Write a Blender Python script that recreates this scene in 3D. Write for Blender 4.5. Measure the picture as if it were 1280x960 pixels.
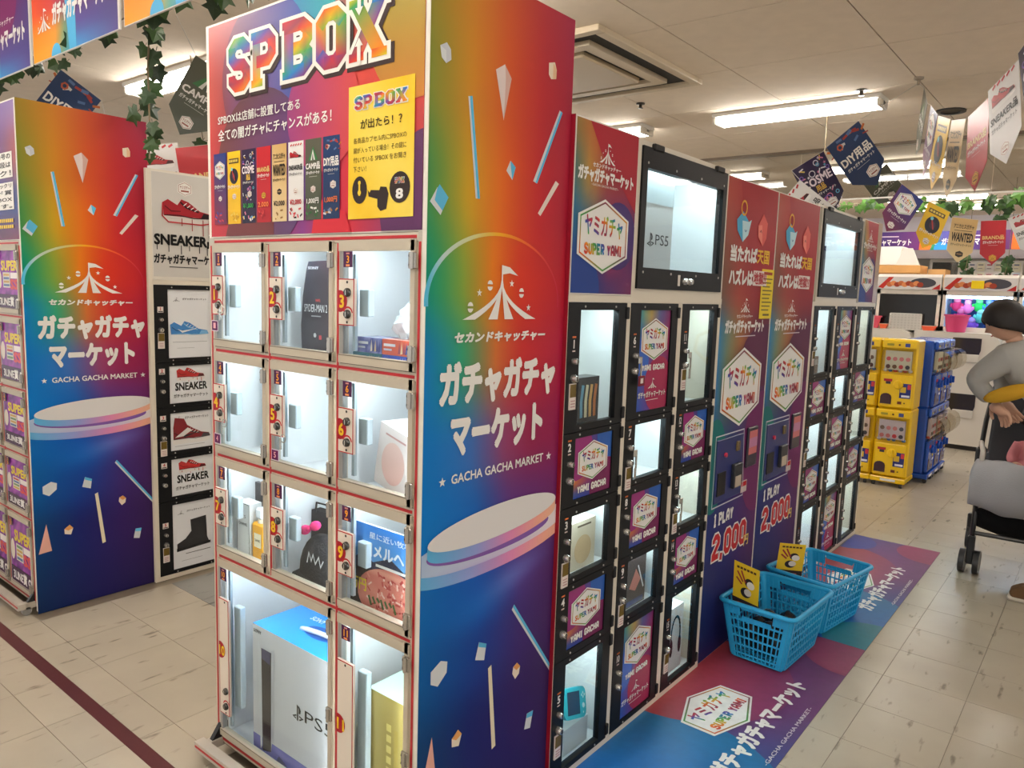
import bpy, math, random
from mathutils import Vector, Matrix
from mathutils.geometry import tessellate_polygon
random.seed(7)
SC = bpy.context.scene
COL = SC.collection
for o in list(bpy.data.objects):
    bpy.data.objects.remove(o)

# ---------------------------------------------------------------- camera
F_PX, PITCH, ROLL, YAW = 944.25, -0.1229, 0.0329, 0.6762
CAM = Vector((1.1797, -1.1620, 1.45))
fw = Vector((-math.sin(YAW) * math.cos(PITCH), math.cos(YAW) * math.cos(PITCH), math.sin(PITCH)))
rt = Vector((math.cos(YAW), math.sin(YAW), 0))
up = rt.cross(fw)
r2 = math.cos(ROLL) * rt + math.sin(ROLL) * up
u2 = -math.sin(ROLL) * rt + math.cos(ROLL) * up
cd = bpy.data.cameras.new('camera')
cd.sensor_width = 36.0
cd.lens = F_PX / 1280.0 * 36.0
cd.clip_start = 0.05
cam = bpy.data.objects.new('camera', cd)
COL.objects.link(cam)
M = Matrix((r2, u2, -fw)).transposed().to_4x4()
M.translation = CAM
cam.matrix_world = M
SC.camera = cam

# ---------------------------------------------------------------- world, exposure
w = bpy.data.worlds.new('world')
SC.world = w
w.use_nodes = True
w.node_tree.nodes['Background'].inputs[0].default_value = (1.0, 0.97, 0.93, 1)
w.node_tree.nodes['Background'].inputs[1].default_value = 0.66
SC.view_settings.view_transform = 'Standard'
SC.view_settings.look = 'None'
SC.view_settings.gamma = 1
SC.view_settings.use_curve_mapping = False
SC.view_settings.exposure = 0.5
TUBE_POWER = 23.0       # ceiling tubes
CELL_POWER = 38.0        # LED strips inside the prize cells
SC.cycles.max_bounces = 8
SC.cycles.transparent_max_bounces = 16
SC.cycles.use_denoising = True
SC.cycles.sample_clamp_indirect = 6

# ---------------------------------------------------------------- colour and materials
def lin(c):
    return tuple((x / 255 / 12.92) if x / 255 <= 0.04045 else ((x / 255 + 0.055) / 1.055) ** 2.4 for x in c[:3])

def mixc(a, b, t):
    t = max(0.0, min(1.0, t))
    return tuple(a[i] + (b[i] - a[i]) * t for i in range(3))

def stops(t, *st):
    """st: (pos, colour) pairs"""
    if t <= st[0][0]:
        return st[0][1]
    for (p, c), (q, d) in zip(st, st[1:]):
        if t <= q:
            return mixc(c, d, (t - p) / (q - p))
    return st[-1][1]

MATS = {}
def mat(name, col=None, rough=0.5, metal=0.0, attr=False, noise=0.0, nscale=20, emit=0, ecol=None, spec=0.5, coat=0.0, bump=0.0, trans=0.0):
    if name in MATS:
        return MATS[name]
    m = bpy.data.materials.new(name)
    m.use_nodes = True
    nt = m.node_tree
    b = nt.nodes['Principled BSDF']
    b.inputs['Roughness'].default_value = rough
    b.inputs['Metallic'].default_value = metal
    b.inputs['Specular IOR Level'].default_value = spec
    b.inputs['Coat Weight'].default_value = coat
    b.inputs['Transmission Weight'].default_value = trans
    src = None
    if attr:
        a = nt.nodes.new('ShaderNodeAttribute')
        a.attribute_name = 'Col'
        src = a.outputs['Color']
    elif col is not None:
        b.inputs['Base Color'].default_value = (*lin(col), 1)
    if noise or bump:
        tc = nt.nodes.new('ShaderNodeTexCoord')
        n = nt.nodes.new('ShaderNodeTexNoise')
        n.inputs['Scale'].default_value = nscale
        n.inputs['Detail'].default_value = 4
        nt.links.new(tc.outputs['Object'], n.inputs['Vector'])
        if noise:
            mx = nt.nodes.new('ShaderNodeMix')
            mx.data_type = 'RGBA'
            mx.blend_type = 'MULTIPLY'
            mx.inputs['Factor'].default_value = 1
            r = nt.nodes.new('ShaderNodeMapRange')
            r.inputs['From Min'].default_value = 0.3
            r.inputs['From Max'].default_value = 0.7
            r.inputs['To Min'].default_value = 1 - noise
            r.inputs['To Max'].default_value = 1
            nt.links.new(n.outputs['Fac'], r.inputs['Value'])
            if src is None:
                mx.inputs['A'].default_value = (*lin(col), 1)
            else:
                nt.links.new(src, mx.inputs['A'])
            nt.links.new(r.outputs['Result'], mx.inputs['B'])
            src = mx.outputs['Result']
        if bump:
            bp = nt.nodes.new('ShaderNodeBump')
            bp.inputs['Strength'].default_value = bump
            bp.inputs['Distance'].default_value = 0.01
            nt.links.new(n.outputs['Fac'], bp.inputs['Height'])
            nt.links.new(bp.outputs['Normal'], b.inputs['Normal'])
    if src is not None:
        nt.links.new(src, b.inputs['Base Color'])
    if emit:
        b.inputs['Emission Strength'].default_value = emit
        if ecol is not None:
            b.inputs['Emission Color'].default_value = (*lin(ecol), 1)
        elif src is not None:
            nt.links.new(src, b.inputs['Emission Color'])
    MATS[name] = m
    return m

def glass(name, tint=(245, 250, 251), refl=0.07, rough=0.02):
    if name in MATS:
        return MATS[name]
    m = bpy.data.materials.new(name)
    m.use_nodes = True
    nt = m.node_tree
    nt.nodes.clear()
    o = nt.nodes.new('ShaderNodeOutputMaterial')
    t = nt.nodes.new('ShaderNodeBsdfTransparent')
    t.inputs[0].default_value = (*lin(tint), 1)
    g = nt.nodes.new('ShaderNodeBsdfGlossy')
    g.inputs['Roughness'].default_value = rough
    lw = nt.nodes.new('ShaderNodeLayerWeight')
    lw.inputs['Blend'].default_value = 0.5
    pw = nt.nodes.new('ShaderNodeMath')
    pw.operation = 'POWER'
    pw.inputs[1].default_value = 4.0
    nt.links.new(lw.outputs['Facing'], pw.inputs[0])
    ad = nt.nodes.new('ShaderNodeMath')
    ad.operation = 'MULTIPLY_ADD'
    ad.inputs[1].default_value = 0.6
    ad.inputs[2].default_value = refl * 0.5
    nt.links.new(pw.outputs[0], ad.inputs[0])
    mx = nt.nodes.new('ShaderNodeMixShader')
    nt.links.new(ad.outputs[0], mx.inputs[0])
    nt.links.new(t.outputs[0], mx.inputs[1])
    nt.links.new(g.outputs[0], mx.inputs[2])
    nt.links.new(mx.outputs[0], o.inputs[0])
    MATS[name] = m
    return m

PRINT = mat('print_satin', attr=True, rough=0.45, spec=0.2)
PRINTG = mat('print_gloss', attr=True, rough=0.25, spec=0.3)
PAINT = mat('painted_plastic', attr=True, rough=0.3)
CLOTH = mat('cloth', attr=True, rough=0.9, spec=0.15, bump=0.25, nscale=180)
ALU = mat('anodised_aluminium', (214, 203, 186), rough=0.42, metal=0.35, noise=0.06, nscale=40)
CREAM = mat('cream_steel', (226, 217, 200), rough=0.4)
WHITE = mat('white_board', (240, 242, 244), rough=0.5)
BLACK = mat('black_steel', (22, 23, 26), rough=0.38)
DARK = mat('dark_rubber', (30, 30, 32), rough=0.7)
CHROME = mat('chrome', (225, 225, 228), rough=0.18, metal=1.0)
STEEL = mat('dull_steel', (150, 148, 145), rough=0.35, metal=0.9)
GLASS = glass('clear_acrylic')
LED = mat('led_strip', (255, 255, 255), emit=CELL_POWER, ecol=(240, 249, 255))
TUBE = mat('fluorescent_tube', (255, 255, 255), emit=TUBE_POWER, ecol=(255, 249, 240))

# ---------------------------------------------------------------- mesh builder
class MB:
    def __init__(s):
        s.v, s.f, s.c = [], [], []      # verts, faces, per-face colour (tuple or list per corner)
    def add(s, vs, fs, col=(200, 200, 200)):
        n = len(s.v)
        s.v += [tuple(p) for p in vs]
        for f in fs:
            s.f.append([n + i for i in f])
            s.c.append(col)
        return s
    def box(s, x0, x1, y0, y1, z0, z1, col=(200, 200, 200), ch=0.0):
        if x0 > x1: x0, x1 = x1, x0
        if y0 > y1: y0, y1 = y1, y0
        if z0 > z1: z0, z1 = z1, z0
        if not ch:
            vs = [(x, y, z) for x in (x0, x1) for y in (y0, y1) for z in (z0, z1)]
            fs = [(0, 1, 3, 2), (4, 6, 7, 5), (0, 4, 5, 1), (2, 3, 7, 6), (0, 2, 6, 4), (1, 5, 7, 3)]
            return s.add(vs, fs, col)
        ch = min(ch, (x1 - x0) / 2.01, (y1 - y0) / 2.01, (z1 - z0) / 2.01)
        vs, idx = [], {}
        lo, hi = (x0, y0, z0), (x1, y1, z1)
        for a in range(3):
            for sx in (0, 1):
                for sy in (0, 1):
                    for sz in (0, 1):
                        sg = (sx, sy, sz)
                        p = []
                        for k in range(3):
                            e = hi[k] if sg[k] else lo[k]
                            if k != a:
                                e += -ch if sg[k] else ch
                            p.append(e)
                        idx[(a, sg)] = len(vs)
                        vs.append(tuple(p))
        fs = []
        for a in range(3):
            b, c = (a + 1) % 3, (a + 2) % 3
            for sa in (0, 1):
                q = []
                for sb, sc in ((0, 0), (1, 0), (1, 1), (0, 1)):
                    g = [0, 0, 0]; g[a] = sa; g[b] = sb; g[c] = sc
                    q.append(idx[(a, tuple(g))])
                fs.append(q if sa else q[::-1])
        for a in range(3):
            b, c = (a + 1) % 3, (a + 2) % 3
            for sb in (0, 1):
                for sc in (0, 1):
                    def G(sa):
                        g = [0, 0, 0]; g[a] = sa; g[b] = sb; g[c] = sc
                        return tuple(g)
                    q = [idx[(b, G(0))], idx[(b, G(1))], idx[(c, G(1))], idx[(c, G(0))]]
                    fs.append(q if sb != sc else q[::-1])
        for sx in (0, 1):
            for sy in (0, 1):
                for sz in (0, 1):
                    g = (sx, sy, sz)
                    t = [idx[(0, g)], idx[(1, g)], idx[(2, g)]]
                    fs.append(t if (sx + sy + sz) % 2 else t[::-1])
        return s.add(vs, fs, col)
    def frame(s, U, V, W):
        """rectangular ring in any plane handled by picture_frame below"""
    def cyl(s, p0, p1, r, n=12, col=(200, 200, 200), r1=None, caps=True):
        p0, p1 = Vector(p0), Vector(p1)
        r1 = r if r1 is None else r1
        d = (p1 - p0).normalized()
        a = d.orthogonal().normalized()
        b = d.cross(a)
        vs = []
        for p, rr in ((p0, r), (p1, r1)):
            for i in range(n):
                t = 2 * math.pi * i / n
                vs.append(p + a * math.cos(t) * rr + b * math.sin(t) * rr)
        fs = [(i, (i + 1) % n, n + (i + 1) % n, n + i) for i in range(n)]
        if caps:
            fs += [tuple(range(n))[::-1], tuple(range(n, 2 * n))]
        return s.add(vs, fs, col)
    def tube(s, pts, r, n=8, col=(200, 200, 200), closed=False):
        pts = [Vector(p) for p in pts]
        m = len(pts)
        vs, fs = [], []
        prev = None
        for i, p in enumerate(pts):
            if closed:
                d = (pts[(i + 1) % m] - pts[i - 1]).normalized()
            else:
                d = (pts[min(i + 1, m - 1)] - pts[max(i - 1, 0)]).normalized()
            a = d.orthogonal().normalized() if prev is None else (prev - d * prev.dot(d)).normalized()
            prev = a
            b = d.cross(a)
            rr = r[i] if isinstance(r, (list, tuple)) else r
            for k in range(n):
                t = 2 * math.pi * k / n
                vs.append(p + a * math.cos(t) * rr + b * math.sin(t) * rr)
        for i in range(m if closed else m - 1):
            j = (i + 1) % m
            for k in range(n):
                fs.append((i * n + k, i * n + (k + 1) % n, j * n + (k + 1) % n, j * n + k))
        if not closed:
            fs += [tuple(range(n))[::-1], tuple(range((m - 1) * n, m * n))]
        return s.add(vs, fs, col)
    def lathe(s, prof, c=(0, 0, 0), axis='z', n=20, col=(200, 200, 200), arc=(0, 2 * math.pi)):
        """prof: (radius, height) list; axis z, x or y"""
        full = abs(arc[1] - arc[0] - 2 * math.pi) < 1e-6
        k = n if full else n + 1
        vs, fs = [], []
        for r, h in prof:
            for i in range(k):
                t = arc[0] + (arc[1] - arc[0]) * i / n
                x, y = r * math.cos(t), r * math.sin(t)
                p = {'z': (x, y, h), 'x': (h, x, y), 'y': (y, h, x)}[axis]
                vs.append((c[0] + p[0], c[1] + p[1], c[2] + p[2]))
        for j in range(len(prof) - 1):
            for i in range(n):
                a, b = j * k + i, j * k + (i + 1) % k
                fs.append((a, b, b + k, a + k))
        return s.add(vs, fs, col)
    def ell(s, c, r, n=12, m=8, col=(200, 200, 200)):
        vs, fs = [], []
        for j in range(m + 1):
            p = math.pi * j / m
            for i in range(n):
                t = 2 * math.pi * i / n
                vs.append((c[0] + r[0] * math.sin(p) * math.cos(t), c[1] + r[1] * math.sin(p) * math.sin(t), c[2] - r[2] * math.cos(p)))
        for j in range(m):
            for i in range(n):
                a, b = j * n + i, j * n + (i + 1) % n
                fs.append((a, b, b + n, a + n))
        return s.add(vs, fs, col)
    def extrude(s, poly, O, U, V, N, t, col=(200, 200, 200)):
        """closed polygon (u,v) extruded by t along N"""
        O, U, V, N = Vector(O), Vector(U), Vector(V), Vector(N)
        n = len(poly)
        base = [O + U * a + V * b for a, b in poly]
        vs = base + [p + N * t for p in base]
        tri = tessellate_polygon([[Vector((a, b, 0)) for a, b in poly]])
        ar = sum(poly[i - 1][0] * poly[i][1] - poly[i][0] * poly[i - 1][1] for i in range(n))
        fs = []
        for q in tri:
            pa, pb, pc = (poly[i] for i in q)
            cr = (pb[0] - pa[0]) * (pc[1] - pa[1]) - (pb[1] - pa[1]) * (pc[0] - pa[0])
            q = q if cr > 0 else q[::-1]
            fs.append(tuple(i + n for i in q))
            fs.append(tuple(q)[::-1])
        for i in range(n):
            j = (i + 1) % n
            fs.append((i, j, j + n, i + n) if ar > 0 else (j, i, i + n, j + n))
        return s.add(vs, fs, col)
    def mesh(s, name):
        me = bpy.data.meshes.new(name)
        me.from_pydata(s.v, [], s.f)
        ca = me.color_attributes.new('Col', 'FLOAT_COLOR', 'CORNER')
        buf = []
        cache = {}
        for f, c in zip(s.f, s.c):
            if isinstance(c, list):
                for q in c:
                    buf += [*lin(q), 1.0]
            else:
                l = cache.get(c)
                if l is None:
                    l = cache[c] = [*lin(c), 1.0]
                buf += l * len(f)
        ca.data.foreach_set('color', buf)
        return me

def obj(name, mb, m, parent=None, smooth=False, bevel=0):
    me = mb.mesh(name) if isinstance(mb, MB) else mb
    if not me.materials:
        me.materials.append(m)
    o = bpy.data.objects.new(name, me)
    COL.objects.link(o)
    if parent is not None:
        o.parent = parent
        if parent.type == 'EMPTY' and parent.name not in LOCAL:
            o.matrix_parent_inverse = Matrix.Translation(-parent.location)
    if smooth:
        me.polygons.foreach_set('use_smooth', [True] * len(me.polygons))
        if smooth != 'all':
            try:
                me.set_sharp_from_angle(angle=math.radians(40))
            except Exception:
                pass
    if bevel:
        b = o.modifiers.new('bevel', 'BEVEL')
        b.width = bevel
        b.segments = 2
    return o

LOCAL = set()
def tag(o, label, cat, group=None):
    o['label'] = label
    o['category'] = cat
    if group:
        o['group'] = group
    return o

def thing(name, label, cat, loc=(0, 0, 0), rz=0, group=None, local=False):
    o = bpy.data.objects.new(name, None)
    COL.objects.link(o)
    o.empty_display_size = 0.05
    o.location = loc
    o.rotation_euler = (0, 0, rz)
    if local:
        LOCAL.add(o.name)
    return tag(o, label, cat, group)

def copy_thing(root, loc, rz, label, group=None):
    r = root.copy(); COL.objects.link(r)
    r.location = loc; r.rotation_euler = (0, 0, rz); r['label'] = label
    if group: r['group'] = group
    for ch in list(root.children):
        c = ch.copy(); COL.objects.link(c); c.parent = r
        for g in list(ch.children):
            d = g.copy(); COL.objects.link(d); d.parent = c
    return r

def struct(o):
    o['kind'] = 'structure'
    return o

# ---------------------------------------------------------------- flat print
_gl = {}
def glyphs(text):
    k = text
    if k in _gl:
        return _gl[k]
    cu = bpy.data.curves.new('lettering', 'FONT')
    cu.body = text
    cu.resolution_u = 2
    ob = bpy.data.objects.new('lettering', cu)
    me = ob.to_mesh()
    vs = [(v.co.x, v.co.y) for v in me.vertices]
    fs = [tuple(p.vertices) for p in me.polygons]
    ob.to_mesh_clear()
    bpy.data.objects.remove(ob)
    bpy.data.curves.remove(cu)
    if not vs:
        vs = [(0, 0), (1, 0), (1, 1)]; fs = []
    x0, x1 = min(v[0] for v in vs), max(v[0] for v in vs)
    y0, y1 = min(v[1] for v in vs), max(v[1] for v in vs)
    _gl[k] = ([((a - x0) / max(x1 - x0, 1e-6), (b - y0) / max(y1 - y0, 1e-6)) for a, b in vs], fs, (x1 - x0) / max(y1 - y0, 1e-6), max(x1 - x0, 1e-6), max(y1 - y0, 1e-6))
    return _gl[k]

OCT = [(1.4, .65), (2.6, .65), (3.35, 1.4), (3.35, 4.6), (2.6, 5.35), (1.4, 5.35), (.65, 4.6), (.65, 1.4), (1.4, .65)]
BLK = {
 'A': (4, [[(.65, .3), (.65, 4.2), (1.5, 5.35), (2.5, 5.35), (3.35, 4.2), (3.35, .3)], [(.65, 2.3), (3.35, 2.3)]]),
 'B': (4, [[(.65, .65), (.65, 5.35), (2.6, 5.35), (3.35, 4.7), (3.35, 3.7), (2.7, 3.0), (.65, 3.0)], [(2.7, 3.0), (3.35, 2.3), (3.35, 1.3), (2.6, .65), (.3, .65)], [(-.3, 5.6), (.6, 5.6)], [(-.3, .4), (.6, .4)]]),
 'C': (4, [[(3.35, 3.9), (3.35, 4.6), (2.6, 5.35), (1.4, 5.35), (.65, 4.6), (.65, 1.4), (1.4, .65), (2.6, .65), (3.35, 1.4), (3.35, 2.1)]]),
 'E': (4, [[(3.6, 5.35), (.65, 5.35), (.65, .65), (3.6, .65)], [(.65, 3), (2.8, 3)]]),
 'G': (4, [[(3.35, 4.1), (3.35, 4.6), (2.6, 5.35), (1.4, 5.35), (.65, 4.6), (.65, 1.4), (1.4, .65), (2.6, .65), (3.35, 1.4), (3.35, 2.6), (2.2, 2.6)]]),
 'H': (4, [[(.65, .3), (.65, 5.7)], [(3.35, .3), (3.35, 5.7)], [(.65, 3), (3.35, 3)]]),
 'I': (2.4, [[(1.2, .5), (1.2, 5.5)], [(.2, .5), (2.2, .5)], [(.2, 5.5), (2.2, 5.5)]]),
 'K': (4, [[(.65, .3), (.65, 5.7)], [(.65, 2.6), (3.35, 5.5)], [(1.4, 3.3), (3.35, .5)]]),
 'L': (4, [[(.65, 5.6), (.65, .65), (3.6, .65)]]),
 'M': (5, [[(.65, .3), (.65, 5.35), (2.5, 2.4), (4.35, 5.35), (4.35, .3)]]),
 'N': (4.2, [[(.65, .3), (.65, 5.35), (3.55, .65), (3.55, 5.7)]]),
 'O': (4, [OCT]), '0': (4, [OCT]),
 'P': (4, [[(.65, .65), (.65, 5.35), (2.6, 5.35), (3.35, 4.6), (3.35, 3.4), (2.6, 2.7), (.65, 2.7)], [(-.3, .4), (1.7, .4)], [(-.3, 5.6), (.6, 5.6)]]),
 'R': (4, [[(.65, .3), (.65, 5.35), (2.6, 5.35), (3.35, 4.6), (3.35, 3.5), (2.6, 2.8), (.65, 2.8)], [(2.0, 2.8), (3.35, .4)]]),
 'S': (4, [[(3.35, 4.1), (3.35, 4.7), (2.6, 5.35), (1.4, 5.35), (.65, 4.7), (.65, 3.8), (1.3, 3.1), (2.7, 2.9), (3.35, 2.2), (3.35, 1.3), (2.6, .65), (1.4, .65), (.65, 1.3), (.65, 1.9)]]),
 'T': (4, [[(2, .3), (2, 5.35)], [(.2, 5.35), (3.8, 5.35)]]),
 'U': (4, [[(.65, 5.7), (.65, 1.4), (1.4, .65), (2.6, .65), (3.35, 1.4), (3.35, 5.7)]]),
 'X': (4.2, [[(.7, .5), (3.5, 5.5)], [(.7, 5.5), (3.5, .5)], [(-.2, .45), (1.6, .45)], [(2.6, .45), (4.4, .45)], [(-.2, 5.55), (1.6, 5.55)], [(2.6, 5.55), (4.4, 5.55)]]),
 'Y': (4, [[(2, .3), (2, 2.7), (.65, 5.5)], [(2, 2.7), (3.35, 5.5)]]),
 '1': (2.6, [[(.4, 4.6), (1.3, 5.35), (1.3, .65)], [(.2, .65), (2.4, .65)]]),
 '2': (4, [[(.65, 4.0), (.65, 4.6), (1.4, 5.35), (2.6, 5.35), (3.35, 4.6), (3.35, 3.7), (.65, 1.3), (.65, .65), (3.6, .65)]]),
 '8': (4, [[(1.4, 3), (.65, 3.7), (.65, 4.6), (1.4, 5.35), (2.6, 5.35), (3.35, 4.6), (3.35, 3.7), (2.6, 3), (3.35, 2.3), (3.35, 1.4), (2.6, .65), (1.4, .65), (.65, 1.4), (.65, 2.3), (1.4, 3), (2.6, 3)]]),
 ',': (1.6, [[(.8, .9), (.5, -.7)]]),
 ' ': (2.0, []),
}

EPS = 0.0006
class PR(MB):
    """flat print on a plane: origin O, axes U (right), V (up), normal N"""
    def __init__(s, O, U, V, N):
        super().__init__()
        s.O, s.U, s.V, s.N = Vector(O), Vector(U), Vector(V), Vector(N)
        s.k = 0
    def pt(s, u, v, l):
        return s.O + s.U * u + s.V * v + s.N * (EPS * l)
    def tris(s, vs, fs, col, l):
        n = len(s.v)
        s.k += 1                       # overlapping shapes of one layer never lie in one plane
        l = l + (s.k % 13) * 0.065
        s.v += [tuple(s.pt(a, b, l)) for a, b in vs]
        if callable(col):
            cs = [tuple(col(a, b)) for a, b in vs]
            for f in fs:
                f = s.wind(vs, f)
                s.f.append([n + i for i in f]); s.c.append([cs[i] for i in f])
        else:
            for f in fs:
                f = s.wind(vs, f)
                s.f.append([n + i for i in f]); s.c.append(col)
    def wind(s, vs, f):
        a, b, c = vs[f[0]], vs[f[1]], vs[f[2]]
        return f if (b[0] - a[0]) * (c[1] - a[1]) - (b[1] - a[1]) * (c[0] - a[0]) >= 0 else f[::-1]
    def rect(s, x0, y0, x1, y1, col, l=0, nx=1, ny=1):
        vs = [(x0 + (x1 - x0) * i / nx, y0 + (y1 - y0) * j / ny) for j in range(ny + 1) for i in range(nx + 1)]
        fs = [(j * (nx + 1) + i, j * (nx + 1) + i + 1, (j + 1) * (nx + 1) + i + 1, (j + 1) * (nx + 1) + i) for j in range(ny) for i in range(nx)]
        s.tris(vs, fs, col, l)
    def poly(s, pts, col, l=1, clip=None):
        if clip:
            pts = clip_poly(pts, clip)
        if len(pts) < 3:
            return
        fs = tessellate_polygon([[Vector((a, b, 0)) for a, b in pts]])
        s.tris(list(pts), [tuple(f) for f in fs if len(set(f)) == 3], col, l)
    def disc(s, cx, cy, rx, col, l=1, ry=None, n=24, clip=None, a0=0, a1=2 * math.pi):
        ry = rx if ry is None else ry
        full = a1 - a0 > 6.28
        pts = [(cx + rx * math.cos(a0 + (a1 - a0) * i / n), cy + ry * math.sin(a0 + (a1 - a0) * i / n)) for i in range(n if full else n + 1)]
        s.poly(pts, col, l, clip)
    def ring(s, cx, cy, r, w, col, l=1, n=24, a0=0, a1=2 * math.pi, ry=None):
        k = (ry / r) if ry else 1
        s.stroke([(cx + r * math.cos(a0 + (a1 - a0) * i / n), cy + k * r * math.sin(a0 + (a1 - a0) * i / n)) for i in range(n + 1)], w, col, l)
    def stroke(s, pts, w, col, l=1, ext=0.0):
        n = len(pts)
        closed = n > 2 and abs(pts[0][0] - pts[-1][0]) < 1e-9 and abs(pts[0][1] - pts[-1][1]) < 1e-9
        P = [Vector(p) for p in pts]
        L, R = [], []
        for i in range(n):
            if closed and i in (0, n - 1):
                a, b = (P[0] - P[-2]).normalized(), (P[1] - P[0]).normalized()
            else:
                a = (P[i] - P[i - 1]).normalized() if i else None
                b = (P[i + 1] - P[i]).normalized() if i < n - 1 else None
                a = a if a is not None else b
                b = b if b is not None else a
            t = (a + b)
            t = t.normalized() if t.length > 1e-6 else a
            nn = Vector((-t.y, t.x))
            k = min(2.0, 1 / max(0.3, nn.dot(Vector((-a.y, a.x)))))
            p = P[i].copy()
            if not closed and ext:
                if i == 0: p = p - b * ext
                if i == n - 1: p = p + a * ext
            ww = w[i] if isinstance(w, (list, tuple)) else w
            L.append(tuple(p + nn * ww / 2 * k)); R.append(tuple(p - nn * ww / 2 * k))
        vs = L + R
        fs = [(i, i + 1, n + i + 1, n + i) for i in range(n - 1)]
        s.tris(vs, fs, col, l)
    def text(s, t, x0, y0, x1, y1, col, l=2, bold=0.02, keep=False, rot=0, shear=0):
        vs, fs, asp, gw, gh = glyphs(t)
        w, h = x1 - x0, y1 - y0
        if keep:
            ww = min(w, asp * h)
            x0 += (w - ww) / 2; w = ww
        pv = [(x0 + a * w + shear * b * h, y0 + b * h) for a, b in vs]
        if rot:
            cx, cy = x0 + w / 2, y0 + h / 2
            cs, sn = math.cos(rot), math.sin(rot)
            pv = [(cx + (a - cx) * cs - (b - cy) * sn, cy + (a - cx) * sn + (b - cy) * cs) for a, b in pv]
        ru, rv = bold * .8 * w / gw, bold * .8 * h / gh          # heavier strokes: the glyph drawn several times, shifted
        n = 0 if bold < .008 else (4 if bold < .06 else 8)
        s.tris(pv, fs, col, l)
        for i in range(n):
            a = (i + .5) * 2 * math.pi / n
            du, dv = ru * math.cos(a), rv * math.sin(a)
            s.tris([(p + du, q + dv) for p, q in pv], fs, col, l)
    def block(s, t, x0, y0, x1, y1, col, l=2, sw=1.3, grow=0.0, shear=0.0, gap=0.5):
        """varsity block letters fitted in the box; grow (in font units) widens the strokes for an outline"""
        tot = sum(BLK[c][0] + gap for c in t) - gap
        sx, sy = (x1 - x0) / tot, (y1 - y0) / 6
        x = 0
        for c in t:
            wd, strokes = BLK[c]
            for st in strokes:
                w_ = sw * (0.62 if len(st) == 2 and abs(st[0][1] - st[1][1]) < .01 and (st[0][1] < .6 or st[0][1] > 5.4) else 1)
                m = len(st)
                ww = w_ + 2 * grow
                closed = m > 3 and st[0] == st[-1]
                for i in range(m - 1):
                    p, q = Vector(st[i]), Vector(st[i + 1])
                    d = (q - p).normalized()
                    def ex(prev, nxt):
                        a_, b_ = prev.normalized(), nxt.normalized()
                        return min(.5, math.tan(max(0.0, math.acos(max(-1, min(1, a_.dot(b_))))) / 2) / 2) * ww
                    e0 = ex(p - Vector(st[i - 1]), d) if i else (ex(p - Vector(st[-2]), d) if closed else grow)
                    e1 = ex(d, Vector(st[i + 2]) - q) if i < m - 2 else (ex(d, Vector(st[1]) - q) if closed else grow)
                    p2, q2, nn = p - d * e0, q + d * e1, Vector((-d.y, d.x)) * ww / 2
                    vs = [(x0 + (x + a[0]) * sx + shear * a[1] * sy, y0 + a[1] * sy) for a in (p2 - nn, q2 - nn, q2 + nn, p2 + nn)]
                    s.tris(vs, [(0, 1, 2, 3)], col, l)
            x += wd + gap
    def hexa(s, cx, cy, w, h, col, l=1, cut=0.24):
        a, b = w / 2, h / 2
        s.poly([(cx, cy + b), (cx - a, cy + b * (1 - 2 * cut)), (cx - a, cy - b * (1 - 2 * cut)), (cx, cy - b), (cx + a, cy - b * (1 - 2 * cut)), (cx + a, cy + b * (1 - 2 * cut))], col, l)
    def hexline(s, cx, cy, w, h, lw, col, l=1, cut=0.24):
        a, b = w / 2, h / 2
        p = [(cx, cy + b), (cx - a, cy + b * (1 - 2 * cut)), (cx - a, cy - b * (1 - 2 * cut)), (cx, cy - b), (cx + a, cy - b * (1 - 2 * cut)), (cx + a, cy + b * (1 - 2 * cut))]
        s.stroke(p + [p[0]], lw, col, l)

def clip_poly(pts, box):
    x0, y0, x1, y1 = box
    for ax, val, sg in ((0, x0, 1), (0, x1, -1), (1, y0, 1), (1, y1, -1)):
        out = []
        for i in range(len(pts)):
            a, b = pts[i - 1], pts[i]
            ia, ib = (a[ax] - val) * sg >= 0, (b[ax] - val) * sg >= 0
            if ia != ib:
                t = (val - a[ax]) / (b[ax] - a[ax])
                out.append((a[0] + (b[0] - a[0]) * t, a[1] + (b[1] - a[1]) * t))
            if ib:
                out.append(b)
        pts = out
        if not pts:
            return []
    return pts

def gridcol(rows, x0, y0, x1, y1):
    """rows: list of (v from top 0..1, [(u, colour) ...])"""
    def f(x, y):
        u, v = (x - x0) / (x1 - x0), (y1 - y) / (y1 - y0)
        if v <= rows[0][0]:
            return stops(u, *rows[0][1])
        for (a, ra), (b, rb) in zip(rows, rows[1:]):
            if v <= b:
                t = (v - a) / (b - a)
                t = t * t * (3 - 2 * t)
                return mixc(stops(u, *ra), stops(u, *rb), t)
        return stops(u, *rows[-1][1])
    return f
# ---------------------------------------------------------------- artwork used on several things
WH = (238, 236, 232)
GACHA = 'ガチャガチャマーケット'
def star(P, cx, cy, r, col, l):
    P.poly([(cx + (r if i % 2 == 0 else r * .42) * math.sin(i * math.pi / 5), cy + (r if i % 2 == 0 else r * .42) * math.cos(i * math.pi / 5)) for i in range(10)], col, l)

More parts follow.
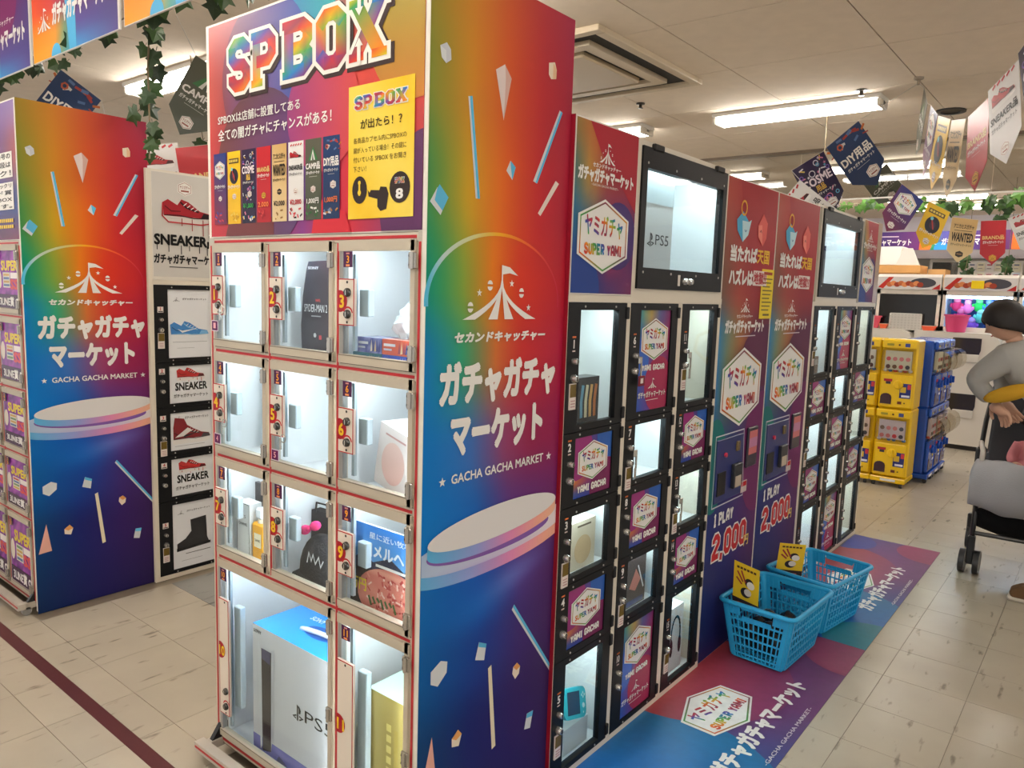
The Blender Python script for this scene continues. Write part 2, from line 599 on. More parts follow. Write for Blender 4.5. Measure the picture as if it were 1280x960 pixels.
def tent(P, cx, y0, w, h, col=WH, l=3, dots=True):
    """circus tent with flag: base width w, height h, bottom y0"""
    top = y0 + h * .72
    for xe, we in ((-.5, .13), (-.13, .10), (.13, .10), (.5, .13)):
        n = 8
        L, R = [], []
        for i in range(n + 1):
            t = i / n
            xc = cx + w * xe * (t ** 1.7 if abs(xe) > .3 else t ** 1.25)
            yy = top - (top - y0) * (t ** (.82 if abs(xe) > .3 else .95))
            hw = w * (.012 + (we * .62) * t ** 1.6)
            L.append((xc - hw, yy)); R.append((xc + hw, yy))
        vs = L + R
        P.tris(vs, [(i, i + 1, n + 2 + i, n + 1 + i) for i in range(n)], col, l)
    P.stroke([(cx, top - h * .1), (cx, y0 + h)], w * .022, col, l)
    P.poly([(cx, y0 + h), (cx + w * .12, y0 + h * .97), (cx + w * .26, y0 + h * .82), (cx + w * .12, y0 + h * .86), (cx, y0 + h * .83)], col, l)
    if dots:
        for dx, dy, k in ((-.19, .62, 0), (.33, .5, 0), (-.48, .22, 0), (-.35, .48, 1), (.16, .67, 1), (.46, .22, 1)):
            if k:
                star(P, cx + dx * w, y0 + dy * h, w * .04, col, l)
            else:
                P.disc(cx + dx * w, y0 + dy * h + w * .012, w * .04, col, l, n=8, a0=0, a1=math.pi)
                P.disc(cx + dx * w, y0 + dy * h - w * .012, w * .04, col, l, n=8, a0=math.pi, a1=2 * math.pi)

RB = [(120, 60, 90), (200, 50, 50), (230, 120, 30), (200, 190, 40), (40, 150, 80), (30, 120, 190), (90, 60, 150), (200, 50, 60)]
def rainbow(x0, y0, x1, y1, cyc=1.6, ph=0.0, diag=.6):
    def f(x, y):
        t = ((x - x0) / (x1 - x0) * cyc + (y - y0) / (y1 - y0) * diag + ph) % 1.0
        k = t * len(RB)
        i = int(k)
        return mixc(RB[i % len(RB)], RB[(i + 1) % len(RB)], k - i)
    return f

def yami_hex(P, cx, cy, w, h, l=3, small=False):
    P.hexa(cx, cy, w, h, (236, 235, 232), l)
    rb = rainbow(cx - w / 2, cy - h / 2, cx + w / 2, cy + h / 2, .9)
    P.hexline(cx, cy, w * .91, h * .91, w * .018, rb, l + 1)
    a = rainbow(cx - w * .4, cy, cx + w * .4, cy + h * .3, 1.1, .3)
    P.text('ヤミガチャ', cx - w * .37, cy + h * .0, cx + w * .37, cy + h * .27, a, l + 1, bold=.045)
    b = rainbow(cx - w * .4, cy - h * .3, cx + w * .4, cy, 1.1, .0, .3)
    if small:
        P.text('SUPER YAMI', cx - w * .36, cy - h * .23, cx + w * .36, cy - h * .1, b, l + 1, bold=.05)
    else:
        P.block('SUPER YAMI', cx - w * .37, cy - h * .25, cx + w * .37, cy - h * .1, b, l + 1, sw=1.5)

YB = [(0.0, [(0, (150, 120, 60)), (.25, (190, 110, 60)), (.5, (180, 50, 55)), (1, (165, 35, 55))]),
      (.3, [(0, (70, 110, 110)), (.22, (190, 140, 60)), (.5, (160, 60, 60)), (1, (150, 35, 65))]),
      (.55, [(0, (40, 110, 150)), (.3, (110, 110, 110)), (.6, (120, 45, 90)), (1, (110, 40, 90))]),
      (.8, [(0, (30, 70, 140)), (.4, (70, 60, 120)), (.6, (140, 45, 90)), (1, (90, 40, 100))]),
      (1.0, [(0, (35, 60, 130)), (.45, (60, 50, 120)), (1, (120, 45, 90))])]
def yami_bg(P, x0, y0, x1, y1, l=0, var=0, nx=8, ny=12):
    w, h = x1 - x0, y1 - y0
    b = (x0, y0, x1, y1)
    if var == 0:
        P.rect(x0, y0, x1, y1, gridcol(YB, *b), l, nx, ny)
        P.poly([(x0 + w * .2, y1), (x1, y1), (x1, y0 + h * .52), (x0 + w * .75, y0 + h * .66), (x0 + w * .38, y0 + h * .84)], (170, 36, 52), l + 1)
        P.disc(x0 + w * .72, y0 + h * .36, w * .3, (72, 48, 112), l + 1, clip=b)
        P.disc(x0 + w * .08, y0 + h * .02, w * .36, (38, 66, 140), l + 1, ry=h * .22, clip=b)
    elif var == 1:
        P.rect(x0, y0, x1, y1, gridcol([(0, [(0, (40, 90, 180)), (.5, (90, 70, 150)), (1, (40, 100, 190))]), (.4, [(0, (170, 50, 100)), (.5, (120, 60, 130)), (1, (60, 70, 160))]), (.7, [(0, (220, 130, 60)), (.4, (150, 60, 110)), (1, (120, 45, 110))]), (1, [(0, (40, 80, 170)), (.5, (60, 70, 160)), (1, (170, 60, 90))])], *b), l, nx, ny)
        P.disc(x0 + w * .1, y0 + h * .75, w * .4, (150, 50, 120), l + 1, clip=b)
        P.disc(x1, y0 + h * .95, w * .4, (45, 95, 180), l + 1, clip=b)
        P.disc(x1 - w * .1, y0 + h * .05, w * .45, (120, 40, 90), l + 1, clip=b)
    else:
        P.rect(x0, y0, x1, y1, gridcol([(0, [(0, (50, 150, 170)), (.35, (200, 170, 80)), (.65, (90, 100, 160)), (1, (140, 50, 110))]), (.35, [(0, (60, 110, 190)), (.5, (120, 80, 150)), (1, (160, 50, 90))]), (.7, [(0, (60, 90, 190)), (.5, (150, 60, 120)), (1, (90, 50, 130))]), (1, [(0, (40, 90, 180)), (.5, (110, 60, 140)), (1, (150, 40, 80))])], *b), l, nx, ny)
        P.disc(x0 + w * .7, y0 + h * .25, w * .45, (165, 45, 85), l + 1, clip=b)
        P.disc(x0, y0 + h * .5, w * .35, (60, 105, 200), l + 1, clip=b)

def sneaker(P, cx, cy, w, l=3, up=(176, 36, 44), sole=(240, 238, 235), dark=(60, 20, 25), high=False, swoosh=None):
    h = w * .42
    X = lambda a: cx + (a - .5) * w
    Y = lambda b: cy + (b - .5) * h
    P.poly([(X(0), Y(.12)), (X(.03), Y(0)), (X(.9), Y(0)), (X(1), Y(.1)), (X(.98), Y(.3)), (X(0), Y(.3))], sole, l)
    pts = [(0.02, .28), (.0, .85), (.1, 1.0), (.28, .78), (.36, 1.05), (.5, .95), (.72, .6), (.95, .5), (.99, .3)]
    if high:
        pts = [(.02, .28), (0.02, 1.0), (.06, 1.6), (.3, 1.5), (.38, 1.1), (.55, .85), (.75, .6), (.95, .5), (.99, .3)]
    P.poly([(X(a), Y(b)) for a, b in pts], up, l + 1)
    P.stroke([(X(.34), Y(.92)), (X(.46), Y(.7)), (X(.7), Y(.55))], w * .03, dark, l + 2)
    P.poly([(X(.74), Y(.3)), (X(.8), Y(.52)), (X(.95), Y(.48)), (X(.98), Y(.3))], dark, l + 2)
    for i in range(4):
        P.stroke([(X(.40 + .07 * i), Y(.78 - .07 * i)), (X(.46 + .07 * i), Y(.90 - .08 * i))], w * .014, (236, 226, 222), l + 3)
    P.stroke([(X(.03), Y(.3)), (X(.3), Y(.34)), (X(.6), Y(.26)), (X(.98), Y(.31))], w * .016, dark, l + 3)
    P.stroke([(X(.04), Y(.7)), (X(.16), Y(.5)), (X(.34), Y(.52))], w * .02, mixc(up, (0, 0, 0), .35), l + 3)
    if swoosh:
        P.poly([(X(.18), Y(.6)), (X(.3), Y(.38)), (X(.68), Y(.62)), (X(.3), Y(.5))], swoosh, l + 3)

def hexlogo(P, cx, cy, w, l=4, bg=(238, 236, 230), ink=(150, 80, 70)):
    P.hexa(cx, cy, w, w * .95, bg, l)
    P.hexline(cx, cy, w * .86, w * .82, w * .03, ink, l + 1)
    P.text('ヤミガチャ', cx - w * .34, cy - w * .02, cx + w * .34, cy + w * .2, ink, l + 1, bold=.03)
    P.rect(cx - w * .28, cy - w * .2, cx + w * .28, cy - w * .1, ink, l + 1)

def art(P, kind, x0, y0, x1, y1, l=2, full=True):
    """one of the eight prize posters, drawn inside a box (print above an existing background)"""
    w, h = x1 - x0, y1 - y0
    X = lambda a: x0 + a * w
    Y = lambda b: y0 + b * h
    def T(s, a0, b0, a1, b1, c, bold=.03):
        P.text(s, X(a0), Y(b0), X(a1), Y(b1), c, l + 2, bold=bold)
    if kind == 'brand':
        T('BRAND品', .06, .56, .94, .66, (226, 190, 120), .05); T(GACHA, .08, .46, .92, .53, WH, .04)
        P.rect(X(.3), Y(.42), X(.7), Y(.425), (220, 200, 190), l + 1)
        hexlogo(P, X(.5), Y(.12), w * .3, l + 1, (222, 170, 60), (90, 50, 20))
    elif kind == 'sneaker':
        sneaker(P, X(.5), Y(.78), w * .78, l + 1)
        T('SNEAKER品', .06, .52, .94, .62, (28, 26, 28), .05); T(GACHA, .08, .42, .92, .48, (40, 36, 38), .03)
        hexlogo(P, X(.5), Y(.14), w * .28, l + 1)
        for i in range(5):
            P.stroke([(X(.15 + .16 * i), Y(.96)), (X(.25 + .16 * i), Y(.99))], w * .05, (190, 40, 50), l + 1)
    elif kind == 'camp':
        P.poly([(X(.2), Y(.66)), (X(.5), Y(.9)), (X(.8), Y(.66))], (60, 120, 70), l + 1)
        P.poly([(X(.36), Y(.66)), (X(.5), Y(.85)), (X(.64), Y(.66))], (226, 226, 220), l + 2)
        P.poly([(X(.46), Y(.66)), (X(.5), Y(.78)), (X(.56), Y(.66))], (70, 80, 66), l + 3)
        T('CAMP品', .06, .5, .94, .62, WH, .05); T(GACHA, .08, .41, .92, .47, WH, .03)
        P.rect(X(.25), Y(.37), X(.75), Y(.375), (210, 210, 200), l + 1)
        hexlogo(P, X(.5), Y(.15), w * .3, l + 1)
    elif kind == 'diy':
        rnd = random.Random(3)
        for i in range(11):
            a, b = rnd.uniform(.04, .96), rnd.uniform(.78, .97)
            t = rnd.uniform(-.8, .8)
            P.stroke([(X(a), Y(b)), (X(a) + w * .16 * math.cos(t), Y(b) + w * .16 * math.sin(t))], w * rnd.uniform(.03, .08), rnd.choice([(205, 205, 205), (200, 110, 50), (90, 120, 170), (170, 60, 50)]), l + 1)
        P.disc(X(.25), Y(.86), w * .09, (190, 90, 60), l + 2, n=6); P.disc(X(.25), Y(.86), w * .045, (30, 50, 85), l + 3, n=10)
        T('DIY用品', .05, .52, .95, .68, WH, .05); T(GACHA, .08, .42, .92, .48, WH, .03)
        P.rect(X(.3), Y(.38), X(.7), Y(.385), (210, 210, 210), l + 1)
        hexlogo(P, X(.62), Y(.2), w * .34, l + 1)
    elif kind == 'cosme':
        rnd = random.Random(5)
        cs = [(232, 196, 90), (220, 130, 160), (226, 222, 230), (120, 90, 180), (100, 170, 200)]
        for i in range(30):
            a, b = rnd.uniform(.06, .94), rnd.choice([rnd.uniform(.04, .36), rnd.uniform(.72, .97)])
            if i % 3 == 0:
                P.ring(X(a), Y(b), w * rnd.uniform(.04, .09), w * .025, rnd.choice(cs), l + 1, n=12)
            elif i % 3 == 1:
                star(P, X(a), Y(b), w * .05, rnd.choice(cs), l + 1)
            else:
                t = rnd.uniform(0, 3)
                P.stroke([(X(a), Y(b)), (X(a) + w * .14 * math.cos(t), Y(b) + w * .14 * math.sin(t))], w * .035, rnd.choice(cs), l + 1)
        T('COSME', .06, .57, .94, .71, (240, 226, 232), .05); T('用品', .36, .44, .64, .55, (236, 190, 80), .04)
        T(GACHA, .1, .37, .9, .42, WH, .03)
        hexlogo(P, X(.6), Y(.17), w * .3, l + 2)
    elif kind == 'super':
        yami_hex(P, X(.5), Y(.7), w * .78, h * .44 if not full else w * .8, l + 1, small=True)
        T(GACHA, .08, .33, .92, .41, WH, .04)
        P.rect(X(.3), Y(.29), X(.7), Y(.295), (210, 200, 210), l + 1)
        hexlogo(P, X(.5), Y(.13), w * .26, l + 1)
    elif kind == 'yellow':
        P.rect(X(.12), Y(.8), X(.88), Y(.9), (92, 70, 36), l + 1)
        for i in range(5):
            P.rect(X(.17 + .135 * i), Y(.825), X(.27 + .135 * i), Y(.875), (226, 200, 90), l + 2)
        P.disc(X(.5), Y(.55), w * .33, (36, 34, 46), l + 1)
        P.disc(X(.5), Y(.55), w * .14, (70, 40, 60), l + 2)
        P.stroke([(X(.4), Y(.66)), (X(.6), Y(.46))], w * .06, (180, 60, 50), l + 3)
        P.disc(X(.38), Y(.69), w * .07, (120, 200, 210), l + 3)
        T(GACHA, .04, .3, .96, .38, WH, .04)
        hexlogo(P, X(.52), Y(.15), w * .28, l + 1)
    elif kind == 'wanted':
        T('アニカヒスガチャ', .1, .76, .9, .87, (50, 38, 28), .03)
        P.rect(X(.14), Y(.71), X(.86), Y(.725), (90, 70, 45), l + 1)
        T('WANTED', .08, .46, .92, .66, (44, 34, 26), .05)
        T(GACHA, .08, .35, .92, .41, (60, 46, 34), .02)
        P.hexa(X(.5), Y(.16), w * .3, w * .26, (46, 38, 32), l + 1)
        P.rect(X(.4), Y(.15), X(.6), Y(.175), (150, 120, 80), l + 2)

KBG = {'brand': ((190, 34, 44), (168, 28, 38)), 'sneaker': ((232, 230, 228), (222, 220, 218)), 'camp': ((92, 92, 78), (70, 78, 62)),
       'diy': ((34, 62, 108), (28, 48, 86)), 'cosme': ((50, 34, 70), (34, 26, 52)), 'super': ((36, 62, 130), (130, 34, 66)),
       'yellow': ((240, 196, 30), (226, 176, 24)), 'wanted': ((206, 166, 104), (222, 200, 156))}
def kbg(kind, x0, y0, x1, y1):
    a, b = KBG[kind]
    return lambda x, y: mixc(b, a, (y - y0) / (y1 - y0) * .8 + (x - x0) / (x1 - x0) * .2)

# side panel of the tall machines: u 0..0.52, v 0..2.147
SP = [(0.0, [(0, (150, 128, 44)), (.25, (196, 128, 44)), (.5, (198, 88, 50)), (.75, (178, 54, 62)), (1, (160, 46, 76))]),
      (.12, [(0, (124, 136, 50)), (.25, (200, 136, 36)), (.5, (206, 86, 38)), (.75, (184, 42, 48)), (1, (160, 32, 58))]),
      (.22, [(0, (64, 142, 78)), (.25, (204, 158, 30)), (.48, (222, 104, 26)), (.75, (192, 36, 44)), (1, (164, 28, 54))]),
      (.32, [(0, (0, 144, 120)), (.22, (126, 162, 62)), (.42, (224, 124, 18)), (.62, (214, 54, 30)), (1, (180, 28, 50))]),
      (.4, [(0, (0, 122, 196)), (.24, (52, 160, 118)), (.46, (204, 112, 52)), (.66, (200, 46, 46)), (1, (170, 28, 66))]),
      (.5, [(0, (0, 118, 200)), (.3, (60, 112, 190)), (.55, (148, 66, 110)), (.75, (150, 36, 80)), (1, (140, 28, 80))]),
      (.58, [(0, (0, 122, 206)), (.35, (24, 98, 184)), (.6, (96, 54, 130)), (1, (112, 38, 104))]),
      (.66, [(0, (0, 104, 184)), (.4, (20, 84, 180)), (.7, (84, 58, 140)), (1, (80, 36, 100))]),
      (.74, [(0, (0, 92, 164)), (.4, (24, 62, 150)), (.7, (64, 44, 120)), (1, (70, 34, 96))]),
      (.84, [(0, (0, 62, 116)), (.35, (26, 34, 108)), (.7, (52, 30, 98)), (1, (58, 32, 88))]),
      (1.0, [(0, (12, 44, 92)), (.5, (32, 30, 96)), (1, (46, 30, 84))])]
def side_art(O):
    W, H = .52, 2.147
    P = PR(O, (0, 1, 0), (0, 0, 1), (1, 0, 0))
    g = gridcol(SP, 0, 0, W, H)
    def bg(x, y):
        c = g(x, y)
        k = .55 * math.exp(-((x - .33) / .13) ** 2 - ((y - .70 - (x - .3) * .25) / .035) ** 2)
        k2 = .4 * math.exp(-((x - .18) / .12) ** 2 - ((y - .66) / .05) ** 2)
        c = mixc(c, (120, 140, 220), k)
        return mixc(c, (0, 110, 200), k2)
    P.rect(0, 0, W, H, bg, 0, 26, 100)
    LB, LW, LG, LC = (92, 184, 224), (214, 218, 222), (196, 200, 208), (232, 218, 196)
    P.poly([(.028, 1.958), (.048, 1.969), (.061, 1.958), (.063, 1.937), (.047, 1.926), (.033, 1.935)], LG, 1)
    P.poly([(.028, 1.958), (.046, 1.952), (.047, 1.926), (.033, 1.935)], LW, 2)
    P.poly([(.21, 1.952), (.242, 1.971), (.268, 1.945), (.243, 1.845)], (206, 170, 160), 1)
    P.poly([(.21, 1.952), (.242, 1.971), (.246, 1.94), (.243, 1.845)], (224, 208, 204), 2)
    P.poly([(.412, 2.016), (.437, 2.023), (.445, 2.007), (.444, 1.984), (.423, 1.979), (.413, 1.988)], LC, 1)
    P.poly([(.43, 2.02), (.445, 2.007), (.444, 1.984), (.43, 1.982)], (226, 190, 150), 2)
    P.poly([(.119, 1.874), (.132, 1.877), (.166, 1.657), (.152, 1.656)], LW, 1)
    P.poly([(.124, 1.875), (.132, 1.877), (.166, 1.657), (.158, 1.656)], LB, 2)
    P.poly([(.465, 1.912), (.477, 1.907), (.38, 1.718), (.364, 1.722)], LW, 1)
    P.poly([(.471, 1.911), (.477, 1.907), (.38, 1.718), (.373, 1.72)], LB, 2)
    P.poly([(.459, 1.735), (.474, 1.729), (.399, 1.64), (.388, 1.646)], (230, 216, 206), 1)
    P.poly([(.273, 1.758), (.293, 1.745), (.282, 1.714), (.259, 1.733)], LW, 1)
    P.poly([(.273, 1.758), (.293, 1.745), (.282, 1.714), (.276, 1.738)], LB, 2)
    P.poly([(.035, 1.673), (.063, 1.648), (.039, 1.608), (.006, 1.634)], LB, 1)
    P.poly([(.028, 1.667), (.006, 1.634), (.039, 1.608), (.044, 1.618), (.02, 1.638)], LW, 2)
    # arch
    n = 40
    pts = [(.245 + .245 * math.cos(math.pi * (1.02 - 1.04 * i / n)), 1.42 + .162 * math.sin(math.pi * (1.02 - 1.04 * i / n))) for i in range(n + 1)]
    P.stroke(pts, [.013 - .010 * i / n for i in range(n + 1)], lambda x, y: stops(x / .49, (0, (80, 190, 230)), (.1, (190, 214, 214)), (.3, (206, 206, 150)), (.5, (236, 170, 30)), (.75, (226, 90, 50)), (1, (190, 40, 70))), 1)
    tent(P, .2545, 1.38, .233, .13, WH, 3)
    P.text('セカンドキャッチャー', .09, 1.327, .432, 1.35, WH, 3, bold=.075, shear=.25)
    P.text('ガチャガチャ', .050, 1.185, .484, 1.279, WH, 3, bold=.08)
    P.text('マーケット', .090, 1.064, .436, 1.157, WH, 3, bold=.08)
    P.text('GACHA GACHA MARKET', .092, .998, .448, 1.02, WH, 3, bold=.03)
    star(P, .062, 1.008, .012, WH, 3); star(P, .474, 1.008, .012, WH, 3)
    # round platform
    clip = (0, 0, W, H)
    def lobe(cx, cy, a, b, th, tilt, ctop, l):
        E = lambda t, dy: (cx + a * math.cos(t), cy + b * math.sin(t) + tilt * math.cos(t) * a + dy)
        n = 40
        rim = lambda x, y: stops((x - cx + a) / (2 * a), (0, (90, 180, 226)), (.35, (150, 160, 220)), (.6, (226, 140, 190)), (.85, (240, 170, 150)), (1, (240, 190, 160)))
        band = [E(math.pi + math.pi * i / n, 0) for i in range(n + 1)]
        low = [E(math.pi + math.pi * i / n, -th) for i in range(n + 1)]
        for i in range(n):
            P.poly([band[i], band[i + 1], low[i + 1], low[i]], rim, l, clip)
        P.poly([E(2 * math.pi * i / 48, 0) for i in range(48)], ctop, l + 1, clip)
    lobe(.262, .83, .30, .052, .03, .03, lambda x, y: stops(x / .52, (0, (176, 196, 226)), (.4, (190, 180, 222)), (.8, (224, 206, 226)), (1, (236, 226, 230))), 1)
    P.disc(.25, .832, .235, (130, 90, 170), 3, ry=.038, n=40, clip=clip)
    lobe(.265, .875, .248, .042, .027, .04, (226, 224, 224), 4)
    P.poly([(.346, .626), (.519, .396), (.519, .375), (.337, .614)], LW, 1)
    P.poly([(.346, .626), (.519, .396), (.519, .384), (.341, .62)], LB, 2)
    P.poly([(.071, .572), (.094, .562), (.092, .535), (.062, .511), (.038, .525), (.038, .556)], LW, 1)
    P.poly([(.208, .57), (.237, .556), (.23, .514), (.195, .527)], LW, 1)
    P.poly([(.208, .57), (.237, .556), (.235, .546), (.206, .558)], LB, 2)
    P.poly([(.247, .485), (.26, .49), (.287, .254), (.272, .25)], (232, 220, 190), 1)
    P.poly([(.368, .455), (.382, .44), (.378, .42), (.362, .41), (.349, .43), (.352, .448)], (236, 220, 200), 1)
    P.poly([(.352, .448), (.368, .455), (.382, .44), (.366, .434)], (230, 160, 90), 2)
    P.poly([(.449, .283), (.438, .235), (.411, .242), (.421, .285)], LW, 1)
    P.poly([(.449, .283), (.445, .268), (.419, .272), (.421, .285)], LB, 2)
    P.poly([(.138, .367), (.152, .35), (.142, .322), (.117, .33), (.116, .352)], (236, 222, 204), 1)
    P.poly([(.116, .352), (.138, .367), (.152, .35), (.132, .342)], (232, 166, 96), 2)
    P.poly([(.046, .39), (.064, .268), (.012, .263)], (232, 176, 160), 1)
    return P

def spbox_logo(P, x0, y0, x1, y1, l, big=True):
    w, h = x1 - x0, y1 - y0
    a = x0 + w * .345
    b = x0 + w * .405
    rb = rainbow(x0, y0, x1, y1, 1.25, .12, -.75)
    if big:
        for t, p, q in (('SP', x0, a), ('BOX', b, x1)):
            P.block(t, p + w * .012, y0 - h * .05, q + w * .012, y1 - h * .05, (58, 44, 44), l, 1.35, .55, gap=.55)
    for t, p, q in (('SP', x0, a), ('BOX', b, x1)):
        P.block(t, p, y0, q, y1, (240, 236, 228) if big else (236, 230, 220), l + 1, 1.35, .42, gap=.55)
        P.block(t, p, y0, q, y1, rb, l + 2, 1.35, 0, gap=.55)

def header_art():
    P = PR((0, -.0005, 0), (1, 0, 0), (0, 0, 1), (0, -1, 0))
    x0, y0, x1, y1 = -.868, 1.574, -.014, 2.141
    b = (x0, y0, x1, y1)
    base = gridcol([(0, [(0, (184, 74, 70)), (.22, (150, 84, 110)), (.38, (70, 110, 180)), (.5, (60, 150, 190)), (.66, (150, 120, 110)), (.85, (206, 70, 56)), (1, (208, 66, 56))]),
                    (.35, [(0, (190, 82, 74)), (.2, (130, 66, 80)), (.45, (96, 90, 150)), (.6, (150, 80, 110)), (.75, (206, 72, 62)), (1, (206, 70, 58))]),
                    (.65, [(0, (190, 62, 64)), (.3, (110, 62, 84)), (.5, (130, 60, 120)), (.7, (196, 50, 66)), (1, (180, 56, 60))]),
                    (1, [(0, (190, 44, 56)), (.3, (150, 50, 66)), (.5, (130, 54, 130)), (.7, (204, 40, 56)), (.85, (150, 50, 90)), (1, (92, 44, 92))])], *b)
    P.rect(x0, y0, x1, y1, base, 0, 30, 20)
    P.disc(-.45, 2.2, .17, lambda x, y: stops((x + .62) / .34, (0, (70, 100, 190)), (.5, (50, 140, 200)), (1, (60, 170, 160))), 1, n=40, clip=b)
    P.disc(-.60, 1.98, .20, lambda x, y: stops((x + .8) / .4, (0, (128, 70, 84)), (.5, (104, 80, 140)), (1, (60, 96, 176))), 1, n=40, clip=b)
    P.disc(-.62, 1.74, .21, lambda x, y: stops((x + .82) / .42, (0, (112, 66, 66)), (.6, (88, 64, 84)), (1, (96, 60, 128))), 2, n=40, clip=b)
    P.disc(-.36, 1.86, .14, lambda x, y: stops((x + .5) / .28, (0, (146, 62, 120)), (.6, (190, 62, 84)), (1, (204, 74, 70))), 3, n=40, clip=b)
    P.disc(-.04, 2.0, .15, lambda x, y: stops((y - 1.86) / .28, (0, (190, 120, 50)), (1, (150, 150, 64))), 2, n=40, clip=b)
    P.disc(0.02, 1.62, .17, (92, 46, 92), 2, n=40, clip=b)
    P.poly([(-.79, y0), (-.77, 1.62), (-.56, 1.62), (-.56, y0)], (112, 52, 54), 3)
    P.poly([(-.40, y0), (-.38, 1.66), (-.27, 1.62), (-.25, y0)], (204, 40, 54), 3)
    spbox_logo(P, -.762, 1.952, -.135, 2.088, 4)
    P.stroke([(-.222, 2.12), (-.222, 2.066)], .012, (240, 236, 228), 8)
    P.poly([(-.236, 2.068), (-.208, 2.068), (-.222, 2.05)], (240, 236, 228), 8)
    P.stroke([(-.222, 1.945), (-.222, 1.985)], .012, (240, 236, 228), 8)
    P.poly([(-.236, 1.985), (-.208, 1.985), (-.222, 2.003)], (240, 236, 228), 8)
    P.text('SPBOXは店舗に設置してある', -.82, 1.876, -.445, 1.901, WH, 5, bold=.022)
    P.text('全ての闇ガチャにチャンスがある！', -.82, 1.832, -.322, 1.862, WH, 5, bold=.026)
    kinds = ['super', 'yellow', 'cosme', 'brand', 'wanted', 'sneaker', 'camp', 'diy']
    price = ['', '', '¥1,000', '2,000', '¥2,000', '¥2,000', '1,000円', '1,000円']
    for i, k in enumerate(kinds):
        a = -.846 + .0703 * i
        c = a + .063
        P.rect(a, 1.607, c, 1.80, kbg(k, a, 1.607, c, 1.80), 4, 1, 4)
        art(P, k, a, 1.66, c, 1.795, 4)
        rq = random.Random(i + 40)
        pal = {'super': [(200, 60, 80), (60, 70, 150)], 'yellow': [(200, 150, 20), (230, 200, 80)], 'cosme': [(226, 190, 90), (220, 130, 160), (226, 222, 230), (110, 160, 200)], 'brand': [(150, 24, 34), (206, 60, 60)], 'wanted': [(150, 110, 60), (226, 200, 150)], 'sneaker': [(190, 40, 50), (60, 40, 44), (206, 90, 90)], 'camp': [(60, 120, 60), (44, 96, 50), (226, 226, 220)], 'diy': [(200, 200, 204), (110, 130, 160), (180, 120, 60)]}[k]
        for q in range(9):
            u0, v0, an = a + .008 + rq.random() * .045, 1.613 + rq.random() * .022, rq.uniform(0, 3)
            P.stroke([(u0, v0), (u0 + .011 * math.cos(an), v0 + .009 * abs(math.sin(an)))], .0045, pal[q % len(pal)], 5)
        if price[i]:
            P.text(price[i], a + .008, 1.645, c - .008, 1.659, (230, 120, 60) if k in ('brand', 'diy') else ((60, 160, 80) if k == 'cosme' else ((50, 40, 36) if k == 'wanted' else ((190, 40, 50) if k == 'sneaker' else WH))), 7, bold=.03)
    # yellow notice block
    P.rect(-.259, 1.603, -.040, 1.90, lambda x, y: mixc((236, 190, 30), (240, 214, 90), abs(math.sin(x * 9 + y * 7))), 4, 6, 8)
    spbox_logo(P, -.236, 1.846, -.064, 1.876, 5, big=False)
    P.text('が出たら！？', -.216, 1.803, -.078, 1.824, (60, 42, 26), 6, bold=.02)
    for s, b_, e in (('各商品カプセル内にSPBOXの', 1.772, -.063), ('鍵が入っている場合！その鍵に', 1.750, -.063), ('付いている SPBOX をお開き', 1.729, -.063), ('下さい！', 1.708, -.195)):
        P.text(s, -.240, b_, e, b_ + .013, (70, 50, 28), 6, bold=.005)
    DK = (48, 36, 34)
    P.disc(-.218, 1.668, .026, DK, 5, ry=.031)
    P.stroke([(-.218, 1.682), (-.218, 1.655)], .006, (236, 200, 60), 6); P.disc(-.218, 1.684, .005, (236, 200, 60), 6, n=10); P.disc(-.218, 1.662, .006, (236, 200, 60), 6, n=10)
    P.disc(-.083, 1.667, .033, DK, 5, ry=.034)
    P.poly([(-.19, 1.668), (-.183, 1.66), (-.178, 1.666), (-.15, 1.664), (-.146, 1.672), (-.126, 1.67), (-.119, 1.655), (-.126, 1.622), (-.145, 1.618), (-.156, 1.628), (-.156, 1.645), (-.186, 1.652)], DK, 5)
    P.text('8', -.094, 1.643, -.073, 1.664, WH, 6, bold=.05)
    spbox_logo(P, -.099, 1.676, -.068, 1.688, 5, big=False)
    return P
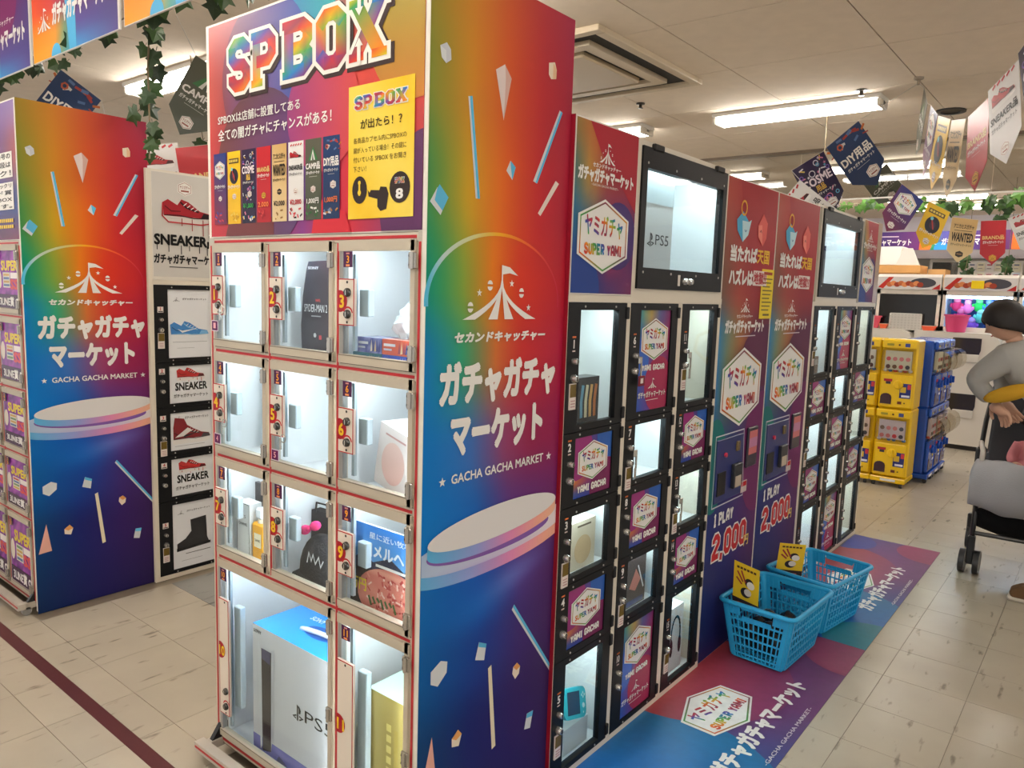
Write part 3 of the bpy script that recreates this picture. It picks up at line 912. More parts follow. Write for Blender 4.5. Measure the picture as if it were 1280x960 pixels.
# ---------------------------------------------------------------- the room: floor, ceiling, far walls
TS, TX, TY = 0.2835, 0.586, -0.019
HC = 2.88
def floor_mat():
    m = bpy.data.materials.new('vinyl_tile')
    m.use_nodes = True
    nt = m.node_tree
    b = nt.nodes['Principled BSDF']
    b.inputs['Roughness'].default_value = 0.24
    b.inputs['Specular IOR Level'].default_value = 0.4
    geo = nt.nodes.new('ShaderNodeNewGeometry')
    a = nt.nodes.new('ShaderNodeAttribute'); a.attribute_name = 'Col'
    oi = nt.nodes.new('ShaderNodeObjectInfo')
    mp = nt.nodes.new('ShaderNodeMapping'); mp.inputs['Scale'].default_value = (26, 6.5, 1); mp.inputs['Rotation'].default_value = (0, 0, .35)
    nt.links.new(geo.outputs['Position'], mp.inputs[0])
    n = nt.nodes.new('ShaderNodeTexNoise'); n.inputs['Scale'].default_value = 1.0; n.inputs['Detail'].default_value = 3
    nt.links.new(mp.outputs[0], n.inputs['Vector'])
    r = nt.nodes.new('ShaderNodeMapRange'); r.inputs[1].default_value = .635; r.inputs[2].default_value = .72; r.inputs[3].default_value = 1.0; r.inputs[4].default_value = .55
    nt.links.new(n.outputs['Fac'], r.inputs[0])
    n2 = nt.nodes.new('ShaderNodeTexNoise'); n2.inputs['Scale'].default_value = 2.3; n2.inputs['Detail'].default_value = 5
    nt.links.new(geo.outputs['Position'], n2.inputs['Vector'])
    rr = nt.nodes.new('ShaderNodeMapRange'); rr.inputs[1].default_value = .3; rr.inputs[2].default_value = .7; rr.inputs[3].default_value = .88; rr.inputs[4].default_value = 1.03
    nt.links.new(n2.outputs['Fac'], rr.inputs[0])
    r3 = nt.nodes.new('ShaderNodeMapRange'); r3.inputs[3].default_value = .96; r3.inputs[4].default_value = 1.02
    nt.links.new(oi.outputs['Random'], r3.inputs[0])
    m1 = nt.nodes.new('ShaderNodeMath'); m1.operation = 'MULTIPLY'
    nt.links.new(r.outputs[0], m1.inputs[0]); nt.links.new(rr.outputs[0], m1.inputs[1])
    m2 = nt.nodes.new('ShaderNodeMath'); m2.operation = 'MULTIPLY'
    nt.links.new(m1.outputs[0], m2.inputs[0]); nt.links.new(r3.outputs[0], m2.inputs[1])
    mx = nt.nodes.new('ShaderNodeMix'); mx.data_type = 'RGBA'; mx.blend_type = 'MULTIPLY'; mx.inputs['Factor'].default_value = 1
    nt.links.new(a.outputs['Color'], mx.inputs['A']); nt.links.new(m2.outputs[0], mx.inputs['B'])
    nt.links.new(mx.outputs['Result'], b.inputs['Base Color'])
    return m
VINYL = floor_mat()
floor = struct(obj('floor', MB().box(-9, 9, -7, 16, -.06, -.003, (120, 108, 92)), PAINT))
CRM, GRY = (184, 174, 157), (148, 146, 141)
tile_cream = MB().box(-TS / 2 + .0009, TS / 2 - .0009, -TS / 2 + .0009, TS / 2 - .0009, -.0028, 0, CRM).mesh('floor_tile')
tile_grey = MB().box(-TS / 2 + .0009, TS / 2 - .0009, -TS / 2 + .0009, TS / 2 - .0009, -.0028, 0, GRY).mesh('floor_tile_grey')
tile_cream.materials.append(VINYL); tile_grey.materials.append(VINYL)
def camproj(p):
    v = Vector(p) - CAM
    z = v.dot(fw)
    if z < .2:
        return None
    return 640 + F_PX * v.dot(r2) / z, 480 - F_PX * v.dot(u2) / z, z
cand, rest = [], []
for i in range(-32, 30):
    for j in range(-25, 57):
        x, y = TX + (i + .5) * TS, TY + (j + .5) * TS
        if not (-9 < x < 9 and -7 < y < 16):
            continue
        pr = camproj((x, y, 0))
        grey = (-2.33 < x < -.9 and y > .49)
        covered = (-.88 < x < .0 and .0 < y < 3.8) or (x < -2.33 and 0 < y < 4) or (.0 < x < .34 and .6 < y < 3.65)
        behind = pr and x < -.9 and y > .9
        if pr and -60 < pr[0] < 1340 and pr[1] < 1010 and not covered and not behind and not (x < -2.3 and y > 0):
            cand.append((pr[2], x, y, grey))
        elif not covered:
            rest.append((x, y, grey))
cand.sort()
for k, (d, x, y, g) in enumerate(cand):
    if k < 290:
        o = obj('floor_tile', tile_grey if g else tile_cream, VINYL, floor)
        o.location = (x, y, 0)
    else:
        rest.append((x, y, g))
mb = MB()
for x, y, g in rest:
    h = TS / 2 - .0009
    mb.add([(x - h, y - h, 0), (x + h, y - h, 0), (x + h, y + h, 0), (x - h, y + h, 0)], [(0, 1, 2, 3)], GRY if g else CRM)
far_tiles = obj('floor_tile_field', mb, VINYL, floor)
far_tiles['kind'] = 'stuff'
# dark red tape on the floor
tag(obj('floor_tape', MB().box(-4.6, -.2, -.178, -.132, 0, .0006, (84, 34, 36)), mat('tape', attr=True, rough=.5, noise=.1, nscale=60)), 'dark red tape line along the floor before the tall machines', 'floor tape')

# ceiling boards 0.91 m
CE = mat('ceiling_board', (242, 228, 210), rough=.85, noise=.06, nscale=9, spec=.15)
ceil = struct(obj('ceiling', MB().box(-9, 9, -7, 16, HC + .008, HC + .06, (110, 100, 88)), PAINT))
CB = .91
cboard = MB().box(-CB / 2 + .0035, CB / 2 - .0035, -CB / 2 + .0035, CB / 2 - .0035, 0, .007, (200, 190, 170)).mesh('ceiling_board')
cboard.materials.append(CE)
mb = MB()
nb = 0
for i in range(-9, 9):
    for j in range(-8, 17):
        x, y = -.006 + (i + .5) * CB, 2.632 + (j - 3 + .5) * CB
        if not (-8.5 < x < 8.5 and -6.5 < y < 15.5):
            continue
        pr = camproj((x, y, HC))
        if pr and -150 < pr[0] < 1420 and -150 < pr[1] < 500 and pr[2] < 9:
            o = obj('ceiling_board', cboard, CE, ceil)
            o.location = (x, y, HC)
        else:
            h = CB / 2 - .002
            mb.add([(x - h, y - h, HC), (x - h, y + h, HC), (x + h, y + h, HC), (x + h, y - h, HC)], [(0, 1, 2, 3)])
o = obj('ceiling_board_field', mb, CE, ceil)
o['kind'] = 'stuff'

# fluorescent fixtures
def fixture(x0, x1, y, label):
    t = thing('ceiling_light', label, 'ceiling light', ((x0 + x1) / 2, y, HC), group='fluorescent ceiling lights')
    hs = MB()
    hs.box(x0, x1, y - .11, y + .11, HC - .03, HC, (238, 234, 226), .004)
    hs.box(x0, x1, y - .022, y + .022, HC - .06, HC - .03, (238, 234, 226))
    obj('housing', hs, PAINT, t)
    for s in (-1, 1):
        obj('end_cap', MB().box(x0 if s < 0 else x1 - .03, x0 + .03 if s < 0 else x1, y - .1, y + .1, HC - .082, HC - .03, (228, 220, 206), .008), PAINT, t)
        obj('tube', MB().cyl((x0 + .03, y + s * .062, HC - .058), (x1 - .03, y + s * .062, HC - .058), .021, 10), TUBE, t)
lights = [(-1.5, -.27, 4.68, 'long ceiling light in front of the clear hanging screen, nearest the vent'),
          (-3.35, -2.12, 4.68, 'ceiling light showing just above the lit console cabinet'),
          (-2.25, -.98, 1.62, 'ceiling light right above the tall rainbow machine'),
          (-4.75, -3.5, 1.62, 'ceiling light behind the hanging ivy on the left'),
          (-1.5, -.27, 7.4, 'ceiling light beyond the clear screen behind the navy pennant'),
          (-3.35, -2.12, 7.4, 'ceiling light beyond the clear screen, above the twin pay panels'),
          (.35, 1.58, 7.4, 'ceiling light beyond the clear screen at the right edge'),
          (-1.5, -.27, 10.1, 'ceiling light above the far ivy garland'),
          (-3.35, -2.12, 10.1, 'far ceiling light peeking over the second locker'),
          (.35, 1.58, 10.1, 'far ceiling light above the far banner on the right'),
          (-1.6, -.2, 11.3, 'farthest ceiling light just above the long banner')]
for a in lights:
    fixture(*a)
for x0, y in ((.35, -.9), (-1.5, -.9), (2.2, 1.62), (1.1, 4.68), (-3.35, -.9), (.35, -3.6), (-1.5, -3.6), (2.2, -.9), (2.2, 7.4), (-5.2, 4.68), (-5.2, 7.4), (-3.35, -3.6)):
    fixture(x0, x0 + 1.23, y, 'ceiling light of the row outside the picture')

# air conditioner cassette
t = thing('air_conditioner', 'square four-way air conditioner vent set in the ceiling', 'air vent', (-1.79, 3.02, HC))
AX0, AX1, AY0, AY1 = -2.43, -1.155, 2.385, 3.66
ACR = (214, 198, 172)
def ringz(mb, x0, x1, y0, y1, wd, z0, z1, col):
    mb.box(x0, x1, y0, y0 + wd, z0, z1, col); mb.box(x0, x1, y1 - wd, y1, z0, z1, col)
    mb.box(x0, x0 + wd, y0 + wd, y1 - wd, z0, z1, col); mb.box(x1 - wd, x1, y0 + wd, y1 - wd, z0, z1, col)
mb = MB(); ringz(mb, AX0, AX1, AY0, AY1, .06, HC - .035, HC, ACR); obj('outer_frame', mb, PAINT, t, bevel=.006)
mb = MB(); ringz(mb, AX0 + .06, AX1 - .06, AY0 + .06, AY1 - .06, .11, HC - .012, HC, (20, 18, 16)); obj('air_slot', mb, DARK, t)
mb = MB(); ringz(mb, AX0 + .17, AX1 - .17, AY0 + .17, AY1 - .17, .075, HC - .04, HC, ACR); obj('inner_frame', mb, PAINT, t)
mb = MB(); ringz(mb, AX0 + .245, AX1 - .245, AY0 + .245, AY1 - .245, .06, HC - .015, HC, (22, 20, 18)); obj('return_gap', mb, DARK, t)
obj('return_grille', MB().box(AX0 + .30, AX1 - .30, AY0 + .30, AY1 - .30, HC - .05, HC - .01, (206, 188, 160), .01), mat('ac_gloss', attr=True, rough=.2), t)
# small ceiling fittings
def fitting(name, label, cat, x, y, prof, col):
    tag(obj(name, MB().lathe(prof, (x, y, HC), n=16, col=col), PAINT, smooth=True), label, cat)
fitting('ceiling_speaker', 'dark round ceiling outlet above the hanging pennants', 'ceiling speaker', .02, 5.37, [(.105, 0), (.105, -.012), (.07, -.014), (.065, -.004), (0, -.004)], (40, 38, 36))
fitting('sprinkler', 'small sprinkler head beside the long ceiling light', 'sprinkler', -.364, 4.446, [(.035, 0), (.035, -.008), (.012, -.012), (.012, -.035), (.02, -.04), (0, -.042)], (70, 64, 56))
fitting('ceiling_hook', 'little round hook holder where the pennant string meets the ceiling', 'hook', .007, 4.333, [(.03, 0), (.028, -.012), (.008, -.02), (.008, -.045), (0, -.046)], (150, 136, 116))
fitting('sprinkler', 'small dark sprinkler head above the lit console cabinet', 'sprinkler', -1.815, 4.004, [(.032, 0), (.032, -.008), (.012, -.012), (.012, -.03), (.022, -.036), (0, -.038)], (50, 46, 40))

# clear smoke screen hanging across the ceiling
t = thing('smoke_screen', 'clear hanging smoke screen across the ceiling with dark rail', 'screen', (.2, 6.4, HC))
obj('top_rail', MB().box(-4.6, 5.0, 6.375, 6.425, HC - .03, HC, (104, 90, 74)), PAINT, t)
for i in range(6):
    x0 = -4.6 + i * 1.6
    obj('pane', MB().box(x0 + .002, x0 + 1.598, 6.398, 6.402, 2.405, HC - .03), glass('smoke_glass', (226, 226, 224), .06), t)
obj('bottom_rail', MB().box(-4.6, 5.0, 6.392, 6.408, 2.392, 2.405, (236, 232, 224)), PAINT, t)

# far end of the shop
WALLP = mat('wall_paint', (232, 226, 216), rough=.8, noise=.04, nscale=3)
struct(obj('wall_back', MB().box(-9, 9, 15.6, 15.8, 0, HC, (230, 224, 214)), WALLP))
sof = struct(obj('trim_1', MB().box(-4.5, 7, 12.95, 13.4, 2.20, HC, (224, 220, 222)), mat('soffit_paint', (196, 190, 196), rough=.8)))
LAV = (226, 222, 224)

# ---------------------------------------------------------------- tall machine with red striped frame
RED, RCREAM = (186, 34, 44), (206, 196, 180)
RAILM = mat('striped_rail', attr=True, rough=.42, metal=.12)
def vrail(t, x, w, z0, z1, y0=-.001, y1=.025):
    mb = MB().box(x - w / 2, x + w / 2, y0, y1, z0, z1, RCREAM)
    mb.box(x - .0033, x + .0033, y0 - .0012, y0 + .002, z0, z1, RED)
    return obj('upright', mb, RAILM, t)
def hrail(t, x0, x1, z, w, y0=0, y1=.025):
    mb = MB().box(x0, x1, y0, y1, z - w / 2, z + w / 2, RCREAM)
    mb.box(x0 + .005, x1 - .005, y0 - .0012, y0 + .002, z - .0035, z + .0035, RED)
    for zz in (z - w / 2, z + w / 2 - .0014):
        mb.box(x0, x1, y0 - .0008, y0 + .002, zz, zz + .0014, (96, 88, 78))
    return obj('crossbar', mb, RAILM, t)

def cell_door(t, x0, x1, z0, z1, num, plate, poster=None, keytag=False):
    mb = MB()
    c = (194, 184, 166)
    y0, y1 = -.007, .012
    mb.box(x0, x0 + .013, y0 + .004, y1, z0, z1, (150, 148, 146))
    mb.box(x1 - .014, x1, y0, y1, z0, z1, c)
    mb.box(x0, x1 - .002, y0, y1, z1 - .023, z1, c)
    mb.box(x0, x1 - .002, y0, y1, z0, z0 + .021, c)
    mb.box(x0, x1 - .002, y0 - .0006, y0 + .001, z0 + .018, z0 + .0205, (126, 116, 104))
    d = obj('door', mb, RAILM, t)
    obj('glass_pane', MB().box(x0 + .012, x1 - .013, 0, .004, z0 + .02, z1 - .022), GLASS, d)
    hz = [z1 - .045, z0 + .04] + ([(z0 + z1) / 2] if z1 - z0 > .4 else [])
    for z in hz:
        h = MB()
        h.box(x1 - .014, x1 + .008, y0 - .008, y0, z - .018, z + .018, (176, 172, 166), .002)
        h.cyl((x1 - .002, y0 - .009, z - .018), (x1 - .002, y0 - .009, z + .018), .0045, 8, (196, 192, 186))
        for s in (-.010, .010):
            h.box(x1 - .011, x1 - .006, y0 - .0095, y0 - .007, z + s - .002, z + s + .002, (70, 64, 58))
        obj('hinge', h, mat('hinge_metal', attr=True, rough=.25, metal=.85), d)
    px0, px1, pz0, pz1 = plate
    if poster is None:
        P = PR((0, y0 - .006, 0), (1, 0, 0), (0, 0, 1), (0, -1, 0))
        P.box(px0, px1, y0 - .0058, y0 + .001, pz0, pz1, (206, 186, 172))
        P.rect(px0, pz0, px1, pz1, (182, 44, 48), 0)
        P.rect(px0 + .0025, pz0 + .0025, px1 - .0025, pz1 - .0025, (228, 216, 202), 1)
        cz = (pz0 + pz1) / 2 if pz1 - pz0 < .2 else pz0 + (pz1 - pz0) * .55
        R = .026
        P.disc(px0 + .008, cz + .002, R, (164, 28, 40), 2, clip=(px0, pz0, px1, pz1))
        P.text(str(num), px0 + .003, cz - .013, px0 + (.026 if num < 10 else .031), cz + .016, (236, 186, 40), 3, bold=.05, keep=True)
        k1, k2 = (pz0 + .078, pz0 + .027) if pz1 - pz0 < .2 else (pz0 + .078, pz0 + .03)
        P.ring(px0 + .037, k2, .0165, .004, (190, 40, 46), 2, n=14, a0=.2, a1=2.8)
        for z in (pz0 + .008, pz1 - .008):
            P.disc(px0 + .034, z, .0035, (60, 56, 54), 2, n=8)
        pl = obj('lock_plate', P, PRINTG, d)
        for z in (k1, k2):
            k = MB().lathe([(.0105, 0), (.0105, -.006), (.008, -.009), (.0, -.009)], (px0 + .037, y0 - .006, z), 'y', 12, (78, 76, 74))
            k.box(px0 + .0355, px0 + .0385, y0 - .0157, y0 - .0145, z - .006, z + .006, (210, 208, 204))
            obj('lock_cylinder', k, mat('lock_metal', attr=True, rough=.25, metal=.8), d, smooth=True)
        obj('latch_box', MB().box(px1 - .012, px1 + .022, .012, .030, pz0 + .022, pz1 - .024, (190, 204, 212), .002), mat('zinc', attr=True, rough=.35, metal=.15), d)
        obj('latch_bar', MB().box(x0 + .030, x0 + .040, .012, .020, z0 + .03, z1 - .03, (168, 182, 190)), mat('zinc', attr=True), d)
    S = PR((0, y0 - .0005, 0), (1, 0, 0), (0, 0, 1), (0, -1, 0))
    sx, sz = x0 + .019, z1 - .061
    S.rect(sx, sz, sx + .034, sz + .037, (74, 28, 70), 0)
    S.text(str(num), sx + .009, sz + .010, sx + .025, sz + .027, (236, 150, 40), 1, bold=.03, keep=True)
    S.rect(sx + .01, sz + .002, sx + .024, sz + .007, (220, 130, 90), 1); S.rect(sx + .011, sz + .030, sx + .023, sz + .034, (190, 120, 120), 1)
    obj('number_sticker', S, PRINTG, d)
    return d

def tall_machine(xo, name, label, rows, header, poster_fn=None, big=None):
    t = thing(name, label, 'prize machine', (xo - .44, .26, 0))
    H = 2.147
    X0 = -.882
    def px(x): return x + xo
    # shell
    obj('left_side_board', MB().box(px(X0), px(X0 + .012), .0255, .52, .06, H, (224, 220, 212)), PAINT, t)
    sb = obj('right_side_board', MB().box(px(-.012), px(0), -.001, .52, .012, H, (230, 224, 214)), PAINT, t)
    obj('printed_artwork', side_art((px(0) + .0004, 0, 0.012 - .012)), PRINT, sb)
    obj('back_board', MB().box(px(X0 + .012), px(-.012), .50, .512, .06, H, (224, 222, 216)), PAINT, t)
    obj('top_board', MB().box(px(X0 + .0125), px(-.0125), .021, .50, H - .008, H - .002, (230, 224, 214)), PAINT, t)
    hb = obj('header_board', MB().box(px(X0), px(-.0122), 0, .02, rows[0] + .011, H, (232, 226, 216)), PAINT, t)
    if header is not None:
        header.v = [(a + xo, b, c) for a, b, c in header.v]
        obj('printed_artwork', header, PRINTG, hb)
    # frame
    vrail(t, px(-.870), .024, .045, rows[0] - .011)
    vrail(t, px(-.0185), .0125, .045, rows[0] - .011)
    for x in (-.583, -.297):
        vrail(t, px(x), .016, (rows[-1] + .01) if (x == -.583 and big) else .06, rows[0] - .011)
    for i, z in enumerate(rows):
        hrail(t, px(X0 + .024), px(-.025), z, .022)
    hrail(t, px(X0 + .024), px(-.025), .052, .026)
    for x in (-.870, -.0185):
        obj('corner_joint', MB().box(px(x) - (.012 if x < -.5 else .00625), px(x) + (.012 if x < -.5 else .00625), -.001, .025, rows[0] - .011, rows[0] + .011, (190, 184, 174)), RAILM, t)
    # base with castors
    mb = MB().box(px(X0), px(0), -.075, -.045, .036, .062, (196, 188, 176))
    mb.box(px(X0 + .004), px(-.004), -.0762, -.074, .046, .052, RED)
    obj('base_rail', mb, RAILM, t)
    for x in (X0 + .02, -.03):
        b = MB().extrude([(-.05, .03), (0.02, .03), (.02, .10), (0, .10)], (px(x) - .008, 0, 0), (0, 1, 0), (0, 0, 1), (1, 0, 0), .016, (28, 28, 30))
        obj('bracket', b, PAINT, t)
        obj('side_runner', MB().box(px(x) - .014, px(x) + .014, -.06, .50, .03, .055, (190, 182, 170)), RAILM, t)
        for y in (-.035, .45):
            c = MB().cyl((px(x) - .010, y, .018), (px(x) + .010, y, .018), .018, 14, (150, 150, 148))
            c.box(px(x) - .014, px(x) + .014, y - .012, y + .012, .028, .036, (90, 90, 90))
            obj('castor', c, PAINT, t)
    cols = [(-.857, -.598), (-.575, -.312), (-.289, -.028)]
    bots = rows[1:] + [.054]
    n = 1
    for i, z in enumerate(rows):
        zb = bots[i] + .012
        cl = cols
        if i == len(rows) - 1 and big:
            cl = [(-.857, -.312), cols[2]]
        for j, (a, b) in enumerate(cl):
            h = z - zb
            if h > .4:
                plate = (a + .018 if j == 0 else a + .009, (a + .07 if j == 0 else a + .071), .15 if j == 0 else .13, .514)
            else:
                pc = (z + zb) / 2 - .002
                plate = (a + .008, a + .066, pc - .055, pc + .055)
            plate = (plate[0] + xo, plate[1] + xo, plate[2], plate[3])
            d = cell_door(t, a + xo, b + xo, zb, z - .007, n, plate, poster=poster_fn)
            if poster_fn:
                poster_fn(d, a + xo + .012, b + xo - .014, zb + .02, z - .03, n)
            else:
                zt = z - .012
                obj('led_strip', MB().box(px(a + .02), px(b - .02), (.014), .024, zt - .006, zt, (255, 255, 255)), LED, t)
                obj('led_strip', MB().box(px(b - .013), px(b - .008), .014, .020, zb + .02, zt - .02, (255, 255, 255)), LED, t)
            n += 1
    W = (236, 240, 244)
    if not poster_fn:
        for z in rows + [.054]:
            obj('shelf', MB().box(px(X0 + .012), px(-.012), .013, .50, z - .008, z + .002, W), WHITE, t)
        for x in (-.583, -.297):
            lo = rows[-1] if (x == -.583 and big) else .056
            obj('divider', MB().box(px(x) - .003, px(x) + .003, .013, .50, lo + .002, rows[0] - .008, W), WHITE, t)
        obj('inner_back', MB().box(px(X0 + .012), px(-.012), .44, .446, .056, rows[0] - .008, W), WHITE, t)
        for x in (X0 + .013, -.018):
            obj('inner_side', MB().box(px(x), px(x) + .004, .013, .44, .056, rows[0] - .008, W), WHITE, t)
    return t

sp = tall_machine(0, 'prize_machine', 'tall rainbow machine with lit prize cells and a large SP BOX header', [1.560, 1.2525, .944, .636], header_art(), big=True)

def purple_poster(d, x0, x1, z0, z1, n):
    obj('poster_backing', MB().box(x0 - .001, x1 + .001, -.0026, -.0012, z0 - .006, z1 + .006), mat('poster_card', (170, 150, 140), rough=.6), d)
    P = PR((0, -.003, 0), (1, 0, 0), (0, 0, 1), (0, -1, 0))
    w, h = x1 - x0, z1 - z0
    X = lambda a: x0 + a * w
    Y = lambda b: z0 + b * h
    rnd = random.Random(n)
    P.rect(x0, z0, x1, z1, lambda x, y: mixc((96, 30, 120), (170, 70, 180), rnd.random()), 0, 10, 12)
    P.text('SUPER', X(.22), Y(.66), X(.98), Y(.82), (236, 206, 60), 1, bold=.06)
    P.rect(X(.28), Y(.36), X(.62), Y(.62), (226, 220, 210), 1)
    for i in range(4):
        P.rect(X(.31), Y(.38 + .06 * i), X(.59), Y(.42 + .06 * i), rnd.choice([(180, 60, 60), (90, 110, 160), (200, 160, 90), (110, 140, 100)]), 2)
    P.rect(X(.64), Y(.52), X(.98), Y(.62), (240, 230, 230), 1)
    P.text('SS', X(.64), Y(.34), X(.98), Y(.5), (214, 70, 80), 1, bold=.07)
    P.disc(X(.1), Y(.5), w * .1, (226, 214, 200), 1, ry=h * .16)
    P.rect(x0, z0, x1, Y(.24), (66, 22, 74), 2)
    P.text('3LINE賞 ' + 'ABCDEFGHJKNLPQO'[(n - 1) % 15], X(.1), Y(.04), X(.98), Y(.2), WH, 3, bold=.05)
    obj('prize_poster', P, PRINTG, d)
def left_header():
    P = PR((0, -.0005, 0), (1, 0, 0), (0, 0, 1), (0, -1, 0))
    b = (-.868, 1.592, -.014, 2.141)
    P.rect(*b, gridcol([(0, [(0, (90, 70, 140)), (1, (150, 130, 180))]), (.4, [(0, (60, 70, 150)), (.8, (110, 70, 120)), (1, (170, 90, 90))]), (.75, [(0, (90, 40, 110)), (1, (36, 60, 130))]), (1, [(0, (60, 30, 90)), (1, (110, 36, 76))])], *b), 0, 14, 14)
    for z0, z1, tx in ((1.842, 1.944, ['ドアに書かれた番号の', '景品をGET！上段は', '要チェック！']), (1.714, 1.823, ['鍵番号、開けてビックリ', '豪華カード賞', 'お得感満載BOX', '開催中です。'])):
        P.rect(-.62, z0, -.052, z1, (238, 234, 228), 2)
        k = len(tx)
        for i, s in enumerate(tx):
            hh = (z1 - z0) / k
            P.text(s, -.60, z1 - hh * (i + 1) + hh * .18, -.07, z1 - hh * i - hh * .14, (50, 46, 50), 3, bold=.02)
    for i in range(24):
        P.rect(-.62 + .0233 * i, 1.662, -.602 + .0233 * i, 1.677, (236, 196, 60), 3); P.rect(-.62 + .0233 * i, 1.638, -.602 + .0233 * i, 1.652, (236, 196, 60), 3)
    return P
lm = tall_machine(-2.327, 'prize_machine', 'tall rainbow machine at left with purple posters in its cells', [1.578, 1.275, .968, .685, .411], left_header(), poster_fn=purple_poster)
# ---------------------------------------------------------------- lockers with black doors
NUMS = {}
LOCKM = mat('lock_metal', attr=True, rough=.25, metal=.8)
DOORM = mat('black_door', attr=True, rough=.42, spec=.25)
def ring_x(mb, x0, x1, y0, y1, z0, z1, gy0, gy1, gz0, gz1, col):
    mb.box(x0, x1, y0, gy0, z0, z1, col); mb.box(x0, x1, gy1, y1, z0, z1, col)
    mb.box(x0, x1, gy0, gy1, z0, gz0, col); mb.box(x0, x1, gy0, gy1, gz1, z1, col)

def print_door_art(X, y0, y1, z0, z1, tall, var):
    P = PR((X, 0, 0), (0, 1, 0), (0, 0, 1), (1, 0, 0))
    w, h = y1 - y0, z1 - z0
    yami_bg(P, y0, z0, y1, z1, 0, 2 if tall else 1)
    cx = (y0 + y1) / 2
    if tall:
        yami_hex(P, cx, z1 - h * .29, w * .84, h * .42, 3, small=True)
        P.block('YAMI GACHA', cx - w * .36, z1 - h * .6, cx + w * .36, z1 - h * .54, WH, 3, sw=1.5)
        tent(P, cx, z1 - h * .78, w * .24, h * .1, WH, 3, dots=False)
        P.text(GACHA, cx - w * .44, z1 - h * .87, cx + w * .44, z1 - h * .81, WH, 3, bold=.04)
        P.rect(cx - w * .2, z1 - h * .9, cx + w * .2, z1 - h * .895, WH, 3)
    else:
        yami_hex(P, cx, z0 + h * .58, w * .78, h * .66, 3, small=True)
        P.block('YAMI GACHA', cx - w * .38, z0 + h * .08, cx + w * .38, z0 + h * .2, WH, 3, sw=1.5)
    return P

def shoe_art(X, y0, y1, z0, z1, n):
    P = PR((X, 0, 0), (0, 1, 0), (0, 0, 1), (1, 0, 0))
    w, h = y1 - y0, z1 - z0
    cx = (y0 + y1) / 2
    P.rect(y0, z0, y1, z1, (236, 238, 242), 0)
    if n in (1, 3, 5):
        tent(P, y0 + w * .2, z1 - h * .17 if n != 3 else z1 - h * .2, w * .14, w * .08, (120, 120, 126), 1, dots=False)
        P.text(GACHA, y0 + w * .34, z1 - h * .15 if n != 3 else z1 - h * .19, y1 - w * .1, z1 - h * .12 if n != 3 else z1 - h * .12, (70, 70, 76), 1, bold=.03)
    if n == 1:
        sneaker(P, cx, z0 + h * .4, w * .9, 1, (60, 130, 200), (232, 236, 240), (120, 180, 226), swoosh=(236, 240, 244))
        P.rect(y0 + w * .1, z0 + h * .23, y1 - w * .1, z0 + h * .235, (120, 124, 130), 1)
        P.rect(y0 + w * .2, z0 + h * .14, y1 - w * .4, z0 + h * .145, (170, 172, 178), 1)
    elif n in (2, 4):
        sneaker(P, cx, z0 + h * .76, w * .66, 1, (190, 44, 44), (238, 232, 230), (90, 30, 34))
        for i in range(6):
            P.stroke([(cx - w * .25 + w * .1 * i, z0 + h * .66), (cx - w * .25 + w * .1 * i, z0 + h * (.62 - .03 * (i % 3)))], .003, (190, 44, 44), 1)
        P.text('SNEAKER', y0 + w * .14, z0 + h * .34, y1 - w * .12, z0 + h * .54, (24, 24, 26), 1, bold=.05)
        P.text(GACHA, y0 + w * .1, z0 + h * .14, y1 - w * .1, z0 + h * .24, (40, 40, 44), 1, bold=.03)
    elif n == 3:
        sneaker(P, cx, z0 + h * .38, w * .9, 1, (132, 34, 42), (238, 236, 234), (70, 62, 66), high=True, swoosh=(44, 40, 44))
        P.poly([(cx - w * .4, z0 + h * .34), (cx - w * .2, z0 + h * .36), (cx + .0, z0 + h * .5), (cx - w * .1, z0 + h * .58)], (226, 220, 216), 4)
        P.rect(y0 + w * .1, z0 + h * .1, y1 - w * .2, z0 + h * .11, (150, 152, 158), 1)
    else:
        bz = z0 + h * .3
        P.poly([(y0 + w * .42, z0 + h * .72), (y0 + w * .8, z0 + h * .74), (y0 + w * .82, bz + h * .1), (y0 + w * .88, bz), (y0 + w * .1, bz - h * .02), (y0 + w * .1, bz + h * .08), (y0 + w * .3, bz + h * .14), (y0 + w * .44, bz + h * .24)], (42, 42, 44), 2)
        P.poly([(y0 + w * .09, bz - h * .04), (y0 + w * .9, bz - h * .01), (y0 + w * .9, bz + h * .03), (y0 + w * .09, bz + h * .01)], (28, 28, 30), 3)
        P.rect(y0 + w * .3, z0 + h * .2, y1 - w * .1, z0 + h * .21, (80, 80, 84), 1)
        P.rect(y0 + w * .2, z0 + h * .1, y1 - w * .3, z0 + h * .105, (150, 150, 156), 1)
    return P

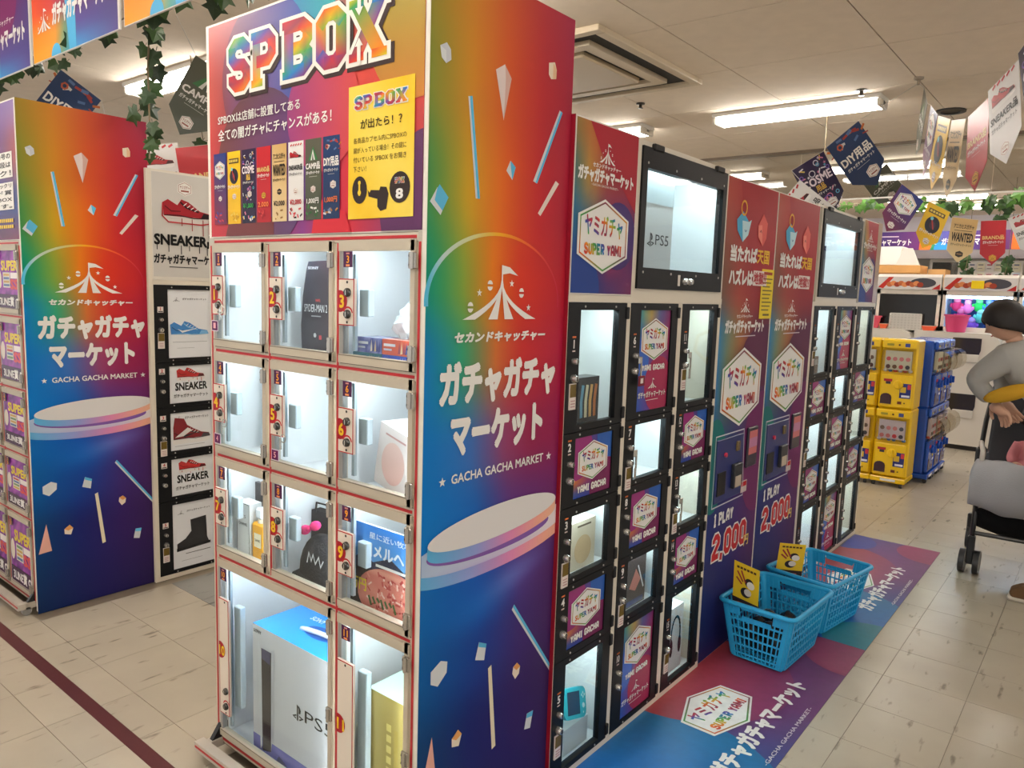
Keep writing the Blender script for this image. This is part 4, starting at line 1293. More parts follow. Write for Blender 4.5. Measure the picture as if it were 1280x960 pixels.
def locker_door(t, X, y0, y1, z0, z1, gy0, gy1, gz0, gz1, num, kind, var=0, tagged=False):
    """X: front plane; kind glass, print, tall, shoe"""
    mb = MB()
    ring_x(mb, X - .02, X, y0, y1, z0, z1, gy0, gy1, gz0, gz1, (16, 17, 20))
    for yy in (gy0 + .02, gy1 - .02):
        for zz in (gz0 - .010, gz1 + .010):
            mb.cyl((X, yy, zz), (X + .0016, yy, zz), .0032, 6, (186, 184, 180))
    d = obj('door', mb, DOORM, t)
    for z in (z0 + .03, z1 - .03):
        obj('hinge', MB().box(X - .012, X + .005, y1 - .006, y1 + .010, z - .018, z + .018, (30, 30, 32), .002), DOORM, d)
    ky = y0 + .03
    kz = (z0 + z1) / 2 + (.02 if z1 - z0 < .3 else 0.02)
    for z, r in ((kz, .0095), (kz - .048, .0115)):
        k = MB().lathe([(r, 0), (r, .008), (r * .75, .016), (0, .017)], (X, ky, z), 'x', 12, (206, 204, 200))
        k.box(X + .0165, X + .0178, ky - .0015, ky + .0015, z - .006, z + .006, (60, 58, 56))
        obj('lock_cylinder', k, LOCKM, d, smooth=True)
    N = PR((X + .0006, 0, 0), (0, 1, 0), (0, 0, 1), (1, 0, 0))
    nz = kz + .036
    if kind == 'shoe':
        N.rect(ky - .014, nz - .003, ky + .014, nz + .024, (226, 216, 210), 0)
        N.text(str(num), ky - .005, nz + .007, ky + .005, nz + .021, (190, 50, 50), 1, bold=.05, keep=True); N.rect(ky - .011, nz, ky + .011, nz + .004, (60, 50, 50), 1)
    else:
        N.text(str(num), ky - .008, nz, ky + .008, nz + .022, (230, 228, 226), 0, bold=.05, keep=True)
        N.rect(ky - .009, nz + .028, ky + .009, nz + .033, (206, 110, 60), 0); N.rect(ky - .007, nz - .01, ky + .007, nz - .006, (220, 200, 196), 0)
    obj('number_print', N, PRINTG, d)
    if tagged:
        T = MB().box(X, X + .004, ky - .015, ky + .015, kz - .135, kz - .062, (226, 214, 206))
        T.box(X, X + .0046, ky - .014, ky + .014, kz - .10, kz - .064, (112, 92, 40))
        for i in range(3):
            T.box(X, X + .005, ky - .010, ky + .010, kz - .112 - i * .008, kz - .109 - i * .008, (190, 150, 150))
        obj('instruction_tag', T, PRINTG, d)
    if kind == 'glass':
        obj('glass_pane', MB().box(X - .010, X - .007, gy0, gy1, gz0, gz1), GLASS, d)
    else:
        obj('backing', MB().box(X - .014, X - .006, gy0, gy1, gz0, gz1, (230, 230, 232)), PAINT, d)
        A = shoe_art(X - .0055, gy0, gy1, gz0, gz1, num) if kind == 'shoe' else print_door_art(X - .0055, gy0, gy1, gz0, gz1, kind == 'tall', var)
        obj('door_print', A, mat('print_under_acrylic', attr=True, rough=.06) if kind == 'shoe' else PRINTG, d)
    return d

SEAM = [1.425, 1.060, .845, .612, .388, .022]
GZ = [(1.080, 1.403), (.862, 1.041), (.632, .815), (.408, .590), (.040, .366)]
def locker(t, X, ya, yb, cols, ztop, D=.30, kinds=None, first=1, tags=(), led=True, depth_back=None):
    """carcass and doors; cols: (door y0, y1, glass y0, y1)"""
    C = (226, 218, 202)
    W = (232, 238, 240)
    edges = [ya] + [(cols[i][1] + cols[i + 1][0]) / 2 for i in range(len(cols) - 1)] + [yb]
    mb = MB()
    prev = ya
    ups = [(ya, cols[0][0])] + [(cols[i][1], cols[i + 1][0]) for i in range(len(cols) - 1)] + [(cols[-1][1], yb)]
    for a, b in ups:
        if b - a > .002:
            obj('upright', MB().box(X - .03, X - .002, a, b, 0, 1.445, C), CREAM, t)
    obj('bottom_rail', MB().box(X - .03, X - .001, ya, yb, 0, .022, C), CREAM, t)
    obj('middle_rail', MB().box(X - .03, X - .001, ya, yb, 1.425, 1.445, C), CREAM, t)
    obj('back_board', MB().box(X - D - .01, X - D, ya, yb, .0, ztop, C), CREAM, t)
    for y in (ya, yb - .01):
        obj('side_board', MB().box(X - D, X - .03, y, y + .01, 0, ztop, C), CREAM, t)
    obj('top_board', MB().box(X - D, X - .002, ya, yb, ztop - .012, ztop, C), CREAM, t)
    for y in edges[1:-1]:
        obj('divider', MB().box(X - D, X - .03, y - .004, y + .004, .022, 1.425, W), WHITE, t)
    for z in SEAM:
        obj('shelf', MB().box(X - D, X - .022, ya + .01, yb - .01, z - .006, z + .002, W), WHITE, t)
    n = first
    for j, (a, b, ga, gb) in enumerate(cols):
        for i in range(5):
            k = kinds[j][i]
            gz0, gz1 = GZ[i]
            locker_door(t, X, a, b, SEAM[i + 1] + .001, SEAM[i] - .001, ga, gb, gz0, gz1, n, k, tagged=n in tags)
            if k == 'glass' and led:
                obj('led_strip', MB().box(X - .045, X - .030, ga, gb, SEAM[i] - .014, SEAM[i] - .007, (255, 255, 255)), mat('led_strip_locker', (255, 255, 255), emit=CELL_POWER * 1.3, ecol=(226, 246, 248)), t)
            n += 1

def big_cabinet(t, X, y0, y1, z0, z1, gy0, gy1, gz0, gz1, ztop, D=.30):
    C = (226, 218, 202)
    mb = MB()
    ring_x(mb, X - .03, X - .001, y0 - .02, y1 + .02, 1.445, ztop, y0, y1, z0, z1, C)
    obj('cabinet_frame', mb, CREAM, t)
    mb = MB()
    ring_x(mb, X - .02, X + .006, y0, y1, z0, z1, gy0, gy1, gz0, gz1, (16, 17, 20))
    for i in range(4):
        yy = gy0 + .0 + (gy1 - gy0) * i / 3
        for zz in (gz0 - .014, gz1 + .014):
            mb.cyl((X + .006, yy, zz), (X + .0076, yy, zz), .004, 6, (186, 184, 180))
    d = obj('door', mb, DOORM, t)
    obj('glass_pane', MB().box(X - .004, X, gy0, gy1, gz0, gz1), GLASS, d)
    for y in (y0 + .09, y1 - .07):
        obj('hinge', MB().box(X - .02, X + .012, y - .03, y + .03, z1 - .006, z1 + .014, (24, 24, 26), .003), DOORM, d)
    ky = (y0 + y1) / 2
    for dy in (0.0, .035):
        k = MB().lathe([(.012, 0), (.012, .01), (.009, .018), (0, .019)], (X + .006, ky + dy, z0 + .03), 'x', 12, (206, 204, 200))
        obj('lock_cylinder', k, LOCKM, d, smooth=True)
    obj('lock_label', MB().box(X + .006, X + .0072, ky - .04, ky - .025, z0 + .014, z0 + .05, (226, 220, 214)), PRINTG, d)
    W = (236, 240, 244)
    obj('inner_back', MB().box(X - D, X - D + .006, y0, y1, 1.445, ztop - .012, W), WHITE, t)
    for y in (y0 - .008, y1 + .002):
        obj('divider', MB().box(X - D, X - .03, y, y + .006, 1.445, ztop - .012, W), WHITE, t)
    obj('led_strip', MB().box(X - .05, X - .03, gy0, gy1, ztop - .022, ztop - .013, (255, 255, 255)), mat('led_strip_locker', (255, 255, 255)), t)

KIN = [['glass', 'print', 'glass', 'print', 'glass'], ['tall', 'glass', 'print', 'glass', 'tall'], ['glass', 'print', 'glass', 'print', 'glass']]
def yami_panel(t, X, y0, y1, z0, z1, name='top_panel'):
    o = obj(name, MB().box(X - .02, X, y0, y1, z0, z1, (230, 224, 214)), PAINT, t)
    P = PR((X + .0004, 0, 0), (0, 1, 0), (0, 0, 1), (1, 0, 0))
    a, b, c, d = y0 + .004, z0 + .004, y1 - .003, z1 - .004
    w, h = c - a, d - b
    yami_bg(P, a, b, c, d, 0, 0, 10, 16)
    cx = (a + c) / 2
    tent(P, cx - w * .02, b + h * .78, w * .22, h * .12, WH, 3)
    P.text('セカンドキャッチャー', cx - w * .25, b + h * .745, cx + w * .2, b + h * .772, WH, 3, bold=.04, shear=.2)
    P.text(GACHA, cx - w * .46, b + h * .66, cx + w * .43, b + h * .738, WH, 3, bold=.08)
    P.text('~GACHA GACHA MARKET~', cx - w * .26, b + h * .637, cx + w * .18, b + h * .651, (220, 210, 200), 3, bold=.01)
    yami_hex(P, cx - w * .03, b + h * .345, w * .82, h * .45, 4)
    obj('printed_artwork', P, PRINT, o)

t = thing('prize_locker', 'white locker with black doors and a big lit console cabinet on top', 'locker', (-.14, 1.03, 0))
LX = .012
locker(t, LX, .524, 1.522, [(.529, .836, .588, .791), (.861, 1.173, .924, 1.130), (1.207, 1.495, 1.262, 1.461)], 1.91, kinds=KIN, tags=(1, 3, 5, 7, 9, 11, 13, 15))
yami_panel(t, LX, .526, .855, 1.446, 1.914)
# dark red outer face of the locker side
obj('side_print', MB().box(LX - .3, LX, .5206, .5236, 0, 1.914, (150, 24, 44)), PRINT, t)
big_cabinet(t, LX, .877, 1.491, 1.469, 1.893, .908, 1.460, 1.534, 1.832, 1.91)

def pay_panel(y0, y1, label, top):
    t = thing('payment_panel', label, 'pay panel', (-.15, (y0 + y1) / 2, 0))
    X = .004
    body = obj('cabinet_body', MB().box(X - .30, X, y0 + .001, y1 - .001, 0, top, (226, 220, 208)), PAINT, t)
    P = PR((X + .0004, 0, 0), (0, 1, 0), (0, 0, 1), (1, 0, 0))
    a, b, c, d = y0 + .006, .004, y1 - .006, top - .004
    w, h = c - a, d - b
    bb = (a, b, c, d)
    P.rect(*bb, gridcol([(0, [(0, (178, 70, 56)), (.35, (176, 44, 50)), (1, (160, 30, 44))]),
                         (.22, [(0, (120, 84, 64)), (.3, (164, 66, 54)), (.7, (152, 36, 46)), (1, (150, 30, 46))]),
                         (.31, [(0, (46, 130, 180)), (.2, (130, 140, 110)), (.4, (170, 110, 60)), (.7, (110, 40, 60)), (1, (96, 32, 66))]),
                         (.4, [(0, (40, 120, 180)), (.2, (130, 130, 80)), (.45, (96, 56, 80)), (1, (84, 36, 84))]),
                         (.55, [(0, (24, 84, 130)), (.4, (46, 60, 120)), (.8, (100, 44, 100)), (1, (120, 40, 96))]),
                         (.7, [(0, (34, 50, 116)), (.5, (64, 44, 112)), (1, (96, 40, 100))]),
                         (1, [(0, (26, 34, 90)), (.6, (36, 32, 92)), (1, (46, 30, 84))])], *bb), 0, 12, 40)
    P.poly([(a + w * .22, d), (c, d), (c, d - h * .22), (a + w * .6, d - h * .19), (a + w * .36, d - h * .1)], (166, 36, 46), 1)
    P.disc(a + w * .06, b + h * .42, w * .22, (16, 112, 112), 1, ry=h * .1, clip=bb)
    P.disc(c - w * .05, b + h * .42, w * .35, (112, 38, 96), 1, ry=h * .14, clip=bb)
    P.disc(c - w * .05, b + h * .64, w * .5, (92, 34, 72), 1, ry=h * .07, clip=bb)
    # two little crystal drops
    bx, bz = a + w * .31, 1.725
    P.poly([(bx - .065, bz + .02), (bx - .01, bz + .055), (bx + .05, bz + .02), (bx + .045, bz - .02), (bx, bz - .06), (bx - .055, bz - .02)], (70, 170, 214), 3)
    P.poly([(bx - .015, bz + .02), (bx + .05, bz + .02), (bx + .075, bz + .03), (bx + .05, bz - .03), (bx, bz - .06)], (190, 226, 238), 4)
    P.ring(bx - .004, bz + .068, .026, .008, (236, 170, 40), 4, n=16)
    P.stroke([(bx + .01, bz - .012), (bx + .02, bz - .02), (bx + .032, bz - .012)], .004, (60, 110, 160), 5)
    rx = a + w * .7
    P.poly([(rx - .05, bz + .015), (rx + .0, bz + .065), (rx + .05, bz + .03), (rx + .045, bz - .03), (rx + .01, bz - .065), (rx - .045, bz - .03)], (222, 92, 84), 3)
    P.poly([(rx - .05, bz + .015), (rx - .01, bz + .02), (rx + .005, bz - .06), (rx - .045, bz - .03)], (236, 130, 116), 4)
    P.stroke([(rx - .03, bz - .01), (rx - .02, bz - .002), (rx - .012, bz - .012)], .004, (120, 40, 40), 5)
    P.text('当たれば', a + w * .11, 1.59, a + w * .62, 1.648, WH, 3, bold=.07)
    P.text('天国', a + w * .63, 1.592, a + w * .88, 1.645, (236, 186, 50), 3, bold=.05)
    P.text('ハズレは', a + w * .11, 1.503, a + w * .56, 1.56, WH, 3, bold=.08)
    P.rect(a + w * .57, 1.502, a + w * .86, 1.562, (236, 226, 220), 3)
    P.text('地獄!?', a + w * .585, 1.508, a + w * .845, 1.556, (180, 36, 50), 4, bold=.05)
    tent(P, a + w * .46, 1.395, w * .16, .055, WH, 3)
    P.text('セカンドキャッチャー', a + w * .3, 1.372, a + w * .62, 1.386, WH, 3, bold=.04)
    P.text(GACHA, a + w * .10, 1.314, a + w * .87, 1.363, WH, 3, bold=.08)
    P.rect(a + w * .3, 1.298, a + w * .7, 1.302, (220, 210, 214), 3)
    yami_hex(P, a + w * .49, 1.095, w * .78, .32, 4)
    # coin unit outline and lettering
    L = [(a + w * .07, .915), (a + w * .61, .915), (a + w * .67, .63), (a + w * .07, .63), (a + w * .07, .915)]
    P.stroke(L, .005, (206, 204, 214), 3)
    P.block('1 PLAY', a + w * .13, .548, a + w * .5, .60, WH, 3, sw=1.5)
    P.block('2,000', a + w * .13, .408, a + w * .80, .515, WH, 3, sw=1.35, grow=.4)
    P.block('2,000', a + w * .13, .408, a + w * .80, .515, (196, 40, 48), 4, sw=1.35)
    P.text('円', a + w * .77, .395, a + w * .86, .44, (226, 200, 110), 5, bold=.05)
    obj('printed_artwork', P, PRINT, body)
    cp = obj('coin_plate', MB().box(X, X + .006, a + w * .09, a + w * .6, .645, .90, (40, 50, 112), .003), PAINT, t)
    obj('return_slot', MB().box(X + .005, X + .009, a + w * .12, a + w * .27, .675, .768, (14, 14, 18)), PAINT, cp)
    bu = MB().box(X + .005, X + .022, a + w * .38, a + w * .54, .685, .785, (40, 42, 50), .003)
    bu.box(X + .022, X + .0228, a + w * .40, a + w * .52, .69, .735, (196, 180, 160))
    obj('bill_slot', bu, PAINT, cp)
    obj('lamp_button', MB().cyl((X + .006, a + w * .24, .835), (X + .014, a + w * .24, .835), .009, 12, (216, 60, 90)), PAINT, cp)
    cs = MB().box(X + .005, X + .014, a + w * .445, a + w * .50, .835, .875, (120, 100, 60), .002)
    cs.box(X + .014, X + .0145, a + w * .467, a + w * .473, .84, .87, (20, 18, 16))
    obj('coin_slot', cs, PAINT, cp)
    cr = MB().box(X, X + .012, a + w * .67, a + w * .88, .745, .915, (46, 40, 56), .004)
    cr.box(X + .012, X + .0126, a + w * .69, a + w * .86, .80, .90, (206, 110, 110)); cr.box(X + .012, X + .013, a + w * .69, a + w * .86, .83, .87, (196, 130, 170))
    obj('card_reader', cr, PAINT, t)
    st = MB().box(X + .0005, X + .0018, a + w * .63, a + w * .75, .64, .69, (214, 196, 190)); st.box(X + .001, X + .0022, a + w * .64, a + w * .74, .666, .686, (190, 40, 50))
    obj('notice_sticker', st, PRINTG, t)
    return t
pay_panel(1.526, 2.046, 'pay panel beside the console locker, yellow notice taped on it', 1.897)
pay_panel(2.048, 2.600, 'pay panel farther from the console locker, beside the second locker', 1.897)
P = PR((.0062, 0, 0), (0, 1, 0), (0, 0, 1), (1, 0, 0))
P.box(.0055, .0062, 1.915, 2.05, 1.368, 1.572, (236, 210, 40))
P.rect(1.935, 1.549, 2.03, 1.561, (170, 60, 30), 1)
for i in range(9):
    P.rect(1.93, 1.53 - i * .016, 2.035 - (i % 3) * .012, 1.535 - i * .016, (120, 100, 40), 1)
P.rect(1.95, 1.38, 2.02, 1.388, (110, 90, 40), 1)
tag(obj('paper_notice', P, PRINT), 'bright yellow printed notice taped over the nearer pay panel', 'notice')

t = thing('prize_locker', 'farther white locker with black doors, near the yellow capsule machines', 'locker', (-.16, 3.2, 0))
LX2 = -.006
locker(t, LX2, 2.605, 3.83, [(2.668, 3.008, 2.735, 2.965), (3.05, 3.40, 3.12, 3.355), (3.44, 3.80, 3.512, 3.752)], 1.91, kinds=KIN, tags=(1, 3, 5))
big_cabinet(t, LX2, 2.69, 3.378, 1.469, 1.896, 2.722, 3.336, 1.537, 1.832, 1.91)
yami_panel(t, LX2, 3.43, 3.735, 1.446, 1.914)
obj('end_post', MB().box(LX2 - .3, LX2, 3.74, 3.83, 1.446, 1.92, (178, 150, 124)), PAINT, t)

# sneaker locker behind the left machine
t = thing('sneaker_locker', 'narrow locker of sneaker doors between the two rainbow machines', 'locker', (-2.45, .68, 0))
SX = -2.306
locker(t, SX, .5225, .862, [(.524, .835, .590, .806)], 1.945, kinds=[['shoe'] * 5], led=False, tags=(1, 3, 5))
o = obj('top_panel', MB().box(SX - .02, SX, .5225, .86, 1.446, 1.94, (226, 220, 208)), PAINT, t)
obj('front_trim', MB().box(SX - .018, SX - .001, .502, .5245, 0, 1.945, (226, 218, 202)), CREAM, t)
P = PR((SX + .0004, 0, 0), (0, 1, 0), (0, 0, 1), (1, 0, 0))
P.rect(.527, 1.462, .856, 1.934, (206, 202, 196), 0)
hexlogo(P, .683, 1.872, .07, 1)
sneaker(P, .70, 1.765, .25, 1, (158, 34, 44), (214, 206, 200), (40, 24, 28))
P.stroke([(.575, 1.80), (.572, 1.74), (.60, 1.714), (.76, 1.712), (.82, 1.724)], .006, (178, 44, 52), 5)
for y, z in ((.665, 1.70), (.715, 1.68), (.77, 1.66), (.80, 1.67)):
    P.stroke([(y, 1.735), (y, z)], .004, (150, 36, 44), 5)
P.text('SNEAKER品', .534, 1.605, .844, 1.662, (20, 20, 22), 3, bold=.06)
for i, y in enumerate((.545, .6, .66, .7, .75, .79)):
    P.stroke([(y, 1.61), (y, 1.585 - .008 * (i % 3))], .004, (26, 26, 28), 3)
P.text(GACHA, .530, 1.523, .856, 1.565, (30, 30, 32), 3, bold=.06)
P.rect(.60, 1.506, .74, 1.51, (70, 70, 74), 3)
obj('printed_artwork', P, PRINT, o)
# ---------------------------------------------------------------- floor mats
MATM = mat('floor_print', attr=True, rough=.45, noise=.12, nscale=30)
def floor_mat_thing(y0, y1, label):
    t = thing('floor_mat', label, 'floor mat', (.24, (y0 + y1) / 2, 0), group='printed floor mats')
    x0, x1 = .002, .478
    obj('mat_base', MB().box(x0, x1, y0 + .001, y1 - .001, .0002, .002, (60, 56, 90)), PRINT, t)
    # u along +Y, v towards the lockers (-X)
    P = PR((x1, y0, .0022), (0, 1, 0), (-1, 0, 0), (0, 0, 1))
    L, W = y1 - y0, x1 - x0
    b = (0, 0, L, W)
    g = gridcol([(0, [(0, (10, 96, 176)), (.36, (40, 80, 150)), (.46, (150, 60, 80)), (.6, (160, 60, 80)), (.8, (100, 60, 110)), (1, (60, 70, 130))]),
                 (.5, [(0, (8, 96, 180)), (.3, (30, 84, 160)), (.5, (120, 54, 100)), (.7, (116, 52, 108)), (1, (84, 56, 110))]),
                 (1, [(0, (10, 120, 140)), (.15, (14, 104, 160)), (.35, (50, 70, 140)), (.6, (100, 48, 106)), (1, (110, 50, 100))])], *b)
    P.rect(*b, g, 0, 40, 12)
    P.disc(.30, W * .55, .40, lambda x, y: mixc((8, 92, 180), (20, 110, 160), x / .7), 1, n=40, clip=b)
    P.disc(1.02, W * 1.05, .40, lambda x, y: mixc((170, 62, 70), (126, 50, 96), (W * 1.05 - y) / .38), 1, n=40, clip=b)
    P.disc(1.56, .02, .19, (142, 54, 92), 1, n=36, clip=b)
    P.disc(1.5, W, .16, (58, 66, 140), 1, n=36, clip=b)
    P.disc(.1, 0, .2, (12, 118, 136), 1, n=36, clip=b)
    yami_hex(P, .805, W - .20, .33, .235, 3)
    P.text(GACHA, .455, .084, 1.19, .156, WH, 3, bold=.08)
    P.text('-GACHA GACHA MARKET-', .6, .022, 1.04, .036, (220, 214, 220), 3, bold=.015)
    obj('printed_artwork', P, MATM, t)
floor_mat_thing(.475, 2.135, 'printed floor mat before the console locker, nearest the camera')
floor_mat_thing(2.137, 3.795, 'printed floor mat with its far corner at the aisle, under the farther basket')

# ---------------------------------------------------------------- shopping baskets
BLUE = (40, 168, 222)
BASK = mat('basket_plastic', attr=True, rough=.35, spec=.5)
def make_basket(label):
    t = thing('shopping_basket', label, 'basket', (0, 0, 0), local=True, group='blue shopping baskets')
    ZB, ZT = .012, .235
    def corner(z):
        k = (z - ZB) / (ZT - ZB)
        return .110 + .036 * k, .172 + .028 * k        # half width x, half length y
    def pt(side, s, z, off=0):
        """side 0:+x 1:+y 2:-x 3:-y, s -1..1 along, off outwards"""
        hx, hy = corner(z)
        r = .02
        if side == 0: return Vector((hx + off, s * (hy - r), z))
        if side == 2: return Vector((-hx - off, -s * (hy - r), z))
        if side == 1: return Vector((-s * (hx - r), hy + off, z))
        return Vector((s * (hx - r), -hy - off, z))
    def bar(mb, a, b, w, d, nrm):
        a, b = Vector(a), Vector(b)
        ax = (b - a).normalized()
        nn = (Vector(nrm) - ax * ax.dot(Vector(nrm))).normalized()
        q = ax.cross(nn) * w / 2
        n2 = nn * d / 2
        vs = [a + q + n2, a - q + n2, a - q - n2, a + q - n2, b + q + n2, b - q + n2, b - q - n2, b + q - n2]
        mb.add(vs, [(0, 1, 2, 3), (7, 6, 5, 4), (0, 4, 5, 1), (1, 5, 6, 2), (2, 6, 7, 3), (3, 7, 4, 0)], BLUE)
    nrm = [(1, 0, 0), (0, 1, 0), (-1, 0, 0), (0, -1, 0)]
    hz = [.012, .030, .066, .102, .138, .174]
    hzl = hz + [.208]
    for sd in range(4):
        mb = MB()
        n = 12 if sd in (0, 2) else 11
        for z in (hzl if sd in (0, 2) else hz):
            bar(mb, pt(sd, -1, z), pt(sd, 1, z), .0066, .004, nrm[sd])
        for i in range(n + 1):
            s = -1 + 2 * i / n
            endb = i in (0, n)
            top = ZT - .004 if (endb or abs(s) > (.55 if sd in (1, 3) else 2)) or sd in (0, 2) else .186
            bar(mb, pt(sd, s, .012), pt(sd, s, top), .018 if endb else .0046, .004, nrm[sd])
        # solid band below the rim, with a hand hole on the short sides
        if sd in (1, 3):
            for sa, sb in ((-1, -.55), (.55, 1)):
                mb.add([pt(sd, sa, .19), pt(sd, sb, .19), pt(sd, sb, ZT), pt(sd, sa, ZT)], [(0, 1, 2, 3)], BLUE)
            mb.add([pt(sd, -.55, .174), pt(sd, .55, .174), pt(sd, .5, .192), pt(sd, -.5, .192)], [(0, 1, 2, 3)], BLUE)
            mb.add([pt(sd, -.5, .218), pt(sd, .5, .218), pt(sd, .55, ZT), pt(sd, -.55, ZT)], [(0, 1, 2, 3)], BLUE)
        obj('side_grid', mb, BASK, t)
    # corners
    for cx, cy, a0 in ((1, 1, 0), (-1, 1, 1), (-1, -1, 2), (1, -1, 3)):
        mb = MB()
        for z0, z1 in ((ZB, ZT),):
            (hx0, hy0), (hx1, hy1) = corner(z0), corner(z1)
            for i in range(4):
                t0, t1 = (a0 + i / 4) * math.pi / 2, (a0 + (i + 1) / 4) * math.pi / 2
                f = lambda hx, hy, tt, z: (cx * (hx - .02) + .02 * math.cos(tt), cy * (hy - .02) + .02 * math.sin(tt), z)
                mb.add([f(hx0, hy0, t0, z0), f(hx0, hy0, t1, z0), f(hx1, hy1, t1, z1), f(hx1, hy1, t0, z1)], [(0, 1, 2, 3)], BLUE)
        obj('corner_post', mb, BASK, t)
    # rim: a rolled lip
    hx, hy = corner(ZT)
    ring = []
    for cx, cy, a0 in ((1, 1, 0), (-1, 1, 1), (-1, -1, 2), (1, -1, 3)):
        for i in range(5):
            tt = (a0 + i / 4) * math.pi / 2
            ring.append((cx * (hx - .02) + .028 * math.cos(tt), cy * (hy - .02) + .028 * math.sin(tt), ZT + .004))
    obj('rim', MB().tube(ring, .0095, 8, BLUE, closed=True), BASK, t, smooth='all')
    # base grid
    mb = MB()
    hx, hy = corner(ZB)
    for i in range(9):
        x = -hx + .012 + (2 * hx - .024) * i / 8
        mb.box(x - .004, x + .004, -hy + .004, hy - .004, .008, .014, BLUE)
    for i in range(13):
        y = -hy + .012 + (2 * hy - .024) * i / 12
        mb.box(-hx + .004, hx - .004, y - .004, y + .004, .0078, .0136, BLUE)
    obj('base_grid', mb, BASK, t)
    for sx in (-1, 1):
        for sy in (-1, 1):
            obj('foot', MB().box(sx * hx * .8 - .012, sx * hx * .8 + .012, sy * hy * .85 - .012, sy * hy * .85 + .012, .0, .009, BLUE), BASK, t)
    return t
bk = make_basket('blue shopping basket holding black capsules, nearer of the two')
bk.location = (.186, 1.865, .0035)
bk.rotation_euler = (0, 0, math.radians(-3))
b2 = copy_thing(bk, (.214, 2.335, .0035), math.radians(-9), 'empty-looking blue shopping basket, farther of the two')
rnd = random.Random(11)
for i, (dx, dy, dz, r) in enumerate([(-.05, -.09, .052, .036), (.03, -.10, .05, .034), (.0, -.02, .054, .038), (-.06, .02, .05, .034), (.055, .0, .05, .035), (-.01, .07, .05, .036), (.06, .08, .05, .034), (-.06, .10, .05, .034), (.0, -.06, .112, .034), (.03, .03, .112, .036), (-.055, -.04, .11, .034), (.06, -.06, .11, .034), (-.05, .06, .11, .034), (.02, .10, .11, .034), (-.06, -.13, .11, .032), (.05, -.135, .10, .032), (-.01, -.13, .06, .03)]):
    c = MB().lathe([(0, -r), (r * .6, -r * .8), (r * .98, -.002), (r * 1.03, -.002), (r * 1.03, .003), (r * .98, .003), (r * .6, r * .8), (0, r)], (0, 0, 0), 'z', 14, (26, 25, 28))
    o = obj('capsule', c, mat('black_capsule', attr=True, rough=.25), smooth=True)
    r_ = 0; o.location = (.186 + dx * .95, 1.865 + dy, dz + .004)
    o.rotation_euler = (rnd.uniform(0, 3), rnd.uniform(0, 3), 0)
    tag(o, 'shiny black prize capsule heaped in the nearer blue basket', 'capsule', 'black capsules in the nearer basket')

def basket_sign(A, B, H, lean, label):
    """yellow board: bottom corners A, B (world), height H, lean vector"""
    A, B = Vector(A), Vector(B)
    U = (B - A); w = U.length; U.normalize()
    V = Vector(lean).normalized()
    N = U.cross(V).normalized()
    P = PR(A, U, V, N)
    P.extrude([(0, 0), (w, 0), (w, H), (0, H)], A - N * .003, U, V, N, .0028, (226, 190, 40))
    P.rect(0, 0, w, H, (230, 192, 40), 0)
    P.rect(0, 0, w, H * .2, (48, 36, 40), 1)
    for i in range(6):
        P.rect(w * (.12 + .13 * i), H * .87, w * (.22 + .13 * i), H * .92, (90, 60, 30), 1)
    P.rect(w * .2, H * .08, w * .8, H * .12, (170, 80, 80), 2)
    for i, (a, b, c, d) in enumerate([(.15, .8, .38, .6), (.3, .84, .48, .6), (.12, .66, .34, .54)]):
        P.stroke([(w * a, H * b), (w * c, H * d)], w * .06, (160, 50, 50), 2)
    P.disc(w * .62, H * .62, w * .17, (40, 34, 40), 2, ry=H * .1); P.disc(w * .68, H * .58, w * .15, (232, 226, 216), 3, ry=H * .085)
    P.disc(w * .5, H * .38, w * .2, (40, 34, 40), 2, ry=H * .11); P.disc(w * .58, H * .40, w * .14, (214, 206, 196), 3, ry=H * .08)
    tag(obj('basket_sign', P, PRINT), label, 'sign', 'yellow signs in the baskets')
basket_sign((.048, 1.74, .205), (.150, 1.755, .18), .185, (-.02, 0, 1), 'yellow sign clipped inside the nearer blue basket')
basket_sign((.055, 2.21, .195), (.16, 2.25, .20), .15, (-.0, .25, 1), 'tilted yellow sign inside the farther blue basket')

# ---------------------------------------------------------------- prizes in the lit cells
def boxthing(name, label, cat, x0, x1, y0, y1, z0, z1, cols, draw=None, rough=PRINTG, grp=None):
    """plain carton: cols = (front -Y, top, sides)"""
    t = thing(name, label, cat, ((x0 + x1) / 2, (y0 + y1) / 2, z0), group=grp)
    mb = MB()
    vs = [(x, y, z) for x in (x0, x1) for y in (y0, y1) for z in (z0, z1)]
    for f, c in (((0, 4, 5, 1), cols[0]), ((1, 5, 7, 3), cols[1]), ((0, 1, 3, 2), cols[2]), ((4, 6, 7, 5), cols[2]), ((2, 3, 7, 6), cols[2]), ((0, 2, 6, 4), cols[2])):
        mb.add([vs[i] for i in f], [(0, 1, 2, 3)], c)
    obj('carton', mb, rough, t)
    if draw:
        P = PR((x0, y0 - .0004, z0), (1, 0, 0), (0, 0, 1), (0, -1, 0))
        draw(P, x1 - x0, z1 - z0)
        obj('printed_front', P, rough, t)
    return t

